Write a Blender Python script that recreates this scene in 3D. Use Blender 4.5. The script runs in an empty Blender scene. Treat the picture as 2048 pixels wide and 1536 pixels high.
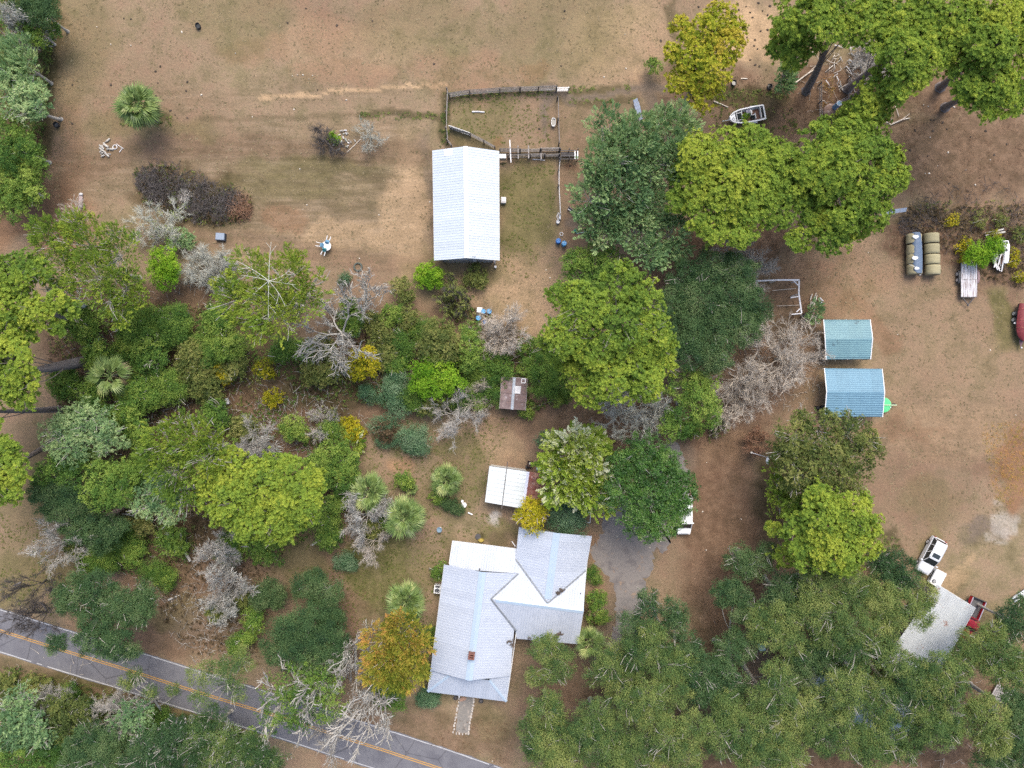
import bpy, math, random
import numpy as np
from mathutils import Vector, Matrix

# ------------------------------------------------------------------ camera, sky, sun, exposure
H = 90.0          # height of the drone above the ground, metres
S = 16.0          # photograph pixels per metre on the ground
scn = bpy.context.scene
col = scn.collection
cam_d = bpy.data.cameras.new('camera')
cam_d.sensor_fit = 'HORIZONTAL'
cam_d.sensor_width = 36.0
cam_d.lens = 36.0 * H / 128.0
cam_d.clip_start = 1.0
cam_d.clip_end = 6000.0
cam = bpy.data.objects.new('camera', cam_d)
cam.location = (0, 0, H)
col.objects.link(cam)
scn.camera = cam

SUN_EL, SUN_AZ = 60.0, 15.0     # azimuth clockwise from +Y (the top of the photograph)
world = bpy.data.worlds.new('World')
scn.world = world
world.use_nodes = True
wn = world.node_tree
for n in list(wn.nodes):
    wn.nodes.remove(n)
sky = wn.nodes.new('ShaderNodeTexSky')
sky.sky_type = 'NISHITA'
sky.sun_disc = False
sky.sun_elevation = math.radians(SUN_EL)
sky.sun_rotation = math.radians(SUN_AZ)
sky.air_density = 1.0
sky.dust_density = 4.0
sky.ozone_density = 1.0
bg = wn.nodes.new('ShaderNodeBackground')
bg.inputs['Strength'].default_value = 0.15
wo = wn.nodes.new('ShaderNodeOutputWorld')
wn.links.new(sky.outputs[0], bg.inputs['Color'])
wn.links.new(bg.outputs[0], wo.inputs['Surface'])

sun_d = bpy.data.lights.new('sun', 'SUN')
sun_d.energy = 1.2
sun_d.angle = math.radians(34)
sun_d.color = (1.0, 0.94, 0.85)
sun = bpy.data.objects.new('sun', sun_d)
az, el = math.radians(SUN_AZ), math.radians(SUN_EL)
to_sun = Vector((math.sin(az) * math.cos(el), math.cos(az) * math.cos(el), math.sin(el)))
sun.rotation_euler = to_sun.to_track_quat('Z', 'Y').to_euler()
sun.location = (0, 0, 120)
col.objects.link(sun)

scn.view_settings.view_transform = 'Standard'
scn.view_settings.look = 'None'
scn.view_settings.gamma = 1.0
scn.view_settings.use_curve_mapping = False
scn.view_settings.exposure = 1.18
scn.cycles.use_denoising = False
scn.cycles.filter_width = 1.5

# ------------------------------------------------------------------ helpers
RNG = np.random.default_rng(7)
random.seed(7)
PI = math.pi


def W(px, py, h=0.0):
    """the world x, y of a photograph pixel for a point h metres above the ground"""
    k = (H - h) / H / S
    return ((px - 1024) * k, -(py - 768) * k)


def V(px, py, h=0.0):
    x, y = W(px, py, h)
    return Vector((x, y, h))


def raw_mesh(name, verts, faces_flat, loop_total, attrs=None, smooth=False):
    me = bpy.data.meshes.new(name)
    nv = len(verts)
    nf = len(loop_total)
    me.vertices.add(nv)
    me.vertices.foreach_set('co', np.ascontiguousarray(verts, dtype=np.float32).ravel())
    me.loops.add(len(faces_flat))
    me.loops.foreach_set('vertex_index', np.ascontiguousarray(faces_flat, dtype=np.int32))
    me.polygons.add(nf)
    ls = np.zeros(nf, dtype=np.int32)
    ls[1:] = np.cumsum(loop_total)[:-1]
    me.polygons.foreach_set('loop_start', ls)
    me.polygons.foreach_set('loop_total', np.asarray(loop_total, dtype=np.int32))
    me.polygons.foreach_set('use_smooth', np.full(nf, bool(smooth)))
    for an, arr in (attrs or {}).items():
        if arr.ndim == 1:
            a = me.attributes.new(an, 'FLOAT', 'POINT')
            a.data.foreach_set('value', arr.astype(np.float32))
        else:
            a = me.attributes.new(an, 'FLOAT_COLOR', 'POINT')
            a.data.foreach_set('color', arr.astype(np.float32).ravel())
    me.update(calc_edges=True)
    return me


def root_loc(p):
    while p is not None and p.parent is not None:
        p = p.parent
    return np.array(p.location, dtype=float) if p is not None else np.zeros(3)


def link(name, me, m, parent=None, **props):
    o = bpy.data.objects.new(name, me)
    if m is not None and not me.materials:
        me.materials.append(m)
    col.objects.link(o)
    if parent is not None:
        o.parent = parent
    for k, v in props.items():
        o[k] = v
    return o


def thing(name, label, cat, loc=(0, 0, 0), rz=0.0, group=None):
    o = bpy.data.objects.new(name, None)
    o.empty_display_size = 0.3
    o.location = loc
    o.rotation_euler = (0, 0, rz)
    col.objects.link(o)
    o['label'] = label
    o['category'] = cat
    if group:
        o['group'] = group
    return o


def tag(o, label, cat, group=None):
    o['label'] = label
    o['category'] = cat
    if group:
        o['group'] = group
    return o


def dup(root, loc, rz, label=None, group=None, scale=None):
    r = root.copy()
    col.objects.link(r)
    r.location = loc
    r.rotation_euler = (0, 0, rz)
    if scale:
        r.scale = (scale,) * 3
    if label:
        r['label'] = label
    if group:
        r['group'] = group
    for ch in list(root.children):
        c = ch.copy()
        col.objects.link(c)
        c.parent = r
        for g in list(ch.children):
            d = g.copy()
            col.objects.link(d)
            d.parent = c
    return r


class MB:
    """collects polygons; build() links them as one mesh object"""

    def __init__(self):
        self.v, self.f = [], []

    def add(self, vs, fs):
        o = len(self.v)
        self.v.extend([tuple(p) for p in vs])
        self.f.extend([tuple(i + o for i in f) for f in fs])
        return self

    def poly(self, *pts):
        return self.add(pts, [tuple(range(len(pts)))])

    def box(self, c, s, rz=0.0, rx=0.0, ry=0.0):
        hx, hy, hz = s[0] / 2, s[1] / 2, s[2] / 2
        m = Matrix.Translation(c) @ Matrix.Rotation(rz, 4, 'Z') @ Matrix.Rotation(ry, 4, 'Y') @ Matrix.Rotation(rx, 4, 'X')
        vs = [m @ Vector((x, y, z)) for z in (-hz, hz) for (x, y) in ((-hx, -hy), (hx, -hy), (hx, hy), (-hx, hy))]
        return self.add(vs, [(3, 2, 1, 0), (4, 5, 6, 7), (0, 1, 5, 4), (1, 2, 6, 5), (2, 3, 7, 6), (3, 0, 4, 7)])

    def beam(self, p0, p1, w, h):
        p0, p1 = Vector(p0), Vector(p1)
        d = (p1 - p0).normalized()
        up = Vector((0, 0, 1)) if abs(d.z) < 0.95 else Vector((1, 0, 0))
        a = d.cross(up).normalized() * (w / 2)
        b = a.cross(d).normalized() * (h / 2)
        vs = []
        for p in (p0, p1):
            vs += [p - a - b, p + a - b, p + a + b, p - a + b]
        return self.add(vs, [(0, 1, 2, 3), (7, 6, 5, 4), (0, 4, 5, 1), (1, 5, 6, 2), (2, 6, 7, 3), (3, 7, 4, 0)])

    def tube(self, pts, rad, n=8, caps=True):
        pts = [Vector(p) for p in pts]
        rings = []
        vs = []
        for i, p in enumerate(pts):
            a = pts[max(i - 1, 0)]
            b = pts[min(i + 1, len(pts) - 1)]
            d = (b - a).normalized()
            ref = Vector((1, 0, 0)) if abs(d.x) < 0.8 else Vector((0, 1, 0))
            x = d.cross(ref).normalized()
            y = d.cross(x)
            r = rad[i] if hasattr(rad, '__len__') else rad
            for k in range(n):
                t = 2 * PI * k / n
                vs.append(p + x * (r * math.cos(t)) + y * (r * math.sin(t)))
        fs = []
        for i in range(len(pts) - 1):
            for k in range(n):
                k2 = (k + 1) % n
                fs.append((i * n + k, i * n + k2, (i + 1) * n + k2, (i + 1) * n + k))
        if caps:
            fs.append(tuple(reversed(range(n))))
            fs.append(tuple((len(pts) - 1) * n + k for k in range(n)))
        return self.add(vs, fs)

    def cyl(self, c, r, h, n=16, r2=None):
        c = Vector(c)
        return self.tube([c, c + Vector((0, 0, h))], [r, r if r2 is None else r2], n)

    def loft(self, secs, closed=True, caps=True):
        n = len(secs[0])
        vs = [p for s in secs for p in s]
        fs = []
        for i in range(len(secs) - 1):
            for k in range(n if closed else n - 1):
                k2 = (k + 1) % n
                fs.append((i * n + k, i * n + k2, (i + 1) * n + k2, (i + 1) * n + k))
        if caps:
            fs.append(tuple(reversed(range(n))))
            fs.append(tuple((len(secs) - 1) * n + k for k in range(n)))
        return self.add(vs, fs)

    def torus(self, c, R, r, axis='Z', n=16, m=8):
        c = Vector(c)
        vs, fs = [], []
        for i in range(n):
            t = 2 * PI * i / n
            for j in range(m):
                u = 2 * PI * j / m
                q = Vector(((R + r * math.cos(u)) * math.cos(t), (R + r * math.cos(u)) * math.sin(t), r * math.sin(u)))
                if axis == 'Y':
                    q = Vector((q.x, q.z, q.y))
                vs.append(c + q)
        for i in range(n):
            for j in range(m):
                fs.append((i * m + j, ((i + 1) % n) * m + j, ((i + 1) % n) * m + (j + 1) % m, i * m + (j + 1) % m))
        return self.add(vs, fs)

    def sphere(self, c, s, n=10, m=6):
        c = Vector(c)
        vs, fs = [], []
        for j in range(m + 1):
            ph = -PI / 2 + PI * j / m
            for i in range(n):
                t = 2 * PI * i / n
                vs.append(c + Vector((s[0] * math.cos(ph) * math.cos(t), s[1] * math.cos(ph) * math.sin(t), s[2] * math.sin(ph))))
        for j in range(m):
            for i in range(n):
                fs.append((j * n + i, j * n + (i + 1) % n, (j + 1) * n + (i + 1) % n, (j + 1) * n + i))
        return self.add(vs, fs)

    def xform(self, m):
        self.v = [tuple(m @ Vector(p)) for p in self.v]
        return self

    def mesh(self, name, off=None, smooth=False):
        vs = np.array(self.v, dtype=float)
        if off is not None:
            vs = vs - off
        ff = [i for f in self.f for i in f]
        return raw_mesh(name, vs, ff, [len(f) for f in self.f], smooth=smooth)

    def build(self, name, m, parent=None, local=False, smooth=False, **props):
        off = None if (local or parent is None) else root_loc(parent)
        return link(name, self.mesh(name, off, smooth), m, parent, **props)


def solo(name, mb, m, label, cat, group=None, smooth=False):
    """a thing that is one mesh, its origin on its base"""
    vs = np.array(mb.v)
    c = (vs.min(0) + vs.max(0)) / 2
    c[2] = vs[:, 2].min()
    me = mb.mesh(name, c, smooth)
    o = link(name, me, m)
    o.location = c
    return tag(o, label, cat, group)


# ------------------------------------------------------------------ materials
def nodes(name):
    m = bpy.data.materials.new(name)
    m.use_nodes = True
    nt = m.node_tree
    for n in list(nt.nodes):
        nt.nodes.remove(n)
    out = nt.nodes.new('ShaderNodeOutputMaterial')
    return m, nt, out


def nd(nt, typ, **kw):
    n = nt.nodes.new(typ)
    for k, v in kw.items():
        setattr(n, k, v)
    return n


def ramp(nt, stops, interp='LINEAR'):
    r = nt.nodes.new('ShaderNodeValToRGB')
    r.color_ramp.interpolation = interp
    e = r.color_ramp.elements
    while len(e) < len(stops):
        e.new(0.5)
    for i, (p, c) in enumerate(stops):
        e[i].position = p
        e[i].color = (c[0], c[1], c[2], 1) if hasattr(c, '__len__') else (c, c, c, 1)
    return r


def noise(nt, vec, scale, detail=4.0, rough=0.6):
    n = nt.nodes.new('ShaderNodeTexNoise')
    n.inputs['Scale'].default_value = scale
    n.inputs['Detail'].default_value = detail
    n.inputs['Roughness'].default_value = rough
    if vec is not None:
        nt.links.new(vec, n.inputs['Vector'])
    return n


def mixc(nt, fac, a, b, mode='MIX'):
    m = nt.nodes.new('ShaderNodeMix')
    m.data_type = 'RGBA'
    m.blend_type = mode
    for idx, val in ((0, fac), (6, a), (7, b)):
        if isinstance(val, (int, float)):
            m.inputs[idx].default_value = val
        elif hasattr(val, '__len__'):
            m.inputs[idx].default_value = (val[0], val[1], val[2], 1)
        else:
            nt.links.new(val, m.inputs[idx])
    return m.outputs[2]


def math_n(nt, op, a, b=None, clamp=False):
    m = nt.nodes.new('ShaderNodeMath')
    m.operation = op
    m.use_clamp = clamp
    for i, v in enumerate((a, b)):
        if v is None:
            continue
        if isinstance(v, (int, float)):
            m.inputs[i].default_value = v
        else:
            nt.links.new(v, m.inputs[i])
    return m.outputs[0]


def mat(name, c1, c2=None, scale=3.0, rough=0.7, metal=0.0, bump=0.15, stretch=None, c3=None, spots=None, vary=0.12, lo=0.35, hi=0.65, spec=0.4):
    """two or three colours mixed by noise in object space, a random tone per object, fine relief"""
    m, nt, out = nodes(name)
    L = nt.links.new
    tc = nd(nt, 'ShaderNodeTexCoord')
    vec = tc.outputs['Object']
    if stretch:
        mp = nd(nt, 'ShaderNodeMapping')
        mp.inputs['Scale'].default_value = stretch
        L(vec, mp.inputs['Vector'])
        vec = mp.outputs['Vector']
    n1 = noise(nt, vec, scale, 6.0, 0.65)
    c2 = c2 or tuple(x * 0.75 for x in c1)
    stops = [(lo, c1), (hi, c2)] if c3 is None else [(lo, c1), ((lo + hi) / 2, c2), (hi, c3)]
    r = ramp(nt, stops)
    L(n1.outputs['Fac'], r.inputs['Fac'])
    c = r.outputs['Color']
    if spots:                       # (colour, scale, threshold)
        n2 = noise(nt, tc.outputs['Object'], spots[1], 5.0, 0.7)
        r2 = ramp(nt, [(spots[2], 0.0), (min(spots[2] + 0.06, 1.0), 1.0)])
        L(n2.outputs['Fac'], r2.inputs['Fac'])
        c = mixc(nt, r2.outputs['Color'], c, spots[0])
    oi = nd(nt, 'ShaderNodeObjectInfo')
    v = math_n(nt, 'MULTIPLY_ADD', oi.outputs['Random'], vary * 2)
    v.node.inputs[2].default_value = 1 - vary
    hs = nd(nt, 'ShaderNodeHueSaturation')
    L(v, hs.inputs['Value'])
    L(c, hs.inputs['Color'])
    b = nd(nt, 'ShaderNodeBsdfPrincipled')
    L(hs.outputs['Color'], b.inputs['Base Color'])
    b.inputs['Roughness'].default_value = rough
    b.inputs['Metallic'].default_value = metal
    b.inputs['Specular IOR Level'].default_value = spec
    if bump:
        bp = nd(nt, 'ShaderNodeBump')
        bp.inputs['Strength'].default_value = bump
        bp.inputs['Distance'].default_value = 0.03
        L(n1.outputs['Fac'], bp.inputs['Height'])
        L(bp.outputs['Normal'], b.inputs['Normal'])
    L(b.outputs[0], out.inputs['Surface'])
    return m


def leafmat(name, cols, gloss=0.08, rough=0.65, trans=0.38):
    """leaf colours run over the per-leaf random value 'tint'"""
    m, nt, out = nodes(name)
    L = nt.links.new
    a = nd(nt, 'ShaderNodeAttribute')
    a.attribute_name = 'tint'
    k = len(cols)
    r = ramp(nt, [(0.08 + 0.84 * i / (k - 1), c) for i, c in enumerate(cols)])
    L(a.outputs['Fac'], r.inputs['Fac'])
    b = nd(nt, 'ShaderNodeBsdfPrincipled')
    L(r.outputs['Color'], b.inputs['Base Color'])
    b.inputs['Roughness'].default_value = rough
    b.inputs['Specular IOR Level'].default_value = gloss
    t = nd(nt, 'ShaderNodeBsdfTranslucent')
    g = mixc(nt, 0.3, r.outputs['Color'], (0.25, 0.34, 0.04))
    L(g, t.inputs['Color'])
    mx = nd(nt, 'ShaderNodeMixShader')
    mx.inputs[0].default_value = trans
    L(b.outputs[0], mx.inputs[1])
    L(t.outputs[0], mx.inputs[2])
    L(mx.outputs[0], out.inputs['Surface'])
    return m


LM = {
    'pine': leafmat('pine_needles', [(0.095, 0.170, 0.034), (0.170, 0.265, 0.044), (0.255, 0.345, 0.050), (0.37, 0.42, 0.06)]),
    'pine_yellow': leafmat('pine_needles_yellow', [(0.16, 0.21, 0.025), (0.29, 0.34, 0.032), (0.42, 0.40, 0.042), (0.50, 0.40, 0.06)]),
    'oak': leafmat('oak_leaves', [(0.042, 0.092, 0.036), (0.100, 0.170, 0.058), (0.185, 0.245, 0.074), (0.30, 0.33, 0.11)]),
    'oak_dark': leafmat('dark_oak_leaves', [(0.022, 0.062, 0.026), (0.050, 0.110, 0.040), (0.092, 0.165, 0.058), (0.18, 0.24, 0.10)], gloss=0.3),
    'cedar': leafmat('cedar_foliage', [(0.087, 0.177, 0.084), (0.196, 0.320, 0.142), (0.312, 0.433, 0.189), (0.464, 0.540, 0.270)]),
    'magnolia': leafmat('magnolia_leaves', [(0.029, 0.086, 0.018), (0.066, 0.165, 0.030), (0.121, 0.237, 0.042), (0.231, 0.330, 0.090)], gloss=0.5, rough=0.38),
    'green': leafmat('broad_leaves', [(0.044, 0.112, 0.023), (0.104, 0.206, 0.039), (0.195, 0.301, 0.053), (0.317, 0.401, 0.081)], gloss=0.25),
    'lime': leafmat('lime_leaves', [(0.05, 0.14, 0.012), (0.13, 0.28, 0.022), (0.23, 0.40, 0.032), (0.34, 0.48, 0.05)]),
    'yellow': leafmat('yellow_leaves', [(0.12, 0.15, 0.014), (0.32, 0.32, 0.022), (0.52, 0.46, 0.03), (0.60, 0.48, 0.05)]),
    'rust': leafmat('rusty_cypress_foliage', [(0.110, 0.151, 0.022), (0.242, 0.270, 0.040), (0.396, 0.335, 0.055), (0.550, 0.292, 0.090)]),
    'olive': leafmat('olive_leaves', [(0.060, 0.092, 0.031), (0.144, 0.184, 0.055), (0.236, 0.259, 0.077), (0.345, 0.333, 0.121)]),
    'pale': leafmat('lichen_leaves', [(0.07, 0.14, 0.022), (0.21, 0.31, 0.038), (0.35, 0.43, 0.07), (0.64, 0.65, 0.48)]),
    'palm': leafmat('palm_fronds', [(0.055, 0.100, 0.028), (0.14, 0.21, 0.060), (0.23, 0.30, 0.095), (0.40, 0.42, 0.18)], gloss=0.4, rough=0.45, trans=0.2),
    'blue': leafmat('bluish_leaves', [(0.040, 0.099, 0.057), (0.088, 0.182, 0.097), (0.154, 0.259, 0.132), (0.264, 0.363, 0.220)]),
    'brown': leafmat('dead_brown_foliage', [(0.050, 0.036, 0.024), (0.115, 0.080, 0.050), (0.19, 0.135, 0.080), (0.30, 0.22, 0.14)]),
    'moss': leafmat('hanging_moss', [(0.17, 0.17, 0.155), (0.29, 0.29, 0.265), (0.40, 0.40, 0.37), (0.50, 0.50, 0.47)], trans=0.15),
    'straw': leafmat('dry_grass_blades', [(0.17, 0.145, 0.080), (0.23, 0.185, 0.108), (0.29, 0.23, 0.14), (0.36, 0.30, 0.19)], trans=0.3),
    'turf': leafmat('lawn_grass_blades', [(0.07, 0.095, 0.020), (0.115, 0.14, 0.035), (0.16, 0.175, 0.055), (0.22, 0.22, 0.09)], trans=0.3),
    'litter': leafmat('leaf_litter', [(0.05, 0.030, 0.019), (0.12, 0.068, 0.042), (0.19, 0.115, 0.07), (0.32, 0.22, 0.14)], trans=0.05),
}
BARK = mat('pine_bark', (0.20, 0.17, 0.16), (0.12, 0.10, 0.095), 6, 0.95, c3=(0.27, 0.245, 0.235), bump=0.4)
BARK_OAK = mat('pale_oak_bark', (0.42, 0.40, 0.35), (0.24, 0.22, 0.19), 5, 0.95, c3=(0.5, 0.48, 0.43), bump=0.3)
BARK_GREY = mat('bleached_wood', (0.46, 0.44, 0.40), (0.30, 0.28, 0.25), 4, 0.95, c3=(0.55, 0.53, 0.48), bump=0.2)
BARK_TAN = mat('tan_twigs', (0.54, 0.48, 0.41), (0.38, 0.33, 0.27), 3, 0.95, c3=(0.60, 0.56, 0.49), bump=0.2)
BARK_LICHEN = mat('lichen_twigs', (0.50, 0.51, 0.44), (0.33, 0.33, 0.28), 3, 0.95, c3=(0.58, 0.60, 0.53), bump=0.2)
BARK_DARK = mat('dark_twigs', (0.045, 0.040, 0.037), (0.075, 0.066, 0.062), 3, 0.95, c3=(0.14, 0.125, 0.12), bump=0.2)
BARK_RUST = mat('red_brown_twigs', (0.30, 0.16, 0.09), (0.20, 0.11, 0.07), 3, 0.95, c3=(0.38, 0.24, 0.15), bump=0.2)
# ------------------------------------------------------------------ ground
def seg_dist(PX, PY, pts):
    d = np.full(PX.shape, 1e9)
    for (x0, y0), (x1, y1) in zip(pts[:-1], pts[1:]):
        vx, vy = x1 - x0, y1 - y0
        t = np.clip(((PX - x0) * vx + (PY - y0) * vy) / (vx * vx + vy * vy + 1e-9), 0, 1)
        d = np.minimum(d, np.hypot(PX - x0 - t * vx, PY - y0 - t * vy))
    return d


def vnoise(X, Y, sc, seed):
    """smooth value noise on a lattice of sc"""
    r = np.random.default_rng(seed)
    T = r.random((256, 256))
    x, y = X / sc + 1000, Y / sc + 1000
    xi, yi = np.floor(x).astype(int), np.floor(y).astype(int)
    fx, fy = x - xi, y - yi
    fx, fy = fx * fx * (3 - 2 * fx), fy * fy * (3 - 2 * fy)
    g = lambda a, b: T[a % 256, b % 256]
    return (g(xi, yi) * (1 - fx) + g(xi + 1, yi) * fx) * (1 - fy) + (g(xi, yi + 1) * (1 - fx) + g(xi + 1, yi + 1) * fx) * fy


def axis_lines(lo, hi, step, far):
    a = list(np.arange(lo, hi + 1e-6, step))
    s, x, left, right = step, lo, [], []
    xr = hi
    while x > -far:
        s *= 1.6
        x -= s
        xr += s
        left.append(x)
        right.append(xr)
    return np.array(left[::-1] + a + right)


gx = axis_lines(-260, 2310, 6, 40000)
gy = axis_lines(-240, 1780, 6, 40000)
PX, PY = np.meshgrid(gx, gy)
wx = (vnoise(PX, PY, 46, 1) - .5) * 44 + (vnoise(PX, PY, 17, 2) - .5) * 22
wy = (vnoise(PX, PY, 46, 3) - .5) * 44 + (vnoise(PX, PY, 17, 4) - .5) * 22
QX, QY = PX + wx, PY + wy
Z = {k: np.zeros(PX.shape) for k in ('green', 'litter', 'sand', 'grey', 'streak', 'orange', 'weed', 'ash')}


def blob(zone, x, y, rx, ry, s=1.0, rot=0.0):
    c, sn = math.cos(math.radians(rot)), math.sin(math.radians(rot))
    dx, dy = QX - x, QY - y
    u, v = (dx * c + dy * sn) / rx, (-dx * sn + dy * c) / ry
    d = np.hypot(u, v)
    f = np.clip((1.25 - d) / 0.6, 0, 1)
    Z[zone] = np.maximum(Z[zone], s * f * f * (3 - 2 * f))


def trail(zone, pts, w, s=1.0, warp=0.35):
    d = seg_dist(PX + wx * warp, PY + wy * warp, pts)
    f = np.clip((1.3 - d / w) / 0.6, 0, 1)
    Z[zone] = np.maximum(Z[zone], s * f * f * (3 - 2 * f))


for a in ((1050, 420, 55, 110, .75), (960, 245, 75, 55, .55), (930, 215, 60, 30, .4), (760, 1140, 60, 85, .95), (740, 1110, 45, 40, .9), (905, 900, 55, 35, .7),
          (925, 960, 45, 50, .5), (1000, 1068, 60, 18, .6), (600, 1120, 60, 70, .55), (40, 1150, 110, 70, .55), (830, 1150, 40, 60, .5),
          (1865, 1090, 24, 55, .6), (2010, 640, 34, 70, .75), (100, 1375, 140, 34, .75), (300, 1440, 160, 40, .5), (800, 1240, 50, 60, .4),
          (120, 90, 110, 130, .35), (470, 30, 120, 80, .35), (850, 60, 160, 70, .3), (1130, 60, 150, 100, .35), (60, 1020, 60, 120, .3),
          (560, 380, 160, 30, .4), (620, 335, 150, 24, .45), (300, 250, 130, 30, .45), (880, 1000, 60, 60, .4), (1850, 1000, 60, 50, .3),
          (1980, 1240, 50, 50, .5), (990, 1440, 50, 40, .3), (350, 1230, 90, 30, .4), (900, 1110, 20, 60, .4), (850, 560, 60, 50, .3), (970, 545, 40, 30, .45)):
    blob('green', *a)
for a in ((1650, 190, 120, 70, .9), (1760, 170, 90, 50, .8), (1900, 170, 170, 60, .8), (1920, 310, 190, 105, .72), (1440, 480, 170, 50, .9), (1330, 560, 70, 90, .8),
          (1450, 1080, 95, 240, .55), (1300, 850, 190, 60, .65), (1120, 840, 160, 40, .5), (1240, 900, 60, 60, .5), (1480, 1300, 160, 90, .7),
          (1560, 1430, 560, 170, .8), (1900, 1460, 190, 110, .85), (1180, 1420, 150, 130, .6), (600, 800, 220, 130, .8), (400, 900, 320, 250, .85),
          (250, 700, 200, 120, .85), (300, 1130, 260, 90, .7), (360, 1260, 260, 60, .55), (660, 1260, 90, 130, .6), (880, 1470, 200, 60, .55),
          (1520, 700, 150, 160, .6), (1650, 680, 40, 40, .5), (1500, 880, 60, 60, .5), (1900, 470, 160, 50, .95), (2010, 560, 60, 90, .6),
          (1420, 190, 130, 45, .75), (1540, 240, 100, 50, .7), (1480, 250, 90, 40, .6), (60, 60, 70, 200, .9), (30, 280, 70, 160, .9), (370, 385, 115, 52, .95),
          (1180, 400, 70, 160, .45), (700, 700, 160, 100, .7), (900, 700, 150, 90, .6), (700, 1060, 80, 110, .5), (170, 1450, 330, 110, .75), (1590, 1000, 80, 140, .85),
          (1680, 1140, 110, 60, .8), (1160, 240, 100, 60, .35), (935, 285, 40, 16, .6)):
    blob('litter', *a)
for a in ((1450, 1020, 80, 180, .35), (1660, 560, 120, 70, .35), (100, 470, 100, 26, .6), (1300, 850, 140, 40, .3), (60, 430, 120, 60, .75), (110, 400, 60, 50, .5), (140, 300, 40, 120, .35), (2060, 930, 70, 90, 1.0), (1150, 320, 24, 14, .8), (1018, 270, 10, 8, 1.0), (1655, 195, 22, 50, .8),
          (1640, 580, 80, 60, .5), (1230, 1180, 20, 70, .35), (1200, 1120, 26, 60, .4), (560, 445, 40, 20, .45), (700, 150, 120, 30, .3), (500, 110, 80, 40, .3), (640, 70, 60, 60, .25),
          (940, 150, 120, 50, .3), (1080, 140, 40, 20, .5), (1760, 660, 60, 10, .5), (1720, 855, 150, 20, .45), (800, 925, 24, 20, .55), (860, 720, 60, 60, .2)):
    blob('orange', *a)
for a in ((1900, 700, 170, 260, .22), (1800, 950, 150, 120, .25), (1450, 1080, 90, 230, .7)):
    blob('litter', *a)
for a in ((1515, 70, 58, 62, 1.0), (1500, 30, 60, 40, .6), (1640, 315, 26, 20, .8), (815, 430, 46, 160, .45), (1010, 575, 110, 55, .35), (1790, 720, 190, 210, .15), (1950, 760, 110, 130, .15),
          (700, 470, 110, 26, .4), (1880, 620, 130, 90, .15), (1250, 90, 110, 90, .3), (1060, 600, 70, 60, .4), (980, 870, 70, 40, .3), (1450, 900, 60, 40, .45), (800, 925, 20, 17, .7),
          (690, 100, 160, 60, .22), (1300, 560, 30, 20, .2), (1900, 860, 140, 60, .3), (1890, 1180, 14, 60, .5, 35), (120, 170, 30, 30, .3), (1010, 900, 40, 40, .35), (1740, 440, 60, 60, .35)):
    blob('sand', *a)
trail('sand', [(520, 200), (600, 192), (700, 182), (800, 178), (890, 172)], 3.2, .8)
trail('sand', [(1240, 40), (1245, 75), (1262, 130), (1275, 170)], 4, .4)
trail('sand', [(1130, 88), (1180, 120), (1260, 160)], 4, .3)
trail('sand', [(1895, 1170), (1912, 1140), (1940, 1110)], 6, .5)
trail('grey', [(1108, 190), (1150, 191), (1215, 189), (1262, 181), (1345, 172)], 6, .85)
trail('grey', [(1290, 175), (1302, 215), (1290, 250)], 12, .6)
for a in ((1098, 222, 16, 48, .85), (1160, 445, 36, 26, .9), (1185, 380, 20, 50, .4), (1960, 1052, 48, 24, .85), (1515, 1320, 30, 80, .7), (1690, 1440, 30, 60, .5), (870, 315, 12, 90, .3),
          (1470, 780, 50, 40, .35), (1120, 195, 30, 10, .6), (410, 990, 0.1, 0.1, .1), (210, 1160, 50, 20, .4), (620, 640, 60, 60, .3), (420, 1260, 90, 30, .35), (1025, 170, 60, 8, .3)):
    blob('grey', *a)
trail('grey', [(1345, 870), (1352, 920), (1355, 980), (1330, 1030), (1280, 1080), (1245, 1140), (1250, 1200), (1230, 1290), (1228, 1340)], 34, .55)
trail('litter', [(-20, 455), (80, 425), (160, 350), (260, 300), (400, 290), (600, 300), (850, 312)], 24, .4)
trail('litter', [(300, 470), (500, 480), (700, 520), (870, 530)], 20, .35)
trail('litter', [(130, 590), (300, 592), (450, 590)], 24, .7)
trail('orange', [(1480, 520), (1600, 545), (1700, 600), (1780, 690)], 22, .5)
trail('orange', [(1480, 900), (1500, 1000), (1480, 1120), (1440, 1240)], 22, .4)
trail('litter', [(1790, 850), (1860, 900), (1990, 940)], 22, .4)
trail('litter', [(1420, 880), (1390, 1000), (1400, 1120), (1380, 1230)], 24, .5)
for yy in (318, 338, 362, 388, 412):
    trail('weed', [(520 + yy % 40, yy), (640, yy + 4), (760 - yy % 30, yy - 2)], 4, .38)
for yy in (470, 492, 508, 524):
    trail('sand', [(470, yy - 8), (650, yy), (850, yy + 8)], 4, .22)
trail('weed', [(250, 240), (340, 238)], 9, .7)
trail('weed', [(400, 238), (600, 236), (700, 234)], 5, .35)
trail('weed', [(720, 234), (800, 230), (880, 228)], 8, .75)
trail('weed', [(1140, 180), (1190, 178), (1240, 176)], 7, .7)
trail('weed', [(1120, 200), (1200, 203), (1270, 200)], 7, .6)
trail('weed', [(1425, 190), (1500, 186), (1560, 195)], 16, .8)
trail('weed', [(890, 190), (888, 260), (896, 290)], 8, .7)
trail('weed', [(905, 192), (1000, 186), (1110, 182)], 7, .6)
trail('weed', [(108, 0), (100, 120), (92, 240), (88, 330)], 14, .8)
trail('weed', [(0, 1325), (150, 1360), (300, 1405)], 14, .5)
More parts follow.
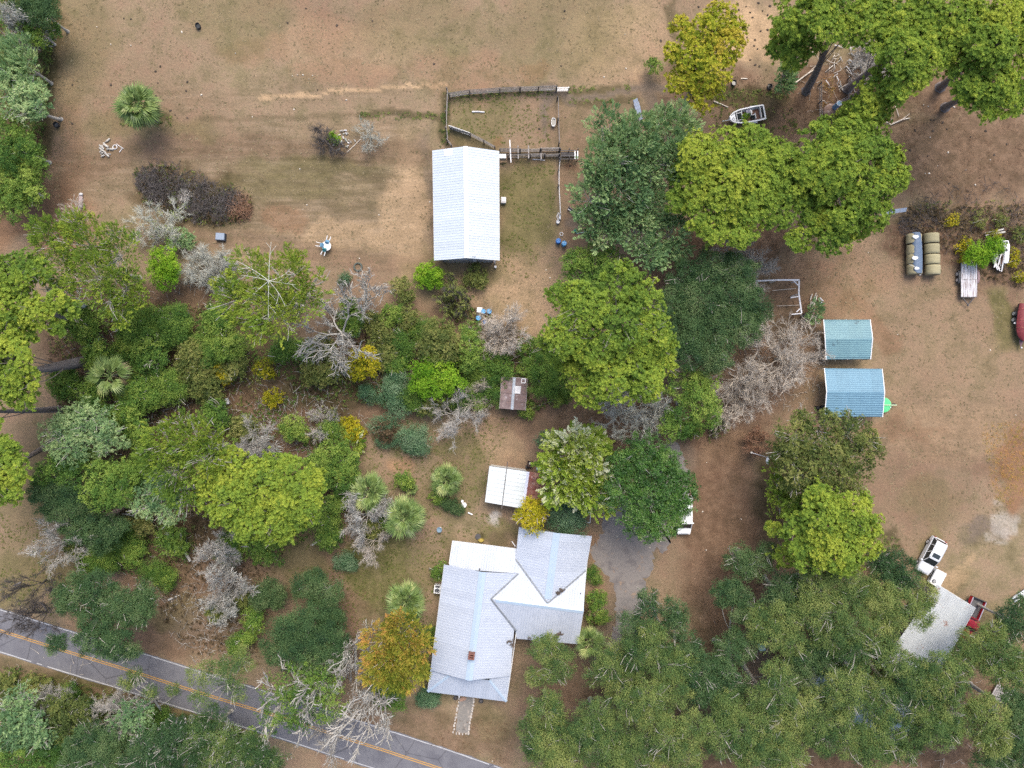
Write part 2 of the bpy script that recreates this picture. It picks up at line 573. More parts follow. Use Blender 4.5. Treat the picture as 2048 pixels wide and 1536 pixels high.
for a in ((650, 780, 110, 60, .85), (370, 385, 118, 55, .8), (1780, 1090, 18, 16, .7), (1345, 60, 10, 70, .6), (1345, 130, 16, 30, .7), (430, 430, 60, 24, .7), (1500, 205, 90, 20, .6),
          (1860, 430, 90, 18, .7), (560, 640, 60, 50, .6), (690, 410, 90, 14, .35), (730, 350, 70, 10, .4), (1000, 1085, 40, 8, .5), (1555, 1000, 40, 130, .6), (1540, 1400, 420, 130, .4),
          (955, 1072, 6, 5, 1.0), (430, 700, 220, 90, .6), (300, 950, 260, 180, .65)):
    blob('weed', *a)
for a in ((992, 1043, 22, 20, .9), (2015, 1035, 16, 36, .5, 25), (1990, 1078, 14, 9, .4), (820, 270, 0.1, 0.1, 0)):
    blob('ash', *a)
for a in ((600, 330, 300, 90, 1.0), (640, 450, 260, 60, 1.0), (200, 350, 160, 60, .8), (300, 585, 260, 30, .5), (60, 440, 120, 50, .6), (500, 190, 400, 20, .6), (1900, 320, 170, 90, .35), (1850, 850, 220, 60, .5)):
    blob('streak', *a)

gv = np.stack([(PX - 1024) / S, -(PY - 768) / S, np.zeros(PX.shape)], -1).reshape(-1, 3)
ny, nx = PX.shape
idx = np.arange(ny * nx).reshape(ny, nx)
q = np.stack([idx[:-1, :-1], idx[1:, :-1], idx[1:, 1:], idx[:-1, 1:]], -1).reshape(-1, 4)
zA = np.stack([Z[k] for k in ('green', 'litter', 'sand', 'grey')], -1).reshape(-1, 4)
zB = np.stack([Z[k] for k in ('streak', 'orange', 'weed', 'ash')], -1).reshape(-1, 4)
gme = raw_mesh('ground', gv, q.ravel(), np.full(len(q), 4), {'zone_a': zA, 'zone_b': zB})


def ground_mat():
    m, nt, out = nodes('dry_pasture')
    L = nt.links.new
    geo = nd(nt, 'ShaderNodeNewGeometry')
    P = geo.outputs['Position']
    mp = nd(nt, 'ShaderNodeMapping')
    mp.inputs['Scale'].default_value = (0.22, 1.6, 1)
    L(P, mp.inputs['Vector'])
    n_big = noise(nt, P, 0.055, 5, 0.6)
    n_mid = noise(nt, P, 0.33, 6, 0.68)
    n_mid2 = noise(nt, P, 0.8, 6, 0.7)
    n_fine = noise(nt, P, 3.6, 5, 0.75)
    n_px = noise(nt, P, 9.0, 3, 0.8)
    n_str = noise(nt, mp.outputs['Vector'], 1.0, 5, 0.65)
    a = nd(nt, 'ShaderNodeAttribute')
    a.attribute_name = 'zone_a'
    b = nd(nt, 'ShaderNodeAttribute')
    b.attribute_name = 'zone_b'
    sa = nd(nt, 'ShaderNodeSeparateColor')
    L(a.outputs['Color'], sa.inputs[0])
    sb = nd(nt, 'ShaderNodeSeparateColor')
    L(b.outputs['Color'], sb.inputs[0])
    base = ramp(nt, [(0.34, (0.165, 0.138, 0.066)), (0.46, (0.232, 0.186, 0.104)), (0.55, (0.255, 0.182, 0.118)), (0.66, (0.225, 0.142, 0.095))])
    f = math_n(nt, 'MULTIPLY_ADD', n_mid.outputs['Fac'], 0.55)
    L(math_n(nt, 'MULTIPLY', n_big.outputs['Fac'], 0.55), f.node.inputs[2])
    L(f, base.inputs['Fac'])
    c = base.outputs['Color']

    def brk(mask, k=1.15, soft=0.75):
        """a zone mask broken up by noise at its edges"""
        x = math_n(nt, 'MULTIPLY_ADD', n_mid2.outputs['Fac'], soft)
        x.node.inputs[2].default_value = -soft * 0.5
        y = math_n(nt, 'MULTIPLY_ADD', n_fine.outputs['Fac'], 0.5)
        L(x, y.node.inputs[2])
        y2 = math_n(nt, 'SUBTRACT', y, 0.25)
        g = math_n(nt, 'MULTIPLY', mask, k)
        w = math_n(nt, 'MULTIPLY', math_n(nt, 'MULTIPLY', mask, math_n(nt, 'SUBTRACT', 1.3, mask)), 3.0, True)
        return math_n(nt, 'ADD', g, math_n(nt, 'MULTIPLY', y2, w), True)

    st = ramp(nt, [(0.33, (0.145, 0.112, 0.062)), (0.5, (0.205, 0.150, 0.094)), (0.68, (0.285, 0.215, 0.150))])
    L(n_str.outputs['Fac'], st.inputs['Fac'])
    c = mixc(nt, math_n(nt, 'MULTIPLY', sb.outputs[0], 0.8), c, st.outputs['Color'])
    c = mixc(nt, math_n(nt, 'MULTIPLY', brk(sa.outputs[2]), 0.95), c, (0.43, 0.29, 0.165))
    c = mixc(nt, math_n(nt, 'MULTIPLY', brk(sb.outputs[1]), 0.85), c, (0.235, 0.118, 0.058))
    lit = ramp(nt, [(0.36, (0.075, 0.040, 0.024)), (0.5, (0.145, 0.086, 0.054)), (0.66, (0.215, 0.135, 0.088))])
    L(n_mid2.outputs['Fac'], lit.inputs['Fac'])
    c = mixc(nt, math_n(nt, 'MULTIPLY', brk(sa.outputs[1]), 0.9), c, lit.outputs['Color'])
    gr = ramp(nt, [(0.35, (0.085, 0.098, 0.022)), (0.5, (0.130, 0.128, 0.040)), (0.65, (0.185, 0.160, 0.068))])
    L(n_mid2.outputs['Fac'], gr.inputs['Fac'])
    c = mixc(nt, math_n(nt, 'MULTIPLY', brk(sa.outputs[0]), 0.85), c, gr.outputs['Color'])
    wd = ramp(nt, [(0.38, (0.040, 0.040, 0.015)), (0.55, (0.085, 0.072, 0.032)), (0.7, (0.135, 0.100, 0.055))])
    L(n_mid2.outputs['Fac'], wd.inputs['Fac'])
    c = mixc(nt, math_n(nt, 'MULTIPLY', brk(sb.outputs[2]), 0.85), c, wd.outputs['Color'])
    c = mixc(nt, math_n(nt, 'MULTIPLY', brk(a.outputs['Alpha']), 0.9), c, (0.165, 0.130, 0.108))
    c = mixc(nt, math_n(nt, 'MULTIPLY', brk(b.outputs['Alpha']), 0.9), c, (0.42, 0.40, 0.40))
    # tussock mottling, dark droppings-size specks, pale chips
    mo = ramp(nt, [(0.25, 0.70), (0.5, 1.0), (0.78, 1.28)])
    L(n_fine.outputs['Fac'], mo.inputs['Fac'])
    c = mixc(nt, 1.0, c, mo.outputs['Color'], 'MULTIPLY')
    mo2 = ramp(nt, [(0.25, 0.80), (0.5, 1.0), (0.75, 1.22)])
    L(n_px.outputs['Fac'], mo2.inputs['Fac'])
    c = mixc(nt, 1.0, c, mo2.outputs['Color'], 'MULTIPLY')
    mo3 = ramp(nt, [(0.28, 0.72), (0.5, 1.0), (0.72, 1.2)])
    L(n_mid.outputs['Fac'], mo3.inputs['Fac'])
    c = mixc(nt, 1.0, c, mo3.outputs['Color'], 'MULTIPLY')
    hs = nd(nt, 'ShaderNodeHueSaturation')
    hs.inputs['Saturation'].default_value = 0.85
    hs.inputs['Value'].default_value = 0.93
    c = mixc(nt, 1.0, c, (0.83, 0.79, 0.67), 'MULTIPLY')
    L(c, hs.inputs['Color'])
    bs = nd(nt, 'ShaderNodeBsdfPrincipled')
    L(hs.outputs['Color'], bs.inputs['Base Color'])
    bs.inputs['Roughness'].default_value = 1.0
    bs.inputs['Specular IOR Level'].default_value = 0.05
    bp = nd(nt, 'ShaderNodeBump')
    bp.inputs['Strength'].default_value = 0.6
    bp.inputs['Distance'].default_value = 0.12
    L(n_fine.outputs['Fac'], bp.inputs['Height'])
    L(bp.outputs['Normal'], bs.inputs['Normal'])
    L(bs.outputs[0], out.inputs['Surface'])
    return m


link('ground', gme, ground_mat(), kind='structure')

# ------------------------------------------------------------------ road
R_TOP = [(-1400, 860), (-700, 1035), (-300, 1140), (0, 1221), (140, 1261), (288, 1307), (395, 1340), (480, 1367), (650, 1422), (740, 1450), (990, 1536), (1500, 1716), (2600, 2100)]
R_MID = [(-1400, 898), (-700, 1073), (-300, 1178), (0, 1261), (85, 1288), (150, 1308), (250, 1338), (350, 1370), (450, 1401), (580, 1440), (680, 1473), (760, 1498), (880, 1537), (1400, 1718), (2600, 2136)]
R_BOT = [(-1400, 940), (-700, 1115), (-300, 1220), (0, 1303), (80, 1326), (180, 1357), (270, 1387), (370, 1418), (480, 1451), (600, 1490), (740, 1536), (1400, 1765), (2600, 2182)]


def resample(pts, step=10):
    out = []
    for (x0, y0), (x1, y1) in zip(pts[:-1], pts[1:]):
        n = max(1, int(math.hypot(x1 - x0, y1 - y0) / step))
        out += [(x0 + (x1 - x0) * i / n, y0 + (y1 - y0) * i / n) for i in range(n)]
    out.append(pts[-1])
    a = np.array(out)
    for _ in range(6):
        a[1:-1] = (a[:-2] + 2 * a[1:-1] + a[2:]) / 4
    return a


def offset(a, d):
    t = np.gradient(a, axis=0)
    t /= np.linalg.norm(t, axis=1)[:, None]
    return a + np.stack([-t[:, 1], t[:, 0]], -1) * d


def strip(a, b, z):
    mb = MB()
    n = len(a)
    vs = [(*W(*p), z) for p in a] + [(*W(*p), z) for p in b]
    mb.add(vs, [(i, n + i, n + i + 1, i + 1) for i in range(n - 1)])
    return mb


def ribbon(c, w, z, rag=0.0, seed=1, gaps=0.0):
    r = np.random.default_rng(seed)
    a = offset(c, -w / 2 + 0) + r.normal(0, rag, c.shape)
    b = offset(c, w / 2 + 0) + r.normal(0, rag, c.shape)
    mb = strip(a, b, z)
    if gaps:
        mb.f = [f for f in mb.f if r.random() > gaps]
    return mb


mid = resample(R_MID)
top_e, bot_e = resample(R_TOP), resample(R_BOT)


def road_match(e):
    """edge points matched to the centre line so that the strip stays straight"""
    out = []
    for p in mid:
        i = np.argmin(((e - p) ** 2).sum(1))
        out.append(e[i])
    return np.array(out)


half = 41.5
_rr = np.random.default_rng(31)
ra, rb = offset(mid, -half - 1.6) + _rr.normal(0, .5, mid.shape), offset(mid, half + 1.6) + _rr.normal(0, .5, mid.shape)
asphalt = mat('worn_asphalt', (0.108, 0.106, 0.118), (0.125, 0.124, 0.135), 0.35, 0.9, c3=(0.094, 0.093, 0.105), bump=0.1, spots=((0.15, 0.148, 0.152), 1.1, 0.60), vary=0.0)
_nt = asphalt.node_tree
_b = [n for n in _nt.nodes if n.type == 'BSDF_PRINCIPLED'][0]
_src = _b.inputs['Base Color'].links[0].from_socket
_g = nd(_nt, 'ShaderNodeNewGeometry')
_w = noise(_nt, _g.outputs['Position'], 0.8, 4, .7)
_v = nd(_nt, 'ShaderNodeTexVoronoi', feature='DISTANCE_TO_EDGE')
_v.inputs['Scale'].default_value = 0.16
_nt.links.new(mixc(_nt, .25, _g.outputs['Position'], _w.outputs['Color'], 'ADD'), _v.inputs['Vector'])
_r = ramp(_nt, [(0.0, 0.55), (0.012, 1.0)])
_nt.links.new(_v.outputs['Distance'], _r.inputs['Fac'])
_nt.links.new(mixc(_nt, 1.0, _src, _r.outputs['Color'], 'MULTIPLY'), _b.inputs['Base Color'])
strip(ra, rb, 0.006).build('road', asphalt, kind='structure')
paint_w = mat('white_road_paint', (0.40, 0.40, 0.40), (0.30, 0.30, 0.30), 2.5, 0.8, vary=0.0, bump=0)
paint_y = mat('yellow_road_paint', (0.42, 0.235, 0.06), (0.33, 0.19, 0.06), 2.5, 0.8, vary=0.0, bump=0)
ribbon(offset(mid, -half + 1.2), 1.9, 0.010, 0.18, 3, 0.03).build('road_edge_line', paint_w, kind='structure')
ribbon(offset(mid, half - 1.2), 1.9, 0.010, 0.18, 4, 0.03).build('road_edge_line', paint_w, kind='structure')
ribbon(offset(mid, -1.9), 1.9, 0.010, 0.06, 5).build('road_centre_line', paint_y, kind='structure')
ribbon(offset(mid, 1.9), 1.9, 0.010, 0.06, 6).build('road_centre_line', paint_y, kind='structure')


def ragged_sheet(name, pts, z, m, rag=2.2, seed=1):
    r = np.random.default_rng(seed)
    a = np.array(pts + [pts[0]], dtype=float)
    out = []
    for p, q_ in zip(a[:-1], a[1:]):
        n = max(1, int(np.hypot(*(q_ - p)) / 5))
        for i in range(n):
            out.append(p + (q_ - p) * i / n + r.normal(0, rag, 2))
    c = np.mean(out, 0)
    mb = MB()
    mb.poly(*[(*W(*p), z) for p in out])
    me = mb.mesh(name)
    return link(name, me, m, kind='structure')


drive_m = mat('broken_grey_drive', (0.150, 0.138, 0.130), (0.190, 0.170, 0.155), 0.5, 0.95, c3=(0.120, 0.108, 0.105), bump=0.3, spots=((0.23, 0.17, 0.125), 0.9, 0.58), vary=0.0)
ragged_sheet('driveway', [(1338, 872), (1362, 900), (1376, 940), (1378, 985), (1366, 1030), (1345, 1056), (1340, 1084), (1326, 1108), (1314, 1096), (1304, 1106), (1306, 1140),
                          (1290, 1160), (1290, 1200), (1280, 1230), (1272, 1270), (1236, 1300), (1216, 1322), (1222, 1280), (1232, 1240), (1230, 1190), (1222, 1160), (1190, 1128),
                          (1182, 1100), (1206, 1068), (1204, 1034), (1208, 1010), (1240, 1000), (1290, 990), (1332, 960), (1342, 920), (1326, 890)], 0.008, drive_m, 2.6, 11)
walk_m = mat('mossy_concrete_walk', (0.21, 0.19, 0.165), (0.16, 0.15, 0.135), 1.4, 0.95, c3=(0.27, 0.235, 0.20), bump=0.4, vary=0.0)
ragged_sheet('path', [(919, 1395), (948, 1394), (946, 1410), (942, 1440), (938, 1466), (911, 1466), (913, 1440), (917, 1412)], 0.009, walk_m, 0.7, 5)
ST = mat('pale_edging_stone', (0.42, 0.38, 0.33), (0.30, 0.27, 0.24), 4, 0.95, bump=0.4)
path_o = bpy.data.objects['path']
_r = np.random.default_rng(5)
ep = [(918 - 0.13 * 0 - i * 0.17 * 6, 1398 + i * 6.0) for i in range(12)] + [(947.5 - i * 0.155 * 6, 1398 + i * 6.0) for i in range(12)] + [(913 + i * 6.0, 1467) for i in range(5)]
st_me = None
for k, (x, y) in enumerate(ep):
    if st_me is None:
        b_ = MB()
        b_.loft([[(0.17 * s * math.cos(t) * (1 + .2 * math.sin(3 * t)), 0.12 * s * math.sin(t), z) for t in np.linspace(0, 2 * PI, 7)[:-1]] for s, z in ((1, 0), (1.05, .05), (.7, .09))])
        st_me = b_.mesh('edging_stone')
    o = link('stone', st_me, ST, path_o)
    o.location = (*W(x + _r.normal(0, .5), y + _r.normal(0, .6)), 0.0)
    o.rotation_euler = (0, 0, PI / 2 + _r.normal(0, .3))
    o.scale = (_r.uniform(.8, 1.3),) * 3
# ------------------------------------------------------------------ foliage generators
def unit(v):
    return v / (np.linalg.norm(v, axis=-1, keepdims=True) + 1e-9)


def tri_rhomb(p, d, n, L, w):
    """a leaf: two triangles along d, normal about n, kinked at the midrib"""
    s = np.cross(d, n)
    s /= np.linalg.norm(s) + 1e-9
    a, b = p, p + d * L
    m = p + d * L * .45
    up = np.cross(s, d) * w * .25
    return [a, m + s * w / 2 + up, b, a, b, m - s * w / 2 + up]


def tmpl_tuft(r, n=15, L=0.46, w=0.085, lo=-0.15, hi=0.95):
    t = []
    for i in range(n):
        th = 2 * PI * (i + r.uniform(-.4, .4)) / n
        e = r.uniform(lo, hi)
        d = np.array([math.cos(th) * math.cos(e), math.sin(th) * math.cos(e), math.sin(e)])
        s = np.array([-math.sin(th), math.cos(th), r.uniform(-.5, .5)]) * w
        l = L * r.uniform(.75, 1.1)
        p = d * l * .42
        t += [np.zeros(3), p + s * .9, d * l, np.zeros(3), d * l, p - s * .9]
    return np.array(t)


def tmpl_leaves(r, n=9, L=0.2, w=0.11, spread=0.26, tilt=0.75):
    t = []
    for i in range(n):
        p = r.normal(0, 1, 3) * spread * np.array([1, 1, .55])
        th = r.uniform(0, 2 * PI)
        e = r.uniform(-tilt, tilt)
        d = np.array([math.cos(th) * math.cos(e), math.sin(th) * math.cos(e), math.sin(e)])
        nn = unit(np.array([r.normal(0, .55), r.normal(0, .55), 1.0]))
        t += tri_rhomb(p, d, nn, L * r.uniform(.7, 1.3), w * r.uniform(.8, 1.2))
    return np.array(t)


def tmpl_rosette(r, n=8, L=0.3, w=0.13, e0=0.35):
    t = []
    for i in range(n):
        th = 2 * PI * (i + r.uniform(-.3, .3)) / n
        e = e0 + r.uniform(-.4, .45)
        d = np.array([math.cos(th) * math.cos(e), math.sin(th) * math.cos(e), math.sin(e)])
        nn = np.array([-math.cos(th) * math.sin(e), -math.sin(th) * math.sin(e), math.cos(e)]) + r.normal(0, .25, 3)
        t += tri_rhomb(d * .05, d, unit(nn), L * r.uniform(.7, 1.2), w * r.uniform(.8, 1.2))
    return np.array(t)


def tmpl_plume(r, n=12, A=0.8, L=0.34, w=0.115, up=0.25):
    """a frond: leaflets either side of an axis that runs outward (local x) and a little up"""
    t = []
    ax = unit(np.array([1.0, 0, up]))
    for i in range(n):
        f = (i + .5) / n
        sd = 1 if i % 2 else -1
        an = sd * r.uniform(.45, .9)
        d = unit(np.array([math.cos(an), math.sin(an), r.uniform(-.25, .35)]))
        t += tri_rhomb(ax * A * f * r.uniform(.9, 1.05), d, unit(np.array([r.normal(0, .35), r.normal(0, .35), 1])), L * (1.1 - .6 * f) * r.uniform(.8, 1.2), w)
    t += tri_rhomb(ax * A * .85, ax, np.array([0, 0, 1.0]), L * .8, w)
    return np.array(t)


_tr = np.random.default_rng(21)
TM = {
    'pine': [tmpl_tuft(_tr) for _ in range(6)],
    'oak': [tmpl_leaves(_tr, 11, 0.21, 0.10, 0.25) for _ in range(6)],
    'broad': [tmpl_rosette(_tr) for _ in range(3)] + [tmpl_leaves(_tr, 8, 0.27, 0.14, 0.24) for _ in range(3)],
    'plume': [tmpl_plume(_tr) for _ in range(6)],
    'feather': [tmpl_plume(_tr, 11, 0.6, 0.26, 0.09, 0.5) for _ in range(3)] + [tmpl_tuft(_tr, 11, 0.42, 0.055, 0.1, 1.25) for _ in range(3)],
    'fine': [tmpl_leaves(_tr, 10, 0.16, 0.075, 0.22) for _ in range(6)],
    'grass': [tmpl_tuft(_tr, 8, 0.28, 0.03, .02, .45) for _ in range(5)],
    'moss': [],
}
for _ in range(5):
    t = []
    for i in range(7):
        p = _tr.normal(0, .22, 3) * np.array([1, 1, .3])
        d = unit(np.array([_tr.normal(0, .35), _tr.normal(0, .35), -1.0]))
        t += tri_rhomb(p, d, unit(_tr.normal(0, 1, 3)), _tr.uniform(.3, .75), _tr.uniform(.07, .13))
    TM['moss'].append(np.array(t))


def spray_arrays(tmpls, P, D, s, tint, r, flatx=False):
    """place one template per point: z axis along D (or x axis along D when flatx). Returns vertices and tints."""
    N = len(P)
    k = r.integers(0, len(tmpls), N)
    z = unit(D + 1e-6)
    if flatx:
        x = z
        up = np.tile([0, 0, 1.0], (N, 1)) + r.normal(0, .3, (N, 3))
        y = unit(np.cross(up, x))
        z = np.cross(x, y)
    else:
        ref = r.normal(0, 1, (N, 3))
        x = unit(np.cross(ref, z))
        y = np.cross(z, x)
    R = np.stack([x, y, z], 1)      # rows are axes
    vs, ts = [], []
    for i, T in enumerate(tmpls):
        sel = k == i
        if not sel.any():
            continue
        v = np.einsum('tj,njk->ntk', T, R[sel]) * s[sel][:, None, None] + P[sel][:, None, :]
        nt_ = len(T) // 3
        tt = tint[sel][:, None] + r.normal(0, .09, (sel.sum(), nt_))
        vs.append(v.reshape(-1, 3))
        ts.append(np.repeat(tt, 3, axis=1).ravel())
    return np.concatenate(vs), np.concatenate(ts)


def tri_mesh(name, v, t):
    n = len(v)
    return raw_mesh(name, v, np.arange(n), np.full(n // 3, 3), {'tint': np.clip(t, 0, 1)})


def seg_mesh(name, segs, smooth=True, nside=4):
    """prisms for many (p0, p1, r0, r1) segments"""
    A = np.array([np.concatenate([a, b, [ra_, rb_]]) for a, b, ra_, rb_ in segs])
    p0, p1, r0, r1 = A[:, :3], A[:, 3:6], A[:, 6], A[:, 7]
    d = unit(p1 - p0)
    ref = np.where(np.abs(d[:, 2:3]) < .9, np.array([[0, 0, 1.0]]), np.array([[1.0, 0, 0]]))
    x = unit(np.cross(d, ref))
    y = np.cross(d, x)
    vs = []
    for p, rr in ((p0, r0), (p1, r1)):
        for k in range(nside):
            a = 2 * PI * k / nside
            vs.append(p + (x * math.cos(a) + y * math.sin(a)) * rr[:, None])
    v = np.stack(vs, 1).reshape(-1, 3)
    N = len(A)
    o = np.arange(N)[:, None] * (2 * nside)
    f = []
    for k in range(nside):
        k2 = (k + 1) % nside
        f.append(np.stack([o[:, 0] + k, o[:, 0] + k2, o[:, 0] + nside + k2, o[:, 0] + nside + k], -1))
    f = np.stack(f, 1).reshape(-1, 4)
    return raw_mesh(name, v, f.ravel(), np.full(len(f), 4), smooth=smooth)


def curve_pts(a, b, r, n=4, sag=0.12):
    a, b = np.array(a, float), np.array(b, float)
    L = np.linalg.norm(b - a)
    c = (a + b) / 2 + r.normal(0, sag * L, 3) * np.array([1, 1, .5])
    t = np.linspace(0, 1, n + 1)[:, None]
    return (1 - t) ** 2 * a + 2 * t * (1 - t) * c + t * t * b


def chain(pts, r0, r1):
    n = len(pts) - 1
    return [(pts[i], pts[i + 1], r0 + (r1 - r0) * i / n, r0 + (r1 - r0) * (i + 1) / n) for i in range(n)]


#        template, scale, flatx, sprays per m2, sub clumps, flat, up-bias, leaf mat, bark, limb radius, tint mean, sub sd
SP = {
    'pine': ('pine', .56, False, 22.0, 26, .50, .55, 'pine', BARK, .05, .50, .12),
    'pine_yellow': ('pine', .54, False, 19.0, 24, .55, .5, 'pine_yellow', BARK, .05, .50, .15),
    'oak': ('oak', .72, False, 27.0, 24, .60, .35, 'oak', BARK_OAK, .10, .50, .15),
    'oak_dark': ('oak', .72, False, 28.0, 24, .65, .3, 'oak_dark', BARK_OAK, .08, .48, .13),
    'cedar': ('plume', .72, True, 15.0, 15, .85, .30, 'cedar', BARK_GREY, .08, .48, .15),
    'magnolia': ('broad', .66, False, 24.0, 24, .65, .4, 'magnolia', BARK_GREY, .07, .48, .15),
    'green': ('broad', .62, False, 24.0, 18, .65, .35, 'green', BARK_GREY, .05, .50, .15),
    'lime': ('broad', .62, False, 26.0, 18, .65, .4, 'lime', BARK_GREY, .05, .50, .14),
    'cypress': ('plume', .52, True, 19.0, 20, .6, .2, 'pine', BARK_GREY, .06, .48, .15),
    'rust': ('plume', .55, True, 22.0, 18, .7, .15, 'rust', BARK_TAN, .05, .50, .17),
    'olive': ('feather', .66, False, 22.0, 18, .7, .4, 'olive', BARK_GREY, .05, .50, .15),
    'greyolive': ('feather', .66, False, 20.0, 18, .7, .35, 'cedar', BARK_GREY, .05, .52, .15),
    'pale': ('plume', 1.35, True, 6.0, 13, .7, .1, 'pale', BARK_LICHEN, .04, .50, .22),
    'yellow': ('feather', .62, False, 24.0, 14, .7, .4, 'yellow', BARK_TAN, .04, .5, .15),
    'blue': ('fine', .95, False, 24.0, 14, .7, .35, 'blue', BARK_GREY, .04, .5, .15),
    'fine': ('fine', .9, False, 24.0, 16, .65, .35, 'green', BARK_GREY, .04, .44, .16),
    'brown': ('feather', .65, False, 16.0, 13, .65, .4, 'brown', BARK_TAN, .04, .5, .15),
}
FOOT = [[(1848, 1146), (1950, 1208), (1856, 1384), (1752, 1318)], [(1655, 1286), (1830, 1402), (1782, 1488), (1606, 1372)], [(880, 1075), (1185, 1060), (1165, 1290), (1010, 1400), (850, 1370)]]


def push_out(x, y):
    """keep a trunk off the ground that a building stands on"""
    px, py = 1024 + x * S, 768 - y * S
    for poly in FOOT:
        ins, best = False, None
        for (x0, y0), (x1, y1) in zip(poly, poly[1:] + poly[:1]):
            if (y0 > py) != (y1 > py) and px < (x1 - x0) * (py - y0) / (y1 - y0) + x0:
                ins = not ins
            vx, vy = x1 - x0, y1 - y0
            t = min(1, max(0, ((px - x0) * vx + (py - y0) * vy) / (vx * vx + vy * vy)))
            qx, qy = x0 + t * vx, y0 + t * vy
            d = math.hypot(px - qx, py - qy)
            if best is None or d < best[0]:
                best = (d, qx, qy)
        if ins:
            d, qx, qy = best
            k = (d + 14) / max(d, .1)
            return W(px + (qx - px) * k, py + (qy - py) * k)
    return x, y


NAME = {'pine': ('pine_tree', 'pine'), 'pine_yellow': ('pine_tree', 'pine'), 'oak': ('oak_tree', 'oak'), 'oak_dark': ('oak_tree', 'oak'), 'cedar': ('cedar_tree', 'cedar'),
        'magnolia': ('magnolia_tree', 'tree'), 'cypress': ('cypress_tree', 'tree'), 'rust': ('cypress_tree', 'tree')}


DOME = {'pine': (1.0, .5), 'oak': (.45, 1.0), 'plume': (.35, 1.0), 'broad': (.35, 1.0), 'feather': (.35, 1.0), 'fine': (.35, 1.0)}


def crown_points(cl, sp, r):
    """spray positions, axes and tints through the clumps of one crown"""
    tm, sc, fx, dens, nsub, flat, upb, lm, bk, lr, tm_, sd = sp
    P, D, T, subs = [], [], [], []
    tree_t = r.normal(0, .05) + tshift[0]
    dome, subk = DOME[tm]
    for (x, y, z, rad) in cl:
        c = np.array([x, y, z])
        ct = r.normal(0, .10)
        ns = int(np.clip(nsub * (rad / 2.4) ** 1.3, 6, 60))
        for i in range(ns):
            u = 1 - (i + .5) / ns * 1.12
            th = i * 2.39996 + r.uniform(-.5, .5)
            q = math.sqrt(max(0, 1 - u * u)) if u > 0 else 1.0
            d = np.array([q * math.cos(th), q * math.sin(th), u * flat + .05])
            sc_ = c + d * rad * r.uniform(.50, 1.08)
            sr = rad * r.uniform(.45, 1.35) / math.sqrt(ns) * 1.2
            subs.append((sc_, c))
            n = max(4, int(dens * (sr * sr * PI) * r.uniform(.85, 1.15) * subk))
            dd = unit(r.normal(0, 1, (n, 3)) + np.array([0, 0, .55]) + unit(d) * .45)
            pp = sc_ + dd * sr * (r.random((n, 1)) ** .45) * np.array([1, 1, .72])
            P.append(pp)
            D.append(unit(dd * .55 + unit(d) * .45 + np.array([0, 0, upb]) + r.normal(0, .22, (n, 3))))
            T.append(np.full(n, tm_ + tree_t + ct + r.normal(0, sd)) + r.normal(0, .10, n))
        n = int(dens * dome * PI * rad * rad * 1.25)      # sprays laid over the whole dome, with holes
        if n > 3:
            u_ = r.random((n, 1)) ** .8
            th = r.uniform(0, 2 * PI, (n, 1))
            q_ = np.sqrt(np.maximum(0, 1 - u_ * u_))
            d = np.concatenate([q_ * np.cos(th), q_ * np.sin(th), u_], 1)
            pp = c + d * np.array([rad, rad, rad * flat]) * r.uniform(.82, 1.06, (n, 1))
            sd_ = int(abs(x * 31 + y * 17)) % 997
            hole = vnoise(pp[:, 0] + 500, pp[:, 1] + 500, .95, sd_)
            big = vnoise(pp[:, 0] + 500, pp[:, 1] + 500, 2.3, sd_ + 1)
            pp[:, 2] += (hole - .5) * .9 + (big - .5) * .8
            k = hole > .27
            P.append(pp[k])
            D.append(unit(d[k] * .5 + np.array([0, 0, .6]) + r.normal(0, .25, (k.sum(), 3))))
            T.append(tm_ + tree_t + ct + (big[k] - .5) * .55 + (hole[k] - .5) * .35 + r.normal(0, .09, k.sum()))  # tint follows the spray height: humps lighter, hollows darker
        nb = int(4 + rad * 2.4)                  # ragged branchlets that break the outline
        for i in range(nb):
            th = r.uniform(0, 2 * PI)
            el_ = r.uniform(-.15, .7)
            d = np.array([math.cos(th) * math.cos(el_), math.sin(th) * math.cos(el_), math.sin(el_) * flat])
            n = int(r.integers(4, 9) * max(1, dens / 16))
            q_ = r.uniform(.85, 1.32 if rad > 1.2 else 1.15, (n, 1))
            P.append(c + d * rad * q_ + r.normal(0, .13, (n, 3)))
            D.append(unit(np.tile(d, (n, 1)) + np.array([0, 0, upb]) + r.normal(0, .3, (n, 3))))
            T.append(np.full(n, tm_ + tree_t + ct + r.normal(0, sd)) + r.normal(0, .10, n))
        n = int(dens * rad * rad * .9)           # loose sprays inside the clump, tinted slightly darker
        dd = unit(r.normal(0, 1, (n, 3)))
        P.append(c + dd * rad * np.array([.8, .8, .6 * flat]) * (r.random((n, 1)) ** .5))
        D.append(unit(dd + np.array([0, 0, .6])))
        T.append(np.full(n, tm_ + tree_t + ct - .05) + r.normal(0, .12, n))
    return np.concatenate(P), np.concatenate(D), np.concatenate(T), subs


tshift = [0.0]
_seed = [100]
_tree_n = [0]


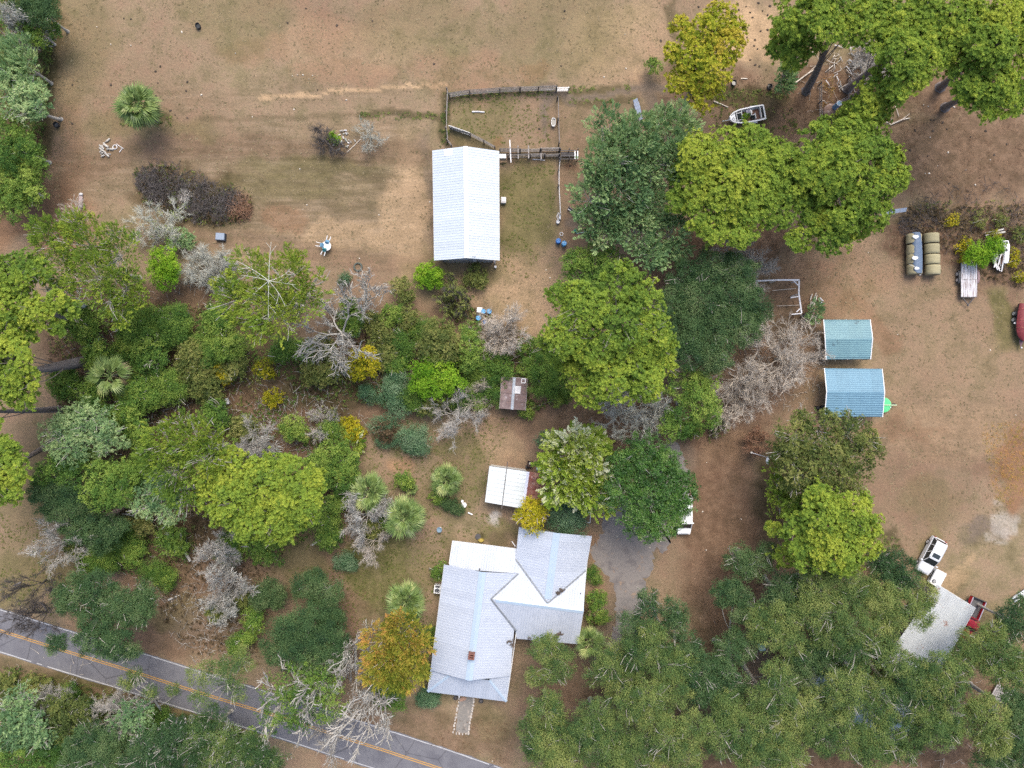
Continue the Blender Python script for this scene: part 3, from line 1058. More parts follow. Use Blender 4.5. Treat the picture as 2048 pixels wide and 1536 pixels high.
def tree(kind, label, h, clumps, base=None, cat=None, name=None, group=None, bare=0.0, low=None, dens=1.0, sc=1.0, moss=0, spokes=None, tk=1.0, tint=0.0):
    tshift[0] = tint
    _seed[0] += 1
    r = np.random.default_rng(_seed[0])
    sp = list(SP[kind])
    sp[3] *= dens
    sp[1] *= sc
    tm, sc_, fx, dn, nsub, flat, upb, lm, bk, lr, tmn, sd = sp
    mx, my = np.mean([c[0] for c in clumps]), np.mean([c[1] for c in clumps])
    ext = max([math.hypot(c[0] - mx, c[1] - my) + c[2] for c in clumps])
    shrub = h < 4.2
    cl = []
    for (px, py, pr) in clumps:
        f = math.hypot(px - mx, py - my) / ext
        ztop = h * (1 - (.18 if not shrub else .35) * f * f - r.uniform(0, .08))
        pr = pr * (1.2 if shrub else 1.0 if kind.startswith('oak') else 1.08)
        rad0 = pr / S * (H - ztop) / H
        z = max(ztop - rad0 * flat * .8, .25 * rad0)
        x, y = W(px, py, z + rad0 * flat * .4)
        cl.append((x, y, z, pr / S * (H - z) / H))
    if base is None:
        bx, by = push_out(*W(mx, my, h * .8))
    else:
        bx, by = W(*base)
    root = thing(name or NAME.get(kind, ('shrub' if shrub else 'tree', ''))[0], label, cat or NAME.get(kind, ('', 'shrub' if shrub else 'tree'))[1], (bx, by, 0), 0, group)
    P, D, T, subs = crown_points(cl, sp, r)
    v, t = spray_arrays(TM[tm], P, D, np.full(len(P), sc_) * r.uniform(.75, 1.2, len(P)), T, r, fx)
    off = np.array([bx, by, 0.0])
    v[:, 2] = np.maximum(v[:, 2], .03)
    link('crown', tri_mesh('crown', v - off, t), LM[lm], root)
    # trunk and limbs
    segs = []
    top = np.array([np.mean([c[0] for c in cl]), np.mean([c[1] for c in cl]), min(max(c[2] for c in cl), h * .86)])
    b = np.array([bx, by, -.1])
    tr = (.018 * h + .04) * tk * (1.25 if kind.startswith('pine') else 1.0)
    pts = curve_pts(b, top, r, 8, .03 if kind.startswith('pine') else .05)
    segs += chain(pts, tr * 1.15, tr * .35)
    segs.append((b, b + np.array([0, 0, .5]), tr * 1.7, tr * 1.15))
    for (x, y, z, rad) in cl:
        k = r.integers(3, 7) if not shrub else r.integers(1, 4)
        lp = curve_pts(pts[k], (x, y, z - rad * flat * .15), r, 5, .10)
        segs += chain(lp, max(lr * h / 12, .03), .025)
    hub = {(x, y, z): np.array([x, y, z - rad * flat * .15]) for x, y, z, rad in cl}
    for (s_, c) in subs[::2 if bare else 4]:
        segs += chain(curve_pts(hub[tuple(c)], s_ + (s_ - c) * .15, r, 3, .14), .05, .022)
    if bare:                            # pale twigs that stand clear of the foliage
        n = int(len(subs) * bare * .55)
        for i in r.choice(len(subs), n):
            s_, c = subs[i]
            d = unit(s_ - c + r.normal(0, .3, 3) + np.array([0, 0, .5]))
            for q in range(3):
                e = s_ + unit(d + r.normal(0, .5, 3)) * r.uniform(.5, 1.3)
                segs += chain(curve_pts(hub[tuple(c)], e, r, 4, .15), .045, .018)
    if spokes:                          # long pale limbs lying out over the crown
        n, rp, spx, spy, rr_ = spokes
        sx, sy = W(spx, spy, h)
        R_ = rp / S * (H - h) / H
        ls = chain(curve_pts(top, (sx, sy, h + .1), r, 3, .03), tr * .6, rr_)
        for i in range(n):
            a = 2 * PI * (i + r.uniform(-.3, .3)) / n
            l = R_ * r.uniform(.6, 1.1)
            lp = curve_pts((sx, sy, h + .05), (sx + l * math.cos(a), sy + l * math.sin(a), h + r.uniform(-.8, .5)), r, 6, .07)
            ls += chain(lp, rr_, .02)
            for k in (2, 3, 4, 5):
                if r.random() < .7:
                    d = unit(np.array([math.cos(a + r.choice([-.7, .7])), math.sin(a + r.choice([-.7, .7])), r.uniform(-.2, .3)]))
                    ls += chain(curve_pts(lp[k], lp[k] + d * R_ * r.uniform(.15, .35), r, 3, .1), rr_ * .5, .018)
        link('limbs', seg_mesh('limbs', [(p - off, q_ - off, a, c_) for p, q_, a, c_ in ls], nside=5), BARK_LICHEN, root)
    sv = [(p - off, q_ - off, a, c_) for p, q_, a, c_ in segs]
    link('trunk', seg_mesh('trunk', sv, nside=6), bk, root)
    if moss:
        n = int(moss)
        i = r.choice(len(P), n)
        mv, mt = spray_arrays(TM['moss'], P[i] + np.array([0, 0, .1]), np.tile([0, 0, 1.0], (n, 1)), r.uniform(.7, 1.3, n), r.normal(.5, .15, n), r)
        link('moss', tri_mesh('moss', mv - off, mt), LM['moss'], root)
    return root


def bare_tree(label, px, py, pr, h, bark=BARK_GREY, base=None, stems=6, levels=5, name='bare_tree', cat='tree', group=None, moss=0, seed=None, squash=1.0, rot=0.0, rmin=.013, rtop=None, thick=.30, leaf=None, upright=.55, kids=3, fuzz=3):
    _seed[0] += 1
    r = np.random.default_rng(seed or _seed[0])
    segs = []
    joints = []

    def grow(p, d, L, rad, lev):
        steps = 3
        for k in range(steps):
            d = unit(d + r.normal(0, .17, 3) + np.array([0, 0, .03]))
            q_ = p + d * (L / steps)
            r2 = max(rad * .86, rmin)
            segs.append((p, q_, max(rad, rmin), r2))
            p, rad = q_, r2
            if lev < levels and k < steps - 1 and r.random() < .8:
                e = unit(d + r.normal(0, .62, 3))
                grow(p, e, L * r.uniform(.45, .72), rad * .5, lev + 1)
        joints.append((p, lev))
        if lev < levels:
            for _ in range(kids - 1):
                grow(p, unit(d + r.normal(0, .48, 3)), L * r.uniform(.55, .8), rad * .66, lev + 1)

    for i in range(stems):
        th = 2 * PI * (i + r.uniform(-.35, .35)) / stems
        e = r.uniform(upright - .3, upright + .35)
        d = np.array([math.cos(th) * math.cos(e), math.sin(th) * math.cos(e), math.sin(e)])
        grow(np.array([0, 0, .28]), d, .36, .05, 1)
    E = np.array([s[1] for s in segs])
    cx = 0
    ext = np.percentile(np.hypot(E[:, 0], E[:, 1]), 98.5)
    zt = E[:, 2].max()
    zc = h * .8
    x, y = W(px, py, zc)
    rad = pr / S * (H - zc) / H
    bx, by = W(*base) if base else (x, y)
    off = np.array([bx, by, 0.0])
    cr, sr = math.cos(rot), math.sin(rot)

    def T(p):
        q_ = np.array([p[0] / ext * rad, p[1] / ext * rad * squash, p[2] / zt * h])
        q_ = np.array([q_[0] * cr - q_[1] * sr, q_[0] * sr + q_[1] * cr, q_[2]])
        f = min(1.0, p[2] / .28)
        return q_ + np.array([x, y, 0]) * f + off * (1 - f) - off

    k_ = rad / ext
    out = [(T(a), T(b), max(ra_ * k_ * thick, rmin), max(rb_ * k_ * thick, rmin)) for a, b, ra_, rb_ in segs]
    if fuzz:
        ends = [(T(a), T(b)) for a, b, ra_, rb_ in segs if rb_ < .022]
        for a, b in ends:
            d0 = unit(b - a)
            for _ in range(fuzz):
                d = unit(d0 + r.normal(0, .55, 3))
                l = r.uniform(.25, .6) * min(1.0, rad / 3)
                out.append((b, b + d * l, .011, .008))
    root = thing(name, label, cat, (bx, by, 0), 0, group)
    tr = rtop or (.05 * k_ * thick * 1.5)
    cpt = T(np.array([0, 0, .28]))
    tp = curve_pts(np.array([0, 0, -.1]), cpt, r, 5, .04)
    link('trunk', seg_mesh('trunk', chain(tp, tr * 1.4, tr), nside=6), bark, root)
    link('branches', seg_mesh('branches', out, nside=3), bark, root)
    if moss or leaf:
        J = np.array([T(p) for p, l in joints])
        if moss:
            i = r.choice(len(J), min(moss, len(J) * 3))
            n = len(i)
            mv, mt = spray_arrays(TM['moss'], J[i] + r.normal(0, .15, (n, 3)), np.tile([0, 0, 1.0], (n, 1)) + r.normal(0, .4, (n, 3)), r.uniform(.6, 1.25, n), r.normal(.5, .16, n), r)
            link('moss', tri_mesh('moss', mv, mt), LM['moss'], root)
        if leaf:
            lm, n, tm = leaf
            i = r.choice(len(J), n)
            mv, mt = spray_arrays(TM[tm], J[i] + r.normal(0, .2, (n, 3)), r.normal(0, .6, (n, 3)) + np.array([0, 0, .8]), r.uniform(.6, 1.1, n), r.normal(.5, .16, n), r)
            link('leaves', tri_mesh('leaves', mv, mt), LM[lm], root)
    return root


# ------------------------------------------------------------------ palms
def frond_mesh(r, L=1.0):
    mb = MB()
    mb.loft([[(x, -w, z), (x, 0, z + w * .5), (x, w, z)] for x, w, z in ((0, .035, 0), (.35, .028, .02), (.62, .022, 0))], closed=False, caps=False)
    n = 13
    for i in range(n):
        a = -1.15 + 2.3 * i / (n - 1) + r.normal(0, .03)
        l = L * (.55 + .62 * math.cos(a * .9)) * r.uniform(.9, 1.06)
        o = np.array([.55 + .05 * math.cos(a), 0, 0.0])
        d = np.array([math.cos(a * .72), math.sin(a * .72), 0])
        s = np.array([-d[1], d[0], 0])
        w = .062
        rise = .26 * abs(math.sin(a)) - .05
        m = o + d * l * .6 + np.array([0, 0, rise])
        tip = o + d * l * 1.05 + np.array([0, 0, rise - .22 - r.uniform(0, .16)])
        mb.add([o, m + s * w, m + np.array([0, 0, -.05]), m - s * w, tip], [(0, 2, 1), (0, 3, 2), (1, 2, 4), (2, 3, 4)])
    me = mb.mesh('frond')
    a = me.attributes.new('tint', 'FLOAT', 'POINT')
    base = r.uniform(.15, .85)
    a.data.foreach_set('value', np.clip(base + r.normal(0, .12, len(me.vertices)), 0, 1).astype(np.float32))
    me.materials.append(LM['palm'])
    return me


_fr = np.random.default_rng(77)
FRONDS = [frond_mesh(_fr, _fr.uniform(.95, 1.15)) for _ in range(12)]
FROND_DRY = []
for _ in range(2):
    me = frond_mesh(_fr, 1.0)
    me.materials.clear()
    me.materials.append(LM['straw'])
    FROND_DRY.append(me)


def palm(label, px, py, pr, h, nf=34, base=None, dry=5, seed=1, zc=None, low=-.35):
    r = np.random.default_rng(seed)
    zc = zc or h - .6
    x, y = W(px, py, zc)
    R = pr / S * (H - zc) / H
    bx, by = W(*base) if base else (x, y)
    root = thing('palm_tree', label, 'palm', (bx, by, 0))
    tp = curve_pts((0, 0, -.1), (x - bx, y - by, zc), r, 5, .03)
    link('trunk', seg_mesh('trunk', chain(tp, .24, .20), nside=8), BARK, root)
    for i in range(nf + dry):
        dr = i >= nf
        f = (i + .5) / nf if not dr else 1.0
        el = 1.25 - (1.25 - low) * f ** .8 + r.normal(0, .07) if not dr else r.uniform(-.75, -.4)
        az_ = i * 2.39996 + r.normal(0, .12)
        o = link('frond', FROND_DRY[i % 2] if dr else FRONDS[(i * 5) % len(FRONDS)], None, root)
        s = R / 1.68 * (.86 + .14 * r.random()) * (1.0 if f > .25 else .8)
        o.location = (x - bx + .1 * math.cos(az_), y - by + .1 * math.sin(az_), zc - .1 * f)
        o.rotation_euler = (r.normal(0, .25), -el, az_)
        o.scale = (s, s, s)
    return root
# ------------------------------------------------------------------ trees and shrubs, one entry each
# --- pines and other tall trees at the upper side of the photograph
tree('pine_yellow', 'yellowing pine beside the bare sandy patch, the yellowest tall crown in the field', 13, [(1442, 42, 36), (1405, 66, 38), (1452, 92, 34), (1385, 112, 34), (1425, 142, 36), (1368, 160, 30), (1405, 186, 32), (1345, 105, 18), (1365, 55, 20), (1470, 60, 20)], base=(1372, 205), dens=.95)
tree('pine', 'broad pine with tufted crown next to the grey-green cedar, south of the white boat', 15, [(1400, 312, 40), (1450, 295, 42), (1512, 292, 42), (1560, 322, 40), (1398, 372, 40), (1455, 372, 48), (1405, 335, 36), (1480, 330, 40), (1520, 335, 38)])
tree('pine', 'pine crown with drooping lower boughs above the bare white branches', 14, [(1520, 385, 46), (1578, 378, 36), (1420, 425, 40), (1488, 438, 42), (1552, 420, 38), (1428, 464, 24), (1480, 478, 20), (1470, 400, 40), (1575, 350, 28), (1602, 345, 26), (1598, 400, 26), (1365, 340, 26), (1360, 400, 24)])
tree('pine', 'large pine spreading over the brown pasture, nearest the covered hay bales', 16, [(1648, 280, 38), (1705, 275, 42), (1752, 312, 40), (1782, 352, 34), (1685, 340, 46), (1740, 378, 42), (1695, 418, 40), (1755, 425, 28), (1620, 318, 26), (1700, 310, 40), (1782, 310, 22), (1628, 345, 30), (1655, 365, 32), (1668, 312, 30)])
tree('pine', 'ragged pine with dark gaps behind the hay bales on the dirt drive side', 13, [(1640, 392, 34), (1640, 440, 30), (1668, 470, 34), (1690, 445, 34), (1620, 420, 26), (1600, 480, 22), (1720, 450, 26)])
tree('pine', 'pine whose dark trunk leans over the pale fallen branches', 17, [(1692, 18, 40), (1640, 20, 36), (1735, 45, 42), (1600, 32, 42), (1700, 60, 30), (1655, 55, 28)], base=(1612, 182), dens=.9)
tree('pine', 'open pine over the bright sand patch with cow dung round it', 13, [(1572, 82, 34), (1610, 70, 34), (1590, 112, 26), (1556, 98, 20), (1625, 95, 20), (1580, 50, 26)], base=(1572, 150), dens=.9)
tree('pine', 'bright yellow-green pine beside the grey heap of dead branches', 18, [(1842, 36, 46), (1872, 88, 42), (1815, 108, 40), (1822, 152, 34), (1862, 20, 36), (1795, 178, 24), (1848, 125, 34), (1800, 60, 34), (1892, 60, 30), (1770, 95, 26), (1780, 20, 30)], base=(1695, 178))
tree('pine', 'sparse pine with thin olive foliage over the fallen branches', 15, [(1762, 30, 34), (1790, 40, 30), (1745, 185, 26), (1765, 150, 22), (1735, 215, 24), (1755, 245, 22)], base=(1690, 205), dens=.55)
tree('pine', 'tall pine at the far upper corner with several dark leaning trunks', 19, [(1958, 60, 46), (2010, 42, 46), (2032, 112, 42), (2060, 60, 40), (1925, 30, 38), (1905, 80, 30), (1990, 90, 40), (2050, 10, 40)], base=(1880, 175))
tree('pine', 'pine with hanging bright tufts over the brown pasture edge', 17, [(1982, 160, 46), (1940, 150, 34), (2002, 200, 34), (1968, 215, 24), (2040, 190, 34), (1912, 120, 26), (1930, 185, 24)], base=(1890, 215))
tree('cedar', 'small dense conifer beside the dark pine trunk north of the white boat', 3.8, [(1570, 156, 17), (1566, 168, 13), (1573, 146, 12)], name='cedar_tree', cat='cedar', dens=1.2)
tree('pine', 'low pine bough spreading over the pen of grey rails by the blue tank', 11, [(1735, 200, 26), (1715, 222, 26), (1745, 232, 24), (1690, 250, 30), (1660, 262, 26), (1765, 215, 24), (1780, 190, 20)], dens=.8)
# --- the grey-green cedars and trees round the yard
tree('cedar', 'tall grey-green cedar beside the leaning metal sheet', 13, [(1222, 262, 38), (1270, 272, 42), (1212, 320, 44), (1285, 322, 46), (1245, 375, 46), (1182, 398, 34), (1205, 350, 36), (1250, 300, 40)], bare=.25)
tree('cedar', 'grey-green cedar crown between the pine and the dirt trail', 12, [(1342, 268, 42), (1362, 240, 28), (1332, 325, 40), (1300, 375, 42), (1355, 305, 30), (1320, 235, 20)], bare=.2)
tree('cedar', 'lower lobed grey-green cedar overlooking the blue barrels', 11, [(1212, 448, 44), (1282, 458, 46), (1340, 470, 40), (1322, 505, 28), (1248, 420, 40), (1300, 420, 38), (1300, 500, 26), (1190, 440, 30)], bare=.25)
tree('green', 'bushy mid-green tree squeezed between the cedar and the big pine', 8, [(1160, 540, 30), (1202, 520, 38), (1152, 520, 22), (1230, 552, 32), (1190, 552, 28)])
tree('pine', 'huge bright pine with pale dead twigs at its middle, near the bare grey tree', 18, [(1242, 580, 46), (1284, 605, 42), (1172, 622, 44), (1232, 645, 50), (1302, 662, 40), (1132, 672, 40), (1202, 692, 48), (1112, 690, 28), (1120, 590, 22), (1150, 590, 28)], bare=.3)
tree('pine', 'pine crown filling the gap down to the round grey bare tree', 16, [(1272, 712, 46), (1312, 720, 34), (1172, 740, 42), (1230, 758, 46), (1184, 780, 34), (1290, 765, 34), (1130, 720, 24), (1325, 690, 24)], bare=.2)
tree('oak_dark', 'very dark round oak beside the bleached bare branches', 11, [(1370, 560, 36), (1420, 540, 40), (1475, 545, 40), (1350, 610, 40), (1410, 600, 50), (1470, 600, 48), (1510, 610, 34), (1370, 660, 40), (1430, 660, 50), (1485, 650, 40), (1380, 700, 40), (1430, 710, 36), (1350, 690, 26)], bare=.15)
tree('green', 'leafy green tree wedged between two bare grey trees', 9, [(1372, 772, 36), (1402, 800, 38), (1362, 840, 28), (1405, 762, 30), (1345, 855, 24), (1420, 830, 22)])
tree('pale', 'yellow-green tree frosted with pale lichen beside the rusty shed roof', 8, [(1122, 915, 30), (1152, 910, 42), (1190, 935, 40), (1150, 965, 42), (1122, 962, 28), (1182, 975, 32), (1170, 890, 26), (1108, 925, 18), (1190, 1000, 22)], bare=.3)
tree('yellow', 'small yellow and grey tree hanging over the edge of the house roof', 5.4, [(1062, 1025, 24), (1078, 1018, 18), (1050, 1034, 18), (1068, 1044, 20)], bare=.8)
tree('blue', 'bluish round shrub between the lichened tree and the house', 4, [(1135, 1030, 26), (1120, 1045, 20), (1148, 1045, 22), (1140, 1012, 18)])
tree('blue', 'dark shrub tucked behind the lichened tree on the drive side', 4.1, [(1172, 880, 24), (1190, 872, 16), (1090, 880, 14)])
tree('magnolia', 'glossy dark magnolia standing over the white van on the grey drive', 10, [(1292, 905, 36), (1265, 948, 42), (1312, 958, 50), (1352, 968, 38), (1242, 992, 32), (1302, 1008, 46), (1350, 1008, 34), (1282, 1042, 34), (1328, 1046, 26), (1300, 1066, 18), (1376, 985, 18), (1250, 925, 26), (1335, 925, 24), (1364, 1004, 18), (1352, 1040, 16)], bare=.1)
tree('olive', 'feathery olive tree beside the blue carports with grey limbs', 12, [(1592, 880, 34), (1642, 862, 40), (1700, 872, 40), (1724, 905, 34), (1660, 925, 48), (1602, 935, 40), (1692, 955, 42), (1570, 905, 26), (1622, 975, 38), (1735, 880, 20), (1605, 840, 20)], bare=.5)
tree('cypress', 'bright green low tree at the foot of the olive feathery tree by the utility pole', 8, [(1568, 940, 28), (1575, 985, 28), (1592, 905, 26), (1562, 1010, 26), (1556, 965, 20)], base=(1552, 950))
tree('pine', 'round dense pine near the silver car, south of the olive feathery tree', 15, [(1652, 1035, 44), (1702, 1030, 42), (1722, 1078, 40), (1670, 1090, 50), (1622, 1105, 38), (1740, 1052, 22), (1600, 1062, 30), (1690, 1115, 32), (1640, 1000, 30)])
tree('pine', 'small drooping pine bough lit between the dark oak and the round pine', 9, [(1572, 1110, 22), (1590, 1012, 24), (1550, 1060, 16), (1612, 1120, 20)], dens=.8)
# --- oaks in the lower half beyond the house
OAKS = [
    ('dark oak standing alone on the dirt beside the grey drive loop', 'oak_dark', 8, [(1480, 1118, 28), (1512, 1130, 28), (1490, 1140, 24), (1535, 1105, 20)]),
    ('slim oak touching the lower corner of the house roof', 'oak', 8, [(1086, 1300, 26), (1122, 1325, 32), (1098, 1285, 18), (1105, 1345, 24), (1070, 1355, 18)]),
    ('tall dark oak whose crown points stand on the grey drive', 'oak_dark', 11, [(1296, 1195, 18), (1296, 1225, 22), (1345, 1220, 24), (1352, 1252, 28), (1258, 1248, 26), (1300, 1285, 34), (1372, 1292, 30)]),
    ('oak with yellow-green tops just beyond the drive end', 'oak', 12, [(1310, 1290, 34), (1330, 1335, 36), (1275, 1305, 32), (1360, 1330, 34), (1300, 1265, 22)]),
    ('oak leaning over the palm by the house corner', 'oak', 10, [(1225, 1330, 36), (1250, 1300, 28), (1200, 1350, 28), (1238, 1370, 32), (1270, 1355, 28)]),
    ('oak with exposed white limbs in the middle of the grove', 'oak', 12, [(1295, 1405, 42), (1345, 1385, 34), (1260, 1410, 32), (1310, 1440, 34)]),
    ('oak with pale twisted limb beside the heart-topped oak', 'oak_dark', 11, [(1402, 1345, 36), (1385, 1310, 26), (1420, 1380, 34), (1395, 1385, 30), (1375, 1352, 24)]),
    ('oak on the bare lawn edge below the house, spreading low', 'oak', 9, [(1090, 1425, 36), (1072, 1460, 30), (1115, 1455, 30), (1100, 1400, 20)]),
    ('dense oak at the bottom edge nearest the roadside lawn', 'oak', 10, [(1095, 1505, 40), (1140, 1485, 36), (1130, 1525, 38), (1070, 1495, 24)]),
    ('oak with white forked limbs above the dark stump gap', 'oak', 11, [(1195, 1435, 38), (1170, 1465, 34), (1225, 1465, 34), (1200, 1500, 34)]),
    ('yellowish oak at the bottom edge amid the grove', 'oak', 11, [(1262, 1500, 42), (1305, 1520, 36), (1235, 1530, 36), (1290, 1480, 28)]),
    ('oak over the reddish litter with pale dead limbs lying by it', 'oak', 12, [(1345, 1480, 40), (1385, 1460, 34), (1370, 1515, 36), (1330, 1450, 26)]),
    ('grey-green oak by the bare reddish clearing in the grove', 'oak', 12, [(1440, 1470, 40), (1455, 1430, 36), (1480, 1465, 34), (1490, 1500, 34), (1450, 1405, 24)]),
    ('oak beside the grey soil hollow with the pale blue bin', 'oak_dark', 10, [(1462, 1310, 32), (1448, 1345, 30), (1490, 1290, 26), (1470, 1375, 28)]),
    ('leafy oak between the blue bin and the silver roof', 'oak', 11, [(1545, 1270, 38), (1570, 1240, 34), (1520, 1250, 28), (1585, 1285, 34), (1510, 1225, 20)]),
    ('oak above the blue bin with greyish leaf tufts', 'oak_dark', 10, [(1570, 1180, 34), (1605, 1170, 36), (1550, 1205, 26), (1590, 1210, 30)]),
    ('broad oak behind the round pine toward the silver roof', 'oak', 12, [(1640, 1180, 42), (1680, 1160, 40), (1660, 1220, 40), (1620, 1220, 34), (1705, 1200, 32)]),
    ('dark oak pressed against the side of the silver car', 'oak_dark', 10, [(1790, 1130, 34), (1815, 1155, 26), (1770, 1160, 36), (1800, 1175, 26), (1760, 1125, 24)]),
    ('oak covering the near end of the silver roof by the white truck canopy', 'oak', 11, [(1762, 1205, 40), (1800, 1215, 36), (1835, 1230, 30), (1850, 1190, 24), (1775, 1245, 34), (1735, 1180, 32)]),
    ('oak spreading across the middle of the silver roof', 'oak', 12, [(1700, 1255, 40), (1740, 1275, 38), (1665, 1275, 36), (1760, 1300, 30), (1715, 1300, 34)]),
    ('oak over the hidden eave with roof patches showing through', 'oak_dark', 10, [(1610, 1320, 36), (1640, 1295, 32), (1655, 1330, 22), (1600, 1355, 30), (1690, 1325, 26)]),
    ('oak with pale dead fork hanging over the roof edge', 'oak', 12, [(1880, 1340, 36), (1850, 1345, 30), (1905, 1370, 32), (1870, 1380, 36), (1925, 1340, 22)]),
    ('large yellow-tipped oak at the low end of the silver roof', 'oak', 12, [(1852, 1420, 42), (1895, 1430, 36), (1880, 1465, 36), (1835, 1460, 36), (1905, 1465, 22)]),
    ('oak between the two hidden roofs in the deepest shade', 'oak', 11, [(1760, 1390, 36), (1730, 1365, 28), (1790, 1365, 26), (1770, 1425, 26), (1740, 1420, 22)]),
    ('oak along the bottom edge under the silver roof', 'oak', 11, [(1775, 1485, 38), (1735, 1470, 34), (1745, 1505, 36), (1810, 1495, 34), (1700, 1490, 28)]),
    ('oak at the grey soil track near the bottom edge', 'oak', 11, [(1605, 1420, 40), (1570, 1440, 36), (1630, 1450, 32), (1590, 1475, 36), (1640, 1395, 26)]),
    ('oak growing behind the white roof corner in the grove', 'oak', 12, [(1560, 1385, 36), (1530, 1410, 34), (1555, 1345, 28), (1520, 1440, 30)]),
    ('grey-green oak at the bottom edge beyond the reddish clearing', 'oak', 12, [(1545, 1495, 40), (1515, 1480, 30), (1580, 1515, 36), (1520, 1525, 30)]),
    ('oak next to the red pickup', 'oak', 10, [(1955, 1290, 34), (1930, 1310, 28), (1975, 1320, 30), (1990, 1265, 22)], (1985, 1292)),
    ('dark oak hiding the black tyre near the far edge', 'oak_dark', 9, [(2020, 1240, 28), (2040, 1210, 20), (2010, 1270, 26), (2048, 1255, 30)]),
    ('oak above the slatted deck near the far edge', 'oak', 11, [(2012, 1315, 36), (2045, 1330, 34), (2025, 1355, 28), (1990, 1345, 22)]),
    ('yellow-tipped oak at the far lower corner', 'oak', 12, [(1985, 1445, 42), (1965, 1415, 30), (2010, 1470, 36), (1950, 1450, 30), (1990, 1485, 30)]),
    ('oak at the far edge over dark ground', 'oak_dark', 12, [(2040, 1420, 36), (2055, 1455, 36), (2035, 1390, 26), (2060, 1490, 36)]),
    ('oak in the far bottom corner with grey twigs', 'oak_dark', 10, [(2000, 1510, 34), (2035, 1520, 36), (1975, 1525, 26)]),
    ('oak over the near corner of the bluish-white roof', 'oak', 12, [(1690, 1372, 34), (1665, 1390, 26), (1712, 1345, 26), (1700, 1405, 24)]),
    ('oak over the far end of the bluish-white roof', 'oak_dark', 11, [(1800, 1400, 28), (1815, 1375, 24), (1775, 1440, 24), (1830, 1395, 22)]),
    ('oak over the gap between the grey roof and the bluish-white roof', 'oak', 12, [(1795, 1325, 28), (1775, 1290, 24), (1825, 1345, 26), (1850, 1375, 26)]),
    ('oak over the reddish ground below the boundary of the grove', 'oak', 11, [(1680, 1450, 30), (1655, 1480, 28), (1690, 1425, 22)]),
]
for (lb, kd, h_, cl_, *b_) in OAKS:
    tree(kd, lb, h_, cl_, base=b_[0] if b_ else None, group='oaks of the grove below the house', bare=.35, dens=.85)
tree('oak_dark', 'small oak with a heart-shaped top and long bare pale trunk on the dirt', 9, [(1446, 1190, 25), (1480, 1190, 24), (1462, 1178, 20), (1478, 1230, 16), (1468, 1270, 14)], base=(1462, 1332))
# --- the left side
tree('cypress', 'wide wispy light-green tree with long pale boughs beside the dirt track', 12, [(112, 482, 44), (172, 490, 46), (235, 512, 42), (130, 540, 36), (192, 555, 50), (250, 572, 36), (85, 462, 26), (215, 600, 26), (150, 450, 28), (225, 470, 24), (275, 600, 20), (240, 630, 20)], bare=.3)
tree('pine', 'pine at the photo edge whose furrowed trunk and white dead boughs lean over the track', 15, [(30, 545, 40), (20, 612, 46), (72, 625, 32), (112, 598, 20), (30, 662, 36), (75, 540, 26), (-20, 570, 46), (140, 620, 16), (112, 655, 16)], base=(152, 650), bare=.3, tk=1.3)
tree('pine', 'pine with a long grey shaggy trunk lying across the thicket edge', 16, [(22, 720, 40), (42, 790, 28), (0, 690, 40), (-30, 750, 50), (12, 770, 28), (65, 765, 16)], base=(192, 719), bare=.3, tk=1.7)
tree('pine', 'pine mostly out of frame with a thin dark trunk over the tan grass', 14, [(-60, 830, 40), (-80, 790, 40), (-20, 850, 22)], base=(120, 818))
tree('pine', 'yellowish pine at the photo edge over the lower tan grass', 15, [(8, 900, 28), (16, 945, 34), (-20, 930, 44), (18, 985, 22), (-30, 980, 40)], base=(104, 886), bare=.3)
tree('greyolive', 'grey-green twiggy tree at the edge of the tan grass', 9, [(150, 850, 40), (118, 865, 34), (185, 850, 36), (135, 895, 34), (205, 875, 34), (165, 830, 26)], bare=.9)
tree('green', 'bright lower-limbed green tree at the tan grass edge', 8, [(125, 930, 34), (98, 945, 26), (160, 920, 30), (85, 965, 18), (140, 955, 24)])
tree('oak_dark', 'very dark tree with sparse leaves overhanging the tan grass', 8, [(95, 1000, 34), (130, 985, 30), (75, 985, 20), (150, 1010, 28), (110, 1020, 26)])
tree('green', 'olive-green tree in the dark gap of the thicket', 9, [(210, 960, 38), (235, 985, 30), (190, 985, 28), (245, 950, 24), (215, 1000, 24)])
tree('oak_dark', 'dark leafy tree at the low corner of the thicket near the sawn log', 7, [(175, 1050, 36), (200, 1075, 32), (150, 1060, 26), (225, 1055, 26)])
tree('cypress', 'yellow-green conifer at the thicket middle with grey dead twigs', 15, [(332, 890, 46), (388, 880, 44), (345, 945, 48), (415, 920, 46), (300, 925, 26), (365, 985, 32), (425, 880, 28), (360, 850, 24)], bare=.4)
tree('pine', 'dense pine in the thicket middle with drooping yellow-green tufts', 15, [(470, 950, 50), (520, 975, 48), (465, 1010, 46), (540, 1030, 44), (430, 990, 38), (500, 1050, 34), (560, 1060, 28)], bare=.2)
tree('pine', 'pine at the thicket end nearest the palms', 14, [(578, 960, 44), (602, 1002, 40), (620, 965, 26), (570, 1010, 36), (590, 1040, 26), (610, 1030, 20), (545, 940, 30)], bare=.25)
tree('greyolive', 'mossy grey-green tree hanging over the sawn log', 11, [(320, 990, 34), (300, 1010, 26), (335, 1020, 26), (318, 965, 24)], bare=.8)
tree('cypress', 'cypress with white limbs spreading like spokes from its middle', 15, [(500, 545, 40), (560, 560, 50), (602, 598, 40), (470, 598, 36), (500, 640, 32), (560, 628, 44), (620, 570, 28), (585, 520, 24), (530, 600, 44), (450, 575, 22), (520, 660, 20)], bare=.3, spokes=(8, 70, 538, 562, .038))
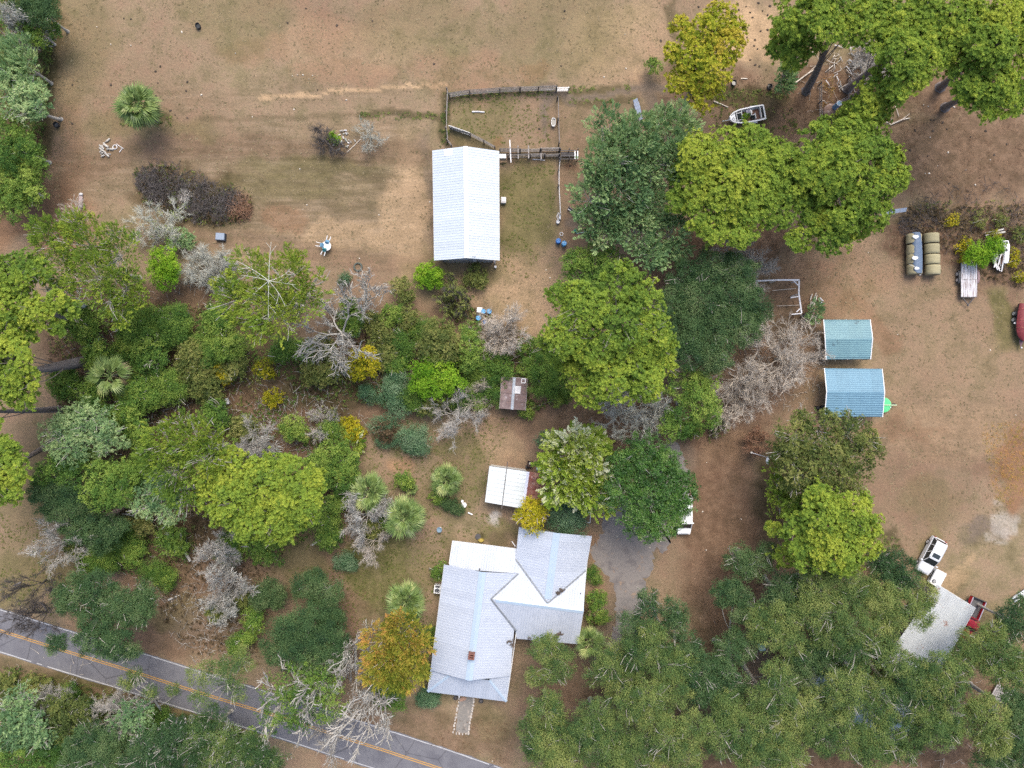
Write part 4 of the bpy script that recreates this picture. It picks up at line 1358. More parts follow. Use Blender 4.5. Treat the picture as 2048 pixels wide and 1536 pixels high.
tree('oak_dark', 'dark oak reaching across the road lines beside the tan grass verge', 10, [(150, 1190, 38), (192, 1180, 38), (232, 1212, 40), (270, 1222, 34), (190, 1240, 34), (192, 1275, 40), (232, 1290, 36), (112, 1288, 20), (262, 1300, 18), (285, 1195, 26), (130, 1200, 24)], bare=.3)
tree('oak_dark', 'round dark shrub in the dry grass between thicket and yard', 3.8, [(535, 1188, 24), (520, 1200, 16), (552, 1196, 16)], name='shrub', cat='shrub')
tree('oak_dark', 'shrubby oak standing in a row toward the road', 6, [(612, 1172, 28), (655, 1185, 30), (648, 1225, 34), (665, 1240, 22), (630, 1160, 20)])
tree('oak_dark', 'big rounded dark oak next to the road with two lobes', 8, [(572, 1262, 34), (612, 1248, 38), (655, 1280, 36), (598, 1305, 44), (640, 1322, 40), (560, 1300, 34), (678, 1300, 22)])
tree('green', 'green oak behind the dead white trees on the road', 9, [(590, 1372, 44), (640, 1370, 40), (560, 1410, 38), (612, 1420, 40), (655, 1410, 30), (530, 1450, 22)], dens=.45, bare=.4)
tree('oak', 'sparse oak crossing the road with its brown trunk over the yellow line', 11, [(400, 1350, 24), (445, 1345, 28), (478, 1325, 26), (470, 1380, 22), (400, 1400, 18), (425, 1430, 26)], base=(478, 1372), dens=.5, bare=.4)
tree('oak', 'thin leafy limb over the white edge line of the road', 7, [(272, 1350, 16), (250, 1365, 14), (300, 1385, 14), (345, 1380, 12)], base=(330, 1430), dens=.7, bare=.6)
tree('rust', 'golden cypress with rust-tipped plumes between the palm and the road', 11, [(765, 1285, 36), (805, 1270, 38), (830, 1300, 28), (775, 1325, 38), (815, 1335, 34), (755, 1345, 28), (795, 1355, 28), (840, 1270, 18), (790, 1250, 22), (835, 1330, 18)], dens=1.1)
tree('green', 'green bush at the foot of the golden cypress', 4, [(775, 1380, 24), (785, 1400, 20), (765, 1395, 16)])
tree('green', 'holly-green tree at the very edge of the pasture', 6, [(30, 370, 42), (55, 355, 30), (15, 400, 34), (60, 385, 22), (0, 350, 36)])
tree('green', 'leaning bright-green bush at the upper corner of the pasture', 5, [(55, 55, 22), (68, 75, 16), (40, 40, 20), (105, 60, 14)])
tree('oak_dark', 'dark tree at the top corner of the photo by the field', 7, [(70, 20, 28), (92, 30, 20), (50, 8, 28), (95, 8, 20)])
tree('cedar', 'bluish cedar along the pasture edge', 8, [(25, 115, 38), (45, 100, 22), (10, 140, 30), (48, 130, 20)])
tree('greyolive', 'feathery grey-olive tree along the pasture edge, below the bluish cedar', 8, [(42, 165, 34), (65, 190, 28), (30, 200, 34), (75, 215, 22), (55, 220, 26)], bare=.5)
tree('green', 'dark green tree along the pasture edge, above the holly-green tree', 7, [(15, 260, 28), (38, 300, 30), (10, 310, 30), (60, 290, 18), (70, 320, 16)])
# --- below the road
tree('olive', 'olive-green thicket tree in the bottom corner below the road', 7, [(100, 1430, 32), (140, 1425, 30), (125, 1455, 34), (160, 1450, 24), (85, 1460, 26)], bare=.2, tint=-.22)
tree('greyolive', 'grey twiggy tree at the photo corner below the road', 9, [(30, 1430, 34), (55, 1455, 34), (20, 1470, 34), (75, 1480, 26), (40, 1400, 24)], bare=.8, tint=-.22)
tree('green', 'dark tree in the bottom corner of the photo', 8, [(30, 1515, 36), (75, 1520, 34), (110, 1500, 28), (10, 1490, 24)], tint=-.22)
tree('oak_dark', 'grey-green oak along the bottom edge below the road', 9, [(165, 1500, 36), (200, 1520, 38), (205, 1490, 30), (150, 1528, 30), (180, 1475, 24)], bare=.5, tint=-.22)
tree('greyolive', 'sparse grey tree over brush below the road', 8, [(250, 1440, 30), (275, 1420, 24), (235, 1465, 24), (280, 1455, 26)], bare=.9, dens=.5, tint=-.22)
tree('oak_dark', 'mossy oak with curling white limbs below the road', 10, [(300, 1500, 38), (340, 1490, 36), (330, 1525, 36), (275, 1520, 30), (355, 1460, 24)], bare=.7, moss=160, tint=-.22)
tree('oak', 'mossy oak with grey strands by the lower white line', 10, [(400, 1480, 36), (440, 1475, 34), (420, 1515, 36), (380, 1510, 28), (400, 1450, 22)], bare=.7, moss=220, tint=-.22)
tree('oak', 'oak at the bottom edge by the lower road line', 9, [(480, 1510, 34), (515, 1515, 30), (500, 1490, 24), (545, 1525, 26)], bare=.5, moss=80, tint=-.22)
# --- bare trees
bare_tree('round bare grey tree just above the glossy magnolia', 1282, 820, 84, 9, BARK_LICHEN, stems=12, levels=4, seed=11, fuzz=4)
bare_tree('bare tan tree spreading against the blue carports', 1592, 715, 92, 8, BARK_TAN, stems=13, levels=4, seed=12, fuzz=4)
bare_tree('bare grey tree over the grey soil beside the tan bare tree', 1490, 790, 72, 7, BARK_TAN, stems=11, levels=4, seed=13, fuzz=4)
bare_tree('bleached bare branches between the pine and the very dark oak', 1475, 500, 52, 7, BARK_GREY, stems=5, levels=4, seed=14, squash=.7)
bare_tree('bleached bare tree next to the white pole frame', 1525, 540, 50, 7, BARK_GREY, stems=6, levels=4, seed=15)
bare_tree('white dead forked boughs beside the shaggy pine trunk', 112, 600, 44, 12, BARK_LICHEN, base=(118, 632), stems=4, levels=3, seed=50, rmin=.02, thick=.6)
bare_tree('pale bare twigs at the edge of the very dark oak', 1510, 668, 36, 5, BARK_GREY, stems=5, levels=4, seed=16)
bare_tree('tan bare shrub beside the blue barrels under the trees', 1002, 662, 60, 6, BARK_TAN, stems=11, levels=4, seed=17, fuzz=4)
bare_tree('bare grey shrub with olive wisps near the round lime bush', 912, 592, 44, 4.5, BARK_DARK, stems=7, levels=4, seed=18, leaf=('olive', 420, 'feather'))
bare_tree('pale tan bare shrub below the dark brush pile', 302, 448, 62, 4.5, BARK_LICHEN, stems=9, levels=4, seed=19, leaf=('pale', 100, 'fine'))
bare_tree('lichen-white shrub beside the yellow-green bush', 395, 535, 48, 4, BARK_LICHEN, stems=8, levels=4, seed=20, leaf=('moss', 120, 'fine'))
bare_tree('lichen-white shrub with upright pale stems by the track', 432, 540, 46, 4.2, BARK_LICHEN, stems=8, levels=4, seed=21, leaf=('moss', 80, 'fine'))
bare_tree('grey twiggy shrub under the two-ended weathered plank', 150, 432, 40, 2.6, BARK_TAN, stems=7, levels=3, seed=22)
bare_tree('bare grey shrub with the wind-swept look, west of the wood scraps', 648, 275, 46, 2.6, BARK_DARK, stems=10, levels=3, seed=23, squash=.6, rot=-.7)
bare_tree('bare pale shrub shaped like a star, east of the wood scraps', 737, 268, 36, 2.6, BARK_LICHEN, stems=9, levels=3, seed=24)
bare_tree('moss-draped dead tree with long forked arms beside the cypress', 660, 660, 92, 12, BARK_GREY, base=(706, 672), stems=6, levels=4, seed=25, moss=160, rmin=.020, thick=.42, fuzz=1)
bare_tree('dead forked tree reaching up toward the pasture from the moss-draped tree', 712, 590, 62, 11, BARK_GREY, base=(716, 672), stems=4, levels=4, seed=26, moss=50, rmin=.020, thick=.42, fuzz=1)
bare_tree('dead grey branches lying out over the tan grass', 105, 1085, 70, 9, BARK_GREY, base=(192, 1096), stems=6, levels=4, seed=27, moss=60)
bare_tree('fine-twigged bare grey tree in the thicket near the dry grass', 432, 1108, 44, 8, BARK_GREY, stems=7, levels=4, seed=28, moss=120)
bare_tree('moss-hung bare tree in the open dry grass', 438, 1180, 56, 9, BARK_GREY, base=(452, 1165), stems=5, levels=4, seed=29, moss=160)
bare_tree('moss clump hanging on a thin bare tree below the moss-hung tree', 448, 1232, 30, 7, BARK_GREY, base=(450, 1205), stems=4, levels=3, seed=30, moss=120)
bare_tree('grey mossy dead tree between the two yard palms', 722, 1040, 60, 8, BARK_GREY, base=(728, 1030), stems=6, levels=4, seed=31, moss=160)
bare_tree('bare twiggy top over the lawn below the mossy tree', 738, 1092, 42, 6, BARK_TAN, stems=6, levels=4, seed=32)
bare_tree('dead tree with pale spreading arms beside the rusty-roofed outhouse', 912, 835, 62, 7, BARK_GREY, base=(914, 842), stems=5, levels=4, seed=33)
bare_tree('large dead white tree reaching over the road line, lowest on the dark oak side', 585, 1400, 92, 13, BARK_GREY, base=(675, 1385), stems=6, levels=4, seed=34, rmin=.020, thick=.42, fuzz=1, moss=40)
bare_tree('dead white tree between the dark oak and the golden cypress', 690, 1325, 62, 11, BARK_GREY, base=(712, 1345), stems=6, levels=4, seed=35, rmin=.020, thick=.42, fuzz=1, moss=70)
bare_tree('dead white tree with its grey trunk standing at the road edge', 722, 1440, 80, 13, BARK_GREY, base=(742, 1352), stems=6, levels=4, seed=36, rmin=.020, thick=.42, fuzz=1, moss=60)
bare_tree('dead white branches hanging off the lower side of the road', 650, 1505, 50, 10, BARK_GREY, base=(690, 1450), stems=5, levels=4, seed=37, rmin=.020, thick=.42, fuzz=1)
bare_tree('grey leafless tree in the brush below the road', 215, 1440, 60, 8, BARK_GREY, stems=7, levels=4, seed=51)
bare_tree('tangled grey leafless tree at the photo corner below the road', 70, 1440, 60, 8, BARK_GREY, stems=7, levels=4, seed=52, moss=60)
bare_tree('grey bare sapling whose shadowless twigs cross the white road line', 40, 1250, 56, 9, BARK_DARK, base=(80, 1205), stems=5, levels=4, seed=38)
bare_tree('dark bare tree leaning from the road verge at the photo edge', 30, 1190, 50, 9, BARK_DARK, base=(92, 1160), stems=4, levels=4, seed=39)
bare_tree('tangle of grey dead branches beside the bright yellow-green pine', 1748, 112, 40, 4, BARK_GREY, stems=8, levels=4, seed=40)
bare_tree('grey bare bush in the thicket corner beside the palm', 172, 792, 26, 4, BARK_GREY, stems=6, levels=4, seed=41)
bare_tree('grey dead thicket tree along the far pasture edge', 20, 35, 44, 9, BARK_GREY, stems=6, levels=4, seed=42, moss=200)
bare_tree('reddish bare twigs by the utility pole', 1520, 885, 32, 3, BARK_RUST, stems=7, levels=4, seed=43)
bare_tree('pale dead bush under the very dark oak, by the grey soil', 1440, 850, 24, 2.5, BARK_TAN, stems=6, levels=4, seed=44, leaf=('olive', 120, 'feather'))
bare_tree('brown twiggy bush overtopping the shrub row in the yard', 960, 790, 44, 4, BARK_TAN, stems=6, levels=4, seed=45)
bare_tree('grey leafless shrub beside the lone bluish shrub on the path', 640, 850, 40, 3.5, BARK_GREY, stems=6, levels=4, seed=46, leaf=('olive', 100, 'feather'))
bare_tree('grey dead twigs at the thicket heart near the log ends', 500, 885, 50, 8, BARK_GREY, stems=6, levels=4, seed=47, moss=80)
# --- palms
palm('tall green palm alone on the pasture edge', 275, 212, 46, 5.5, 40, seed=1, dry=10, low=-.6)
palm('low star-shaped palm on the lawn nearest the white panel shed', 893, 960, 34, 2.6, 24, seed=2, dry=2)
palm('large round palm with yellowing skirt beside the mossy tree', 810, 1034, 43, 5, 36, seed=3, dry=10, low=-.5)
palm('palm standing between the house and the golden cypress', 812, 1204, 43, 4.5, 26, seed=4, dry=3)
palm('palm half hidden by grey moss between thicket and lawn', 738, 985, 42, 4, 22, seed=5, dry=3)
palm('palm amid the thicket with bright open fans', 219, 752, 44, 6, 13, seed=6, dry=4)
palm('palm at the lower corner of the house', 1180, 1286, 33, 4, 20, seed=7, dry=2)
palm('small palm seedling behind the small round bush', 822, 978, 14, 1.3, 14, seed=8, dry=0)
# --- shrubs one can tell apart
SHRUBS = [
    ('lime', 'round lime-green bush in front of the white-roofed barn', 2.6, [(855, 550, 20), (845, 543, 14), (866, 556, 14), (852, 563, 12)]),
    ('lime', 'bright lime tree at the edge of the thicket beside the rusty outhouse', 6, [(850, 742, 28), (885, 745, 28), (868, 770, 26), (905, 762, 20), (842, 765, 18), (862, 725, 18)]),
    ('yellow', 'vivid yellow bush beside the bleached fallen log', 4, [(722, 728, 24), (735, 712, 16), (712, 742, 14)]),
    ('lime', 'yellow-green upright bush next to the lichen-white shrub', 4.5, [(326, 520, 26), (330, 556, 24), (315, 540, 18), (338, 538, 20)]),
    ('greyolive', 'small silvery shrub above the yellow-green upright bush', 2.5, [(362, 475, 16), (375, 485, 12), (352, 485, 12)]),
    ('lime', 'light green bush growing over the flatbed trailer', 2.8, [(1958, 505, 17), (1982, 497, 17), (1945, 515, 14), (1970, 515, 14), (1998, 492, 10)]),
    ('cedar', 'little green shrub leaning on the pole heap by the carport', 2.2, [(1632, 618, 12), (1628, 628, 10)]),
    ('green', 'small round dark green bush on the lawn beside the palm seedling', 1.8, [(808, 958, 15), (802, 966, 10), (815, 968, 10)]),
    ('green', 'small bush at the foot of the star-shaped palm', 1.3, [(872, 992, 11), (880, 998, 8)]),
    ('oak_dark', 'small greyish shrub beside the white stools', 1.3, [(905, 1012, 11), (893, 1008, 9), (915, 1020, 8)]),
    ('green', 'clipped green shrub against the house wall near the air conditioner', 1.8, [(880, 1140, 12), (876, 1150, 9)]),
    ('fine', 'low dark shrub along the house side by the golden cypress', 1.6, [(856, 1262, 14), (862, 1280, 12), (852, 1280, 10)]),
    ('green', 'small round shrub by the porch corner under the roof edge', 1.6, [(848, 1340, 12), (850, 1350, 10)]),
    ('blue', 'spiky blue-green cycad beside the porch', 1.5, [(855, 1393, 16), (848, 1400, 12), (864, 1400, 12)]),
    ('fine', 'shrub at the drive corner of the house', 1.6, [(1186, 1150, 13), (1180, 1143, 9), (1194, 1158, 9)]),
    ('green', 'bush with reddish leaves along the drive side of the house', 2, [(1192, 1200, 14), (1198, 1218, 15), (1188, 1232, 12), (1200, 1190, 10), (1206, 1235, 10)]),
    ('brown', 'dry reddish shrub under the drive-side bush', 1.6, [(1182, 1222, 10), (1186, 1240, 9)]),
    ('blue', 'mid-green rounded shrub in the yard beside a reddish one', 2.4, [(825, 872, 24), (810, 878, 18), (840, 882, 18), (830, 890, 16)]),
    ('brown', 'shrub with a rusty dry middle in the yard', 2.2, [(768, 862, 17), (776, 872, 12)]),
    ('blue', 'dark green rim shrub around the rusty dry one', 2, [(752, 850, 14), (775, 845, 14), (768, 884, 12)]),
    ('blue', 'lone bluish shrub on the bare path', 1.9, [(738, 790, 16), (730, 782, 10)]),
    ('yellow', 'wispy golden grass clump on the path', 1.3, [(705, 856, 18), (692, 848, 12), (712, 866, 12)]),
    ('pale', 'pale small shrub on the path below the golden clump', 1.2, [(704, 886, 13)]),
    ('blue', 'pale blue-green shrub beside the lime tree', 2.6, [(795, 765, 20), (780, 795, 18), (800, 810, 18), (785, 775, 16)]),
    ('blue', 'small low shrub on the lawn below the mossy tree', 1.4, [(688, 1120, 16), (680, 1128, 10), (698, 1128, 10)]),
    ('olive', 'feathery olive tree at the thicket edge facing the barn', 6, [(880, 675, 34), (875, 705, 32), (895, 690, 28), (862, 690, 24)]),
    ('green', 'upright green climber beside the feathery olive tree', 6, [(942, 662, 18), (940, 690, 20), (945, 715, 18), (938, 730, 14)]),
    ('olive', 'grey-olive shrub standing apart near the lime bush', 2.5, [(804, 580, 18), (795, 572, 12), (812, 590, 12)]),
    ('green', 'bright green shrub under the grey-olive one', 2.4, [(786, 622, 18), (778, 632, 14), (796, 630, 12)]),
    ('olive', 'golden-olive shrub leaning toward the barn yard', 2.4, [(815, 622, 14), (820, 640, 14), (812, 650, 10)]),
    ('fine', 'green shrub beside the golden-olive one', 2.2, [(848, 655, 20), (838, 668, 16), (860, 668, 14)]),
    ('green', 'green shrub under the arms of the moss-draped tree', 3, [(702, 625, 20), (700, 650, 18), (692, 610, 10)]),
    ('olive', 'greyish lichen bush under the moss-draped tree', 3, [(638, 735, 28), (625, 750, 20), (655, 745, 20)]),
    ('green', 'bright shrub by the dead stump in the thicket', 2.8, [(585, 855, 22), (600, 865, 16), (575, 862, 12)]),
    ('yellow', 'yellow sapling in the dark thicket floor', 2, [(529, 735, 16), (535, 748, 8)]),
    ('yellow', 'small golden shrub between dark bushes', 1.8, [(545, 795, 14), (538, 803, 8)]),
    ('green', 'dark shrub group with yellow tips at the thicket end', 4, [(690, 922, 26), (680, 955, 26), (662, 905, 22), (695, 945, 18), (650, 950, 26)]),
    ('fine', 'dark olive mound beside the rusty outhouse', 3.5, [(1098, 745, 30), (1080, 765, 22), (1112, 765, 22), (1105, 725, 18)]),
    ('green', 'green shrub mass above the rusty outhouse', 3.2, [(960, 728, 30), (990, 735, 26), (935, 740, 24), (1010, 745, 20), (1062, 700, 22), (1062, 730, 20)]),
    ('fine', 'dark hedge-like mound between the lime tree and the rusty outhouse', 3, [(960, 765, 28), (985, 790, 18), (930, 780, 26), (948, 795, 18)]),
    ('green', 'small bright shrub at the low corner of the outhouse', 1.4, [(1055, 818, 12), (1048, 824, 8), (1110, 800, 12), (1130, 792, 12)]),
    ('olive', 'blurred grey-olive bush in front of the barn', 1.8, [(950, 548, 18), (960, 560, 14), (942, 560, 12)]),
    ('blue', 'small grey-green tuft beside the cut tyre ring', 1.2, [(692, 553, 8), (686, 560, 8)]),
    ('fine', 'small dark round shrub at the dry grass edge', 2.4, [(302, 1136, 18), (292, 1142, 12), (312, 1142, 12)]),
    ('lime', 'green sapling growing between the bare shrubs and the wood scraps', 1.3, [(667, 277, 8), (664, 271, 5)]),
    ('green', 'bush at the dirt trail beside the yellowing pine', 2.2, [(1310, 133, 12), (1302, 126, 8)]),
]
for (kd, lb, h_, cl_) in SHRUBS:
    tree(kd, lb, h_, cl_, name='shrub' if h_ < 5 else 'small_tree', cat='shrub' if h_ < 5 else 'tree', dens=1.15, sc=.85 if h_ < 2.6 else 1.0)
# --- thicket shrubs that nothing tells apart
THK = [
    ('green', 165, 640, 40, 4), ('fine', 255, 650, 40, 4), ('fine', 305, 640, 34, 3.5), ('fine', 345, 650, 42, 4), ('green', 420, 650, 44, 4.5), ('green', 455, 690, 40, 4), ('olive', 380, 715, 44, 4),
    ('green', 300, 700, 44, 4.5), ('fine', 250, 700, 34, 3), ('green', 130, 765, 36, 4), ('green', 185, 700, 30, 4), ('green', 270, 785, 42, 4), ('fine', 330, 765, 42, 3.5), ('olive', 400, 760, 40, 3.5),
    ('yellow', 442, 745, 20, 2.5), ('olive', 470, 730, 30, 3), ('green', 245, 830, 44, 5), ('green', 175, 790, 34, 4), ('fine', 420, 690, 34, 4), ('green', 430, 830, 34, 3.5),
    ('green', 260, 880, 34, 5), ('fine', 275, 940, 34, 4), ('green', 640, 930, 30, 4), ('fine', 250, 1085, 30, 3), ('green', 260, 1110, 28, 3),
    ('fine', 210, 1120, 30, 3), ('green', 345, 1080, 28, 3), ('green', 470, 1090, 30, 3.5), ('green', 520, 1095, 34, 4), 
    ('fine', 650, 1050, 30, 3), ('green', 660, 1080, 26, 3), ('green', 670, 1010, 24, 3), ('olive', 780, 700, 34, 2.5),
    ('fine', 810, 690, 30, 2.5), ('green', 790, 725, 26, 2.5), ('fine', 830, 800, 30, 3), ('olive', 870, 800, 34, 3), ('fine', 905, 790, 26, 2.5), ('green', 905, 720, 24, 3), ('olive', 760, 670, 26, 2.5),
    ('fine', 560, 700, 26, 2.5), ('olive', 480, 860, 30, 3), ('fine', 330, 1150, 24, 1.8), ('olive', 280, 1040, 28, 2.5), ('green', 180, 1120, 26, 3),
    ('olive', 150, 1100, 24, 2.5), ('green', 700, 985, 20, 3), ('olive', 760, 1010, 22, 2.5), ('green', 770, 1045, 20, 2.5), ('olive', 745, 1060, 22, 2.5), ('fine', 660, 860, 24, 2.5),
    ('olive', 480, 1200, 24, 2), ('green', 505, 1240, 22, 3), ('olive', 430, 1225, 22, 2), ('green', 490, 1275, 20, 3), ('fine', 470, 1295, 20, 2.5), ('fine', 700, 640, 24, 2.5), ('olive', 740, 640, 20, 2),
    ('green', 1385, 860, 20, 3), ('fine', 1500, 640, 26, 3), ('green', 600, 700, 24, 3), ('olive', 640, 700, 24, 2.5), ('olive', 420, 800, 24, 2.5),
]
LB = {'green': 'leafy green shrub merging into the dense thicket', 'fine': 'small-leaved dark shrub merging into the dense thicket', 'olive': 'olive feathery shrub merging into the dense thicket', 'yellow': 'yellowish shrub merging into the dense thicket'}
for (kd, x_, y_, r_, h_) in THK:
    q_ = np.random.default_rng(int(x_ * 7 + y_))
    cl_ = [(x_ + q_.uniform(-.45, .45) * r_, y_ + q_.uniform(-.45, .45) * r_, r_ * q_.uniform(.45, .7)) for _ in range(4)]
    tree(kd, LB[kd], h_, cl_, name='shrub', cat='shrub', group='shrubs merged in the thicket', bare=.15)
# below-road brush
for (kd, x_, y_, r_, h_) in [('olive', 60, 1385, 30, 2), ('fine', 180, 1420, 24, 2), ('olive', 215, 1440, 26, 2), ('fine', 320, 1440, 26, 2), ('olive', 250, 1500, 30, 2.5), ('fine', 100, 1480, 26, 3), ('olive', 370, 1450, 22, 2), ('fine', 140, 1390, 20, 1.5), ('olive', 470, 1475, 24, 2), ('olive', 10, 1370, 26, 2), ('fine', 290, 1470, 26, 2.5), ('green', 220, 1465, 24, 3)]:
    q_ = np.random.default_rng(int(x_ * 7 + y_))
    cl_ = [(x_ + q_.uniform(-.45, .45) * r_, y_ + q_.uniform(-.45, .45) * r_, r_ * q_.uniform(.45, .7)) for _ in range(4)]
    tree(kd, {'olive': 'olive brush below the road', 'fine': 'dark brush below the road', 'green': 'leafy green brush below the road'}[kd], h_, cl_, name='shrub', cat='shrub', group='brush below the road', bare=.4, tint=-.15)
# yellowish brush by the trailer
for (x_, y_, r_) in [(1932, 484, 9), (1920, 496, 8), (2026, 506, 9), (2028, 522, 8), (2040, 470, 14), (2036, 552, 9), (1990, 470, 8), (1905, 440, 10), (1960, 440, 12), (1950, 545, 0.1), (2000, 440, 12), (1930, 520, 8)]:
    if r_ > 1:
        tree('yellow' if r_ < 11 else 'olive', 'yellowish weed bush in the brown brush round the derelict boat', 1.0, [(x_, y_, r_), (x_ + 4, y_ + 3, r_ * .7)], name='shrub', cat='shrub', group='weed bushes round the derelict boat', sc=.6)
# ------------------------------------------------------------------ roofs and buildings
def metal(name, c1, c2, rough=0.42, metallic=0.55, spots=None, scale=1.2, vary=0.05, c3=None):
    return mat(name, c1, c2, scale, rough, metallic, 0.03, spots=spots, vary=vary, c3=c3, lo=.3, hi=.7)


GALV = metal('pale_steel_roofing', (0.37, 0.405, 0.46), (0.335, 0.37, 0.43), .6, .1)
GALV_BARN = metal('white_steel_roofing', (0.44, 0.485, 0.525), (0.405, 0.45, 0.49), .6, .1)
CAP = metal('bluish_ridge_cap', (0.33, 0.41, 0.49), (0.36, 0.44, 0.52), .5, .15, vary=.02)
CAP_W = metal('white_ridge_cap', (0.60, 0.64, 0.68), (0.56, 0.60, 0.65), .5, .1, vary=.02)
TRIM = mat('white_trim', (0.62, 0.62, 0.60), (0.5, 0.5, 0.48), 2, .6, bump=0)
VALLEY = mat('dark_valley_flashing', (0.20, 0.22, 0.24), (0.14, 0.15, 0.16), 2, .6, .3, bump=0)
WALLG = mat('grey_block_wall', (0.34, 0.35, 0.37), (0.28, 0.29, 0.31), 1.5, .9, bump=.2)
WALLW = mat('white_board_wall', (0.55, 0.54, 0.50), (0.45, 0.44, 0.41), 1.5, .9, bump=.2)
WOODG = mat('grey_weathered_planks', (0.30, 0.275, 0.255), (0.20, 0.18, 0.165), 2.0, .95, stretch=(1, 1, 6), c3=(0.38, 0.36, 0.34), bump=.4, vary=.25)
WOODD = mat('dark_old_timber', (0.12, 0.11, 0.105), (0.07, 0.062, 0.06), 2.0, .95, bump=.4, vary=.25)
RUST = mat('rusty_sheet', (0.25, 0.085, 0.055), (0.17, 0.065, 0.05), 1.1, .8, .15, .1, c3=(0.30, 0.16, 0.11), spots=((0.50, 0.38, 0.34), 1.6, .60), vary=.15)
RUSTB = mat('brown_rusted_sheet', (0.20, 0.135, 0.115), (0.155, 0.11, 0.105), 1.4, .85, .1, .1, c3=(0.24, 0.185, 0.17), spots=((0.30, 0.26, 0.26), 2.0, .60), vary=.12)
CONC = mat('pale_concrete', (0.36, 0.34, 0.31), (0.28, 0.27, 0.25), 2, .9)
BLACK = mat('black_rubber', (0.022, 0.022, 0.024), (0.03, 0.03, 0.032), 4, .7, vary=.1)
DARKM = mat('dark_metal', (0.06, 0.06, 0.065), (0.09, 0.085, 0.085), 3, .6, .4)
WHITE = mat('white_paint', (0.72, 0.73, 0.73), (0.66, 0.67, 0.67), 2, .45, bump=0, vary=.03)
CHALK = mat('chalky_white', (0.62, 0.61, 0.60), (0.48, 0.47, 0.47), 2.5, .8, bump=.1)
STEEL = metal('bare_steel', (0.50, 0.52, 0.55), (0.40, 0.42, 0.45), .45, .6)


def clip_half(poly, f, val, keep_ge):
    out = []
    n = len(poly)
    for i in range(n):
        a, b = poly[i], poly[(i + 1) % n]
        fa, fb = f(a) - val, f(b) - val
        if not keep_ge:
            fa, fb = -fa, -fb
        if fa >= 0:
            out.append(a)
        if (fa > 0 > fb) or (fa < 0 < fb):
            out.append(a + (b - a) * (fa / (fa - fb)))
    return out


def roof_plane(pts, down, parent, m, pw=0.93, ribs=3, rib=0.034, ribw=0.11, name='roof_panel', lift=0.0, prof=None, a0=None, jit=0.004):
    pts = [Vector(p) for p in pts]
    n = (pts[1] - pts[0]).cross(pts[2] - pts[0]).normalized()
    if n.z < 0:
        n = -n
    d = Vector(down)
    d = (d - n * d.dot(n)).normalized()
    a = n.cross(d).normalized()
    fa = lambda p: a.dot(p)
    lo, hi = min(map(fa, pts)), max(map(fa, pts))
    k0 = math.floor((lo - (a0 or lo)) / pw) if a0 is not None else 0
    s = (a0 if a0 is not None else lo) + k0 * pw
    pitch = pw / ribs
    pr = prof or [(0, 0), (pitch - ribw, 0), (pitch - ribw + .018, rib), (pitch - .018, rib), (pitch, 0)]
    r = np.random.default_rng(int(abs(lo * 100)) + 3)
    while s < hi - 1e-3:
        mb = MB()
        ez = r.uniform(0, jit) + lift
        for k in range(ribs):
            for (x0, z0), (x1, z1) in zip(pr[:-1], pr[1:]):
                A, B = s + k * pitch + x0, s + k * pitch + x1
                q_ = clip_half(clip_half(pts, fa, A, True), fa, B, False)
                if len(q_) < 3:
                    continue
                vs = []
                for p in q_:
                    t = (fa(p) - A) / max(B - A, 1e-6)
                    vs.append(p + n * (z0 + (z1 - z0) * t + ez))
                if (vs[1] - vs[0]).cross(vs[2] - vs[0]).dot(n) < 0:
                    vs.reverse()
                mb.poly(*vs)
        if mb.v:
            mb.build(name, m, parent)
        s += pw


def cap(p0, p1, w, parent, m, name='ridge_cap', drop=0.06, lift=0.05):
    p0, p1 = Vector(p0), Vector(p1)
    d = (p1 - p0).normalized()
    s = Vector((-d.y, d.x, 0)).normalized() * w / 2
    u = Vector((0, 0, lift))
    dn = Vector((0, 0, drop))
    mb = MB()
    mb.add([p0 - s + u - dn, p0 + u, p0 + s + u - dn, p1 - s + u - dn, p1 + u, p1 + s + u - dn], [(0, 3, 4, 1), (1, 4, 5, 2)])
    mb.build(name, m, parent)


def ext_wall(mb, a, b, z0, z1, t=0.15):
    a, b = Vector((a[0], a[1], 0)), Vector((b[0], b[1], 0))
    mb.beam(a + Vector((0, 0, (z0 + z1) / 2)), b + Vector((0, 0, (z0 + z1) / 2)), t, z1 - z0)


# --- barn
he, hr = 3.2, 4.85
bn = {k: V(*v) for k, v in dict(NW=(865, 301, he), NE=(998, 302, he), SW=(868.5, 521, he), SE=(999, 521, he), RN=(931, 292.5, hr), RS=(933, 516, hr)).items()}
barn = thing('barn', 'long barn with a bright white ribbed metal roof beside the plank cattle pen', 'barn', ((bn['NW'] + bn['SE']) / 2).to_tuple()[:2] + (0,))
roof_plane([bn['NW'], bn['RN'], bn['RS'], bn['SW']], (-1, 0, -.3), barn, GALV_BARN, rib=.022)
roof_plane([bn['NE'], bn['SE'], bn['RS'], bn['RN']], (1, 0, -.3), barn, GALV_BARN, rib=.022)
cap(bn['RN'], bn['RS'], .5, barn, CAP_W)
pale_sheet = mat('new_pale_sheet', (0.82, 0.84, 0.84), (0.78, 0.80, 0.80), 2, .6, bump=0)
n_ = V(887, 309, he + .35)
mb = MB()
mb.poly(V(888, 299.5, he + .62), V(907, 297, he + 1.0), V(907.5, 311, he + 1.0), V(888.5, 312, he + .62))
mb.v = [(x, y, z + .05) for x, y, z in mb.v]
mb.build('skylight_sheet', pale_sheet, barn)
wl = MB()
x0, y0 = bn['SW'].x + .85, bn['SW'].y + .3
x1, y1 = bn['NE'].x - .85, bn['NE'].y - .35
xm = (x0 + x1) / 2
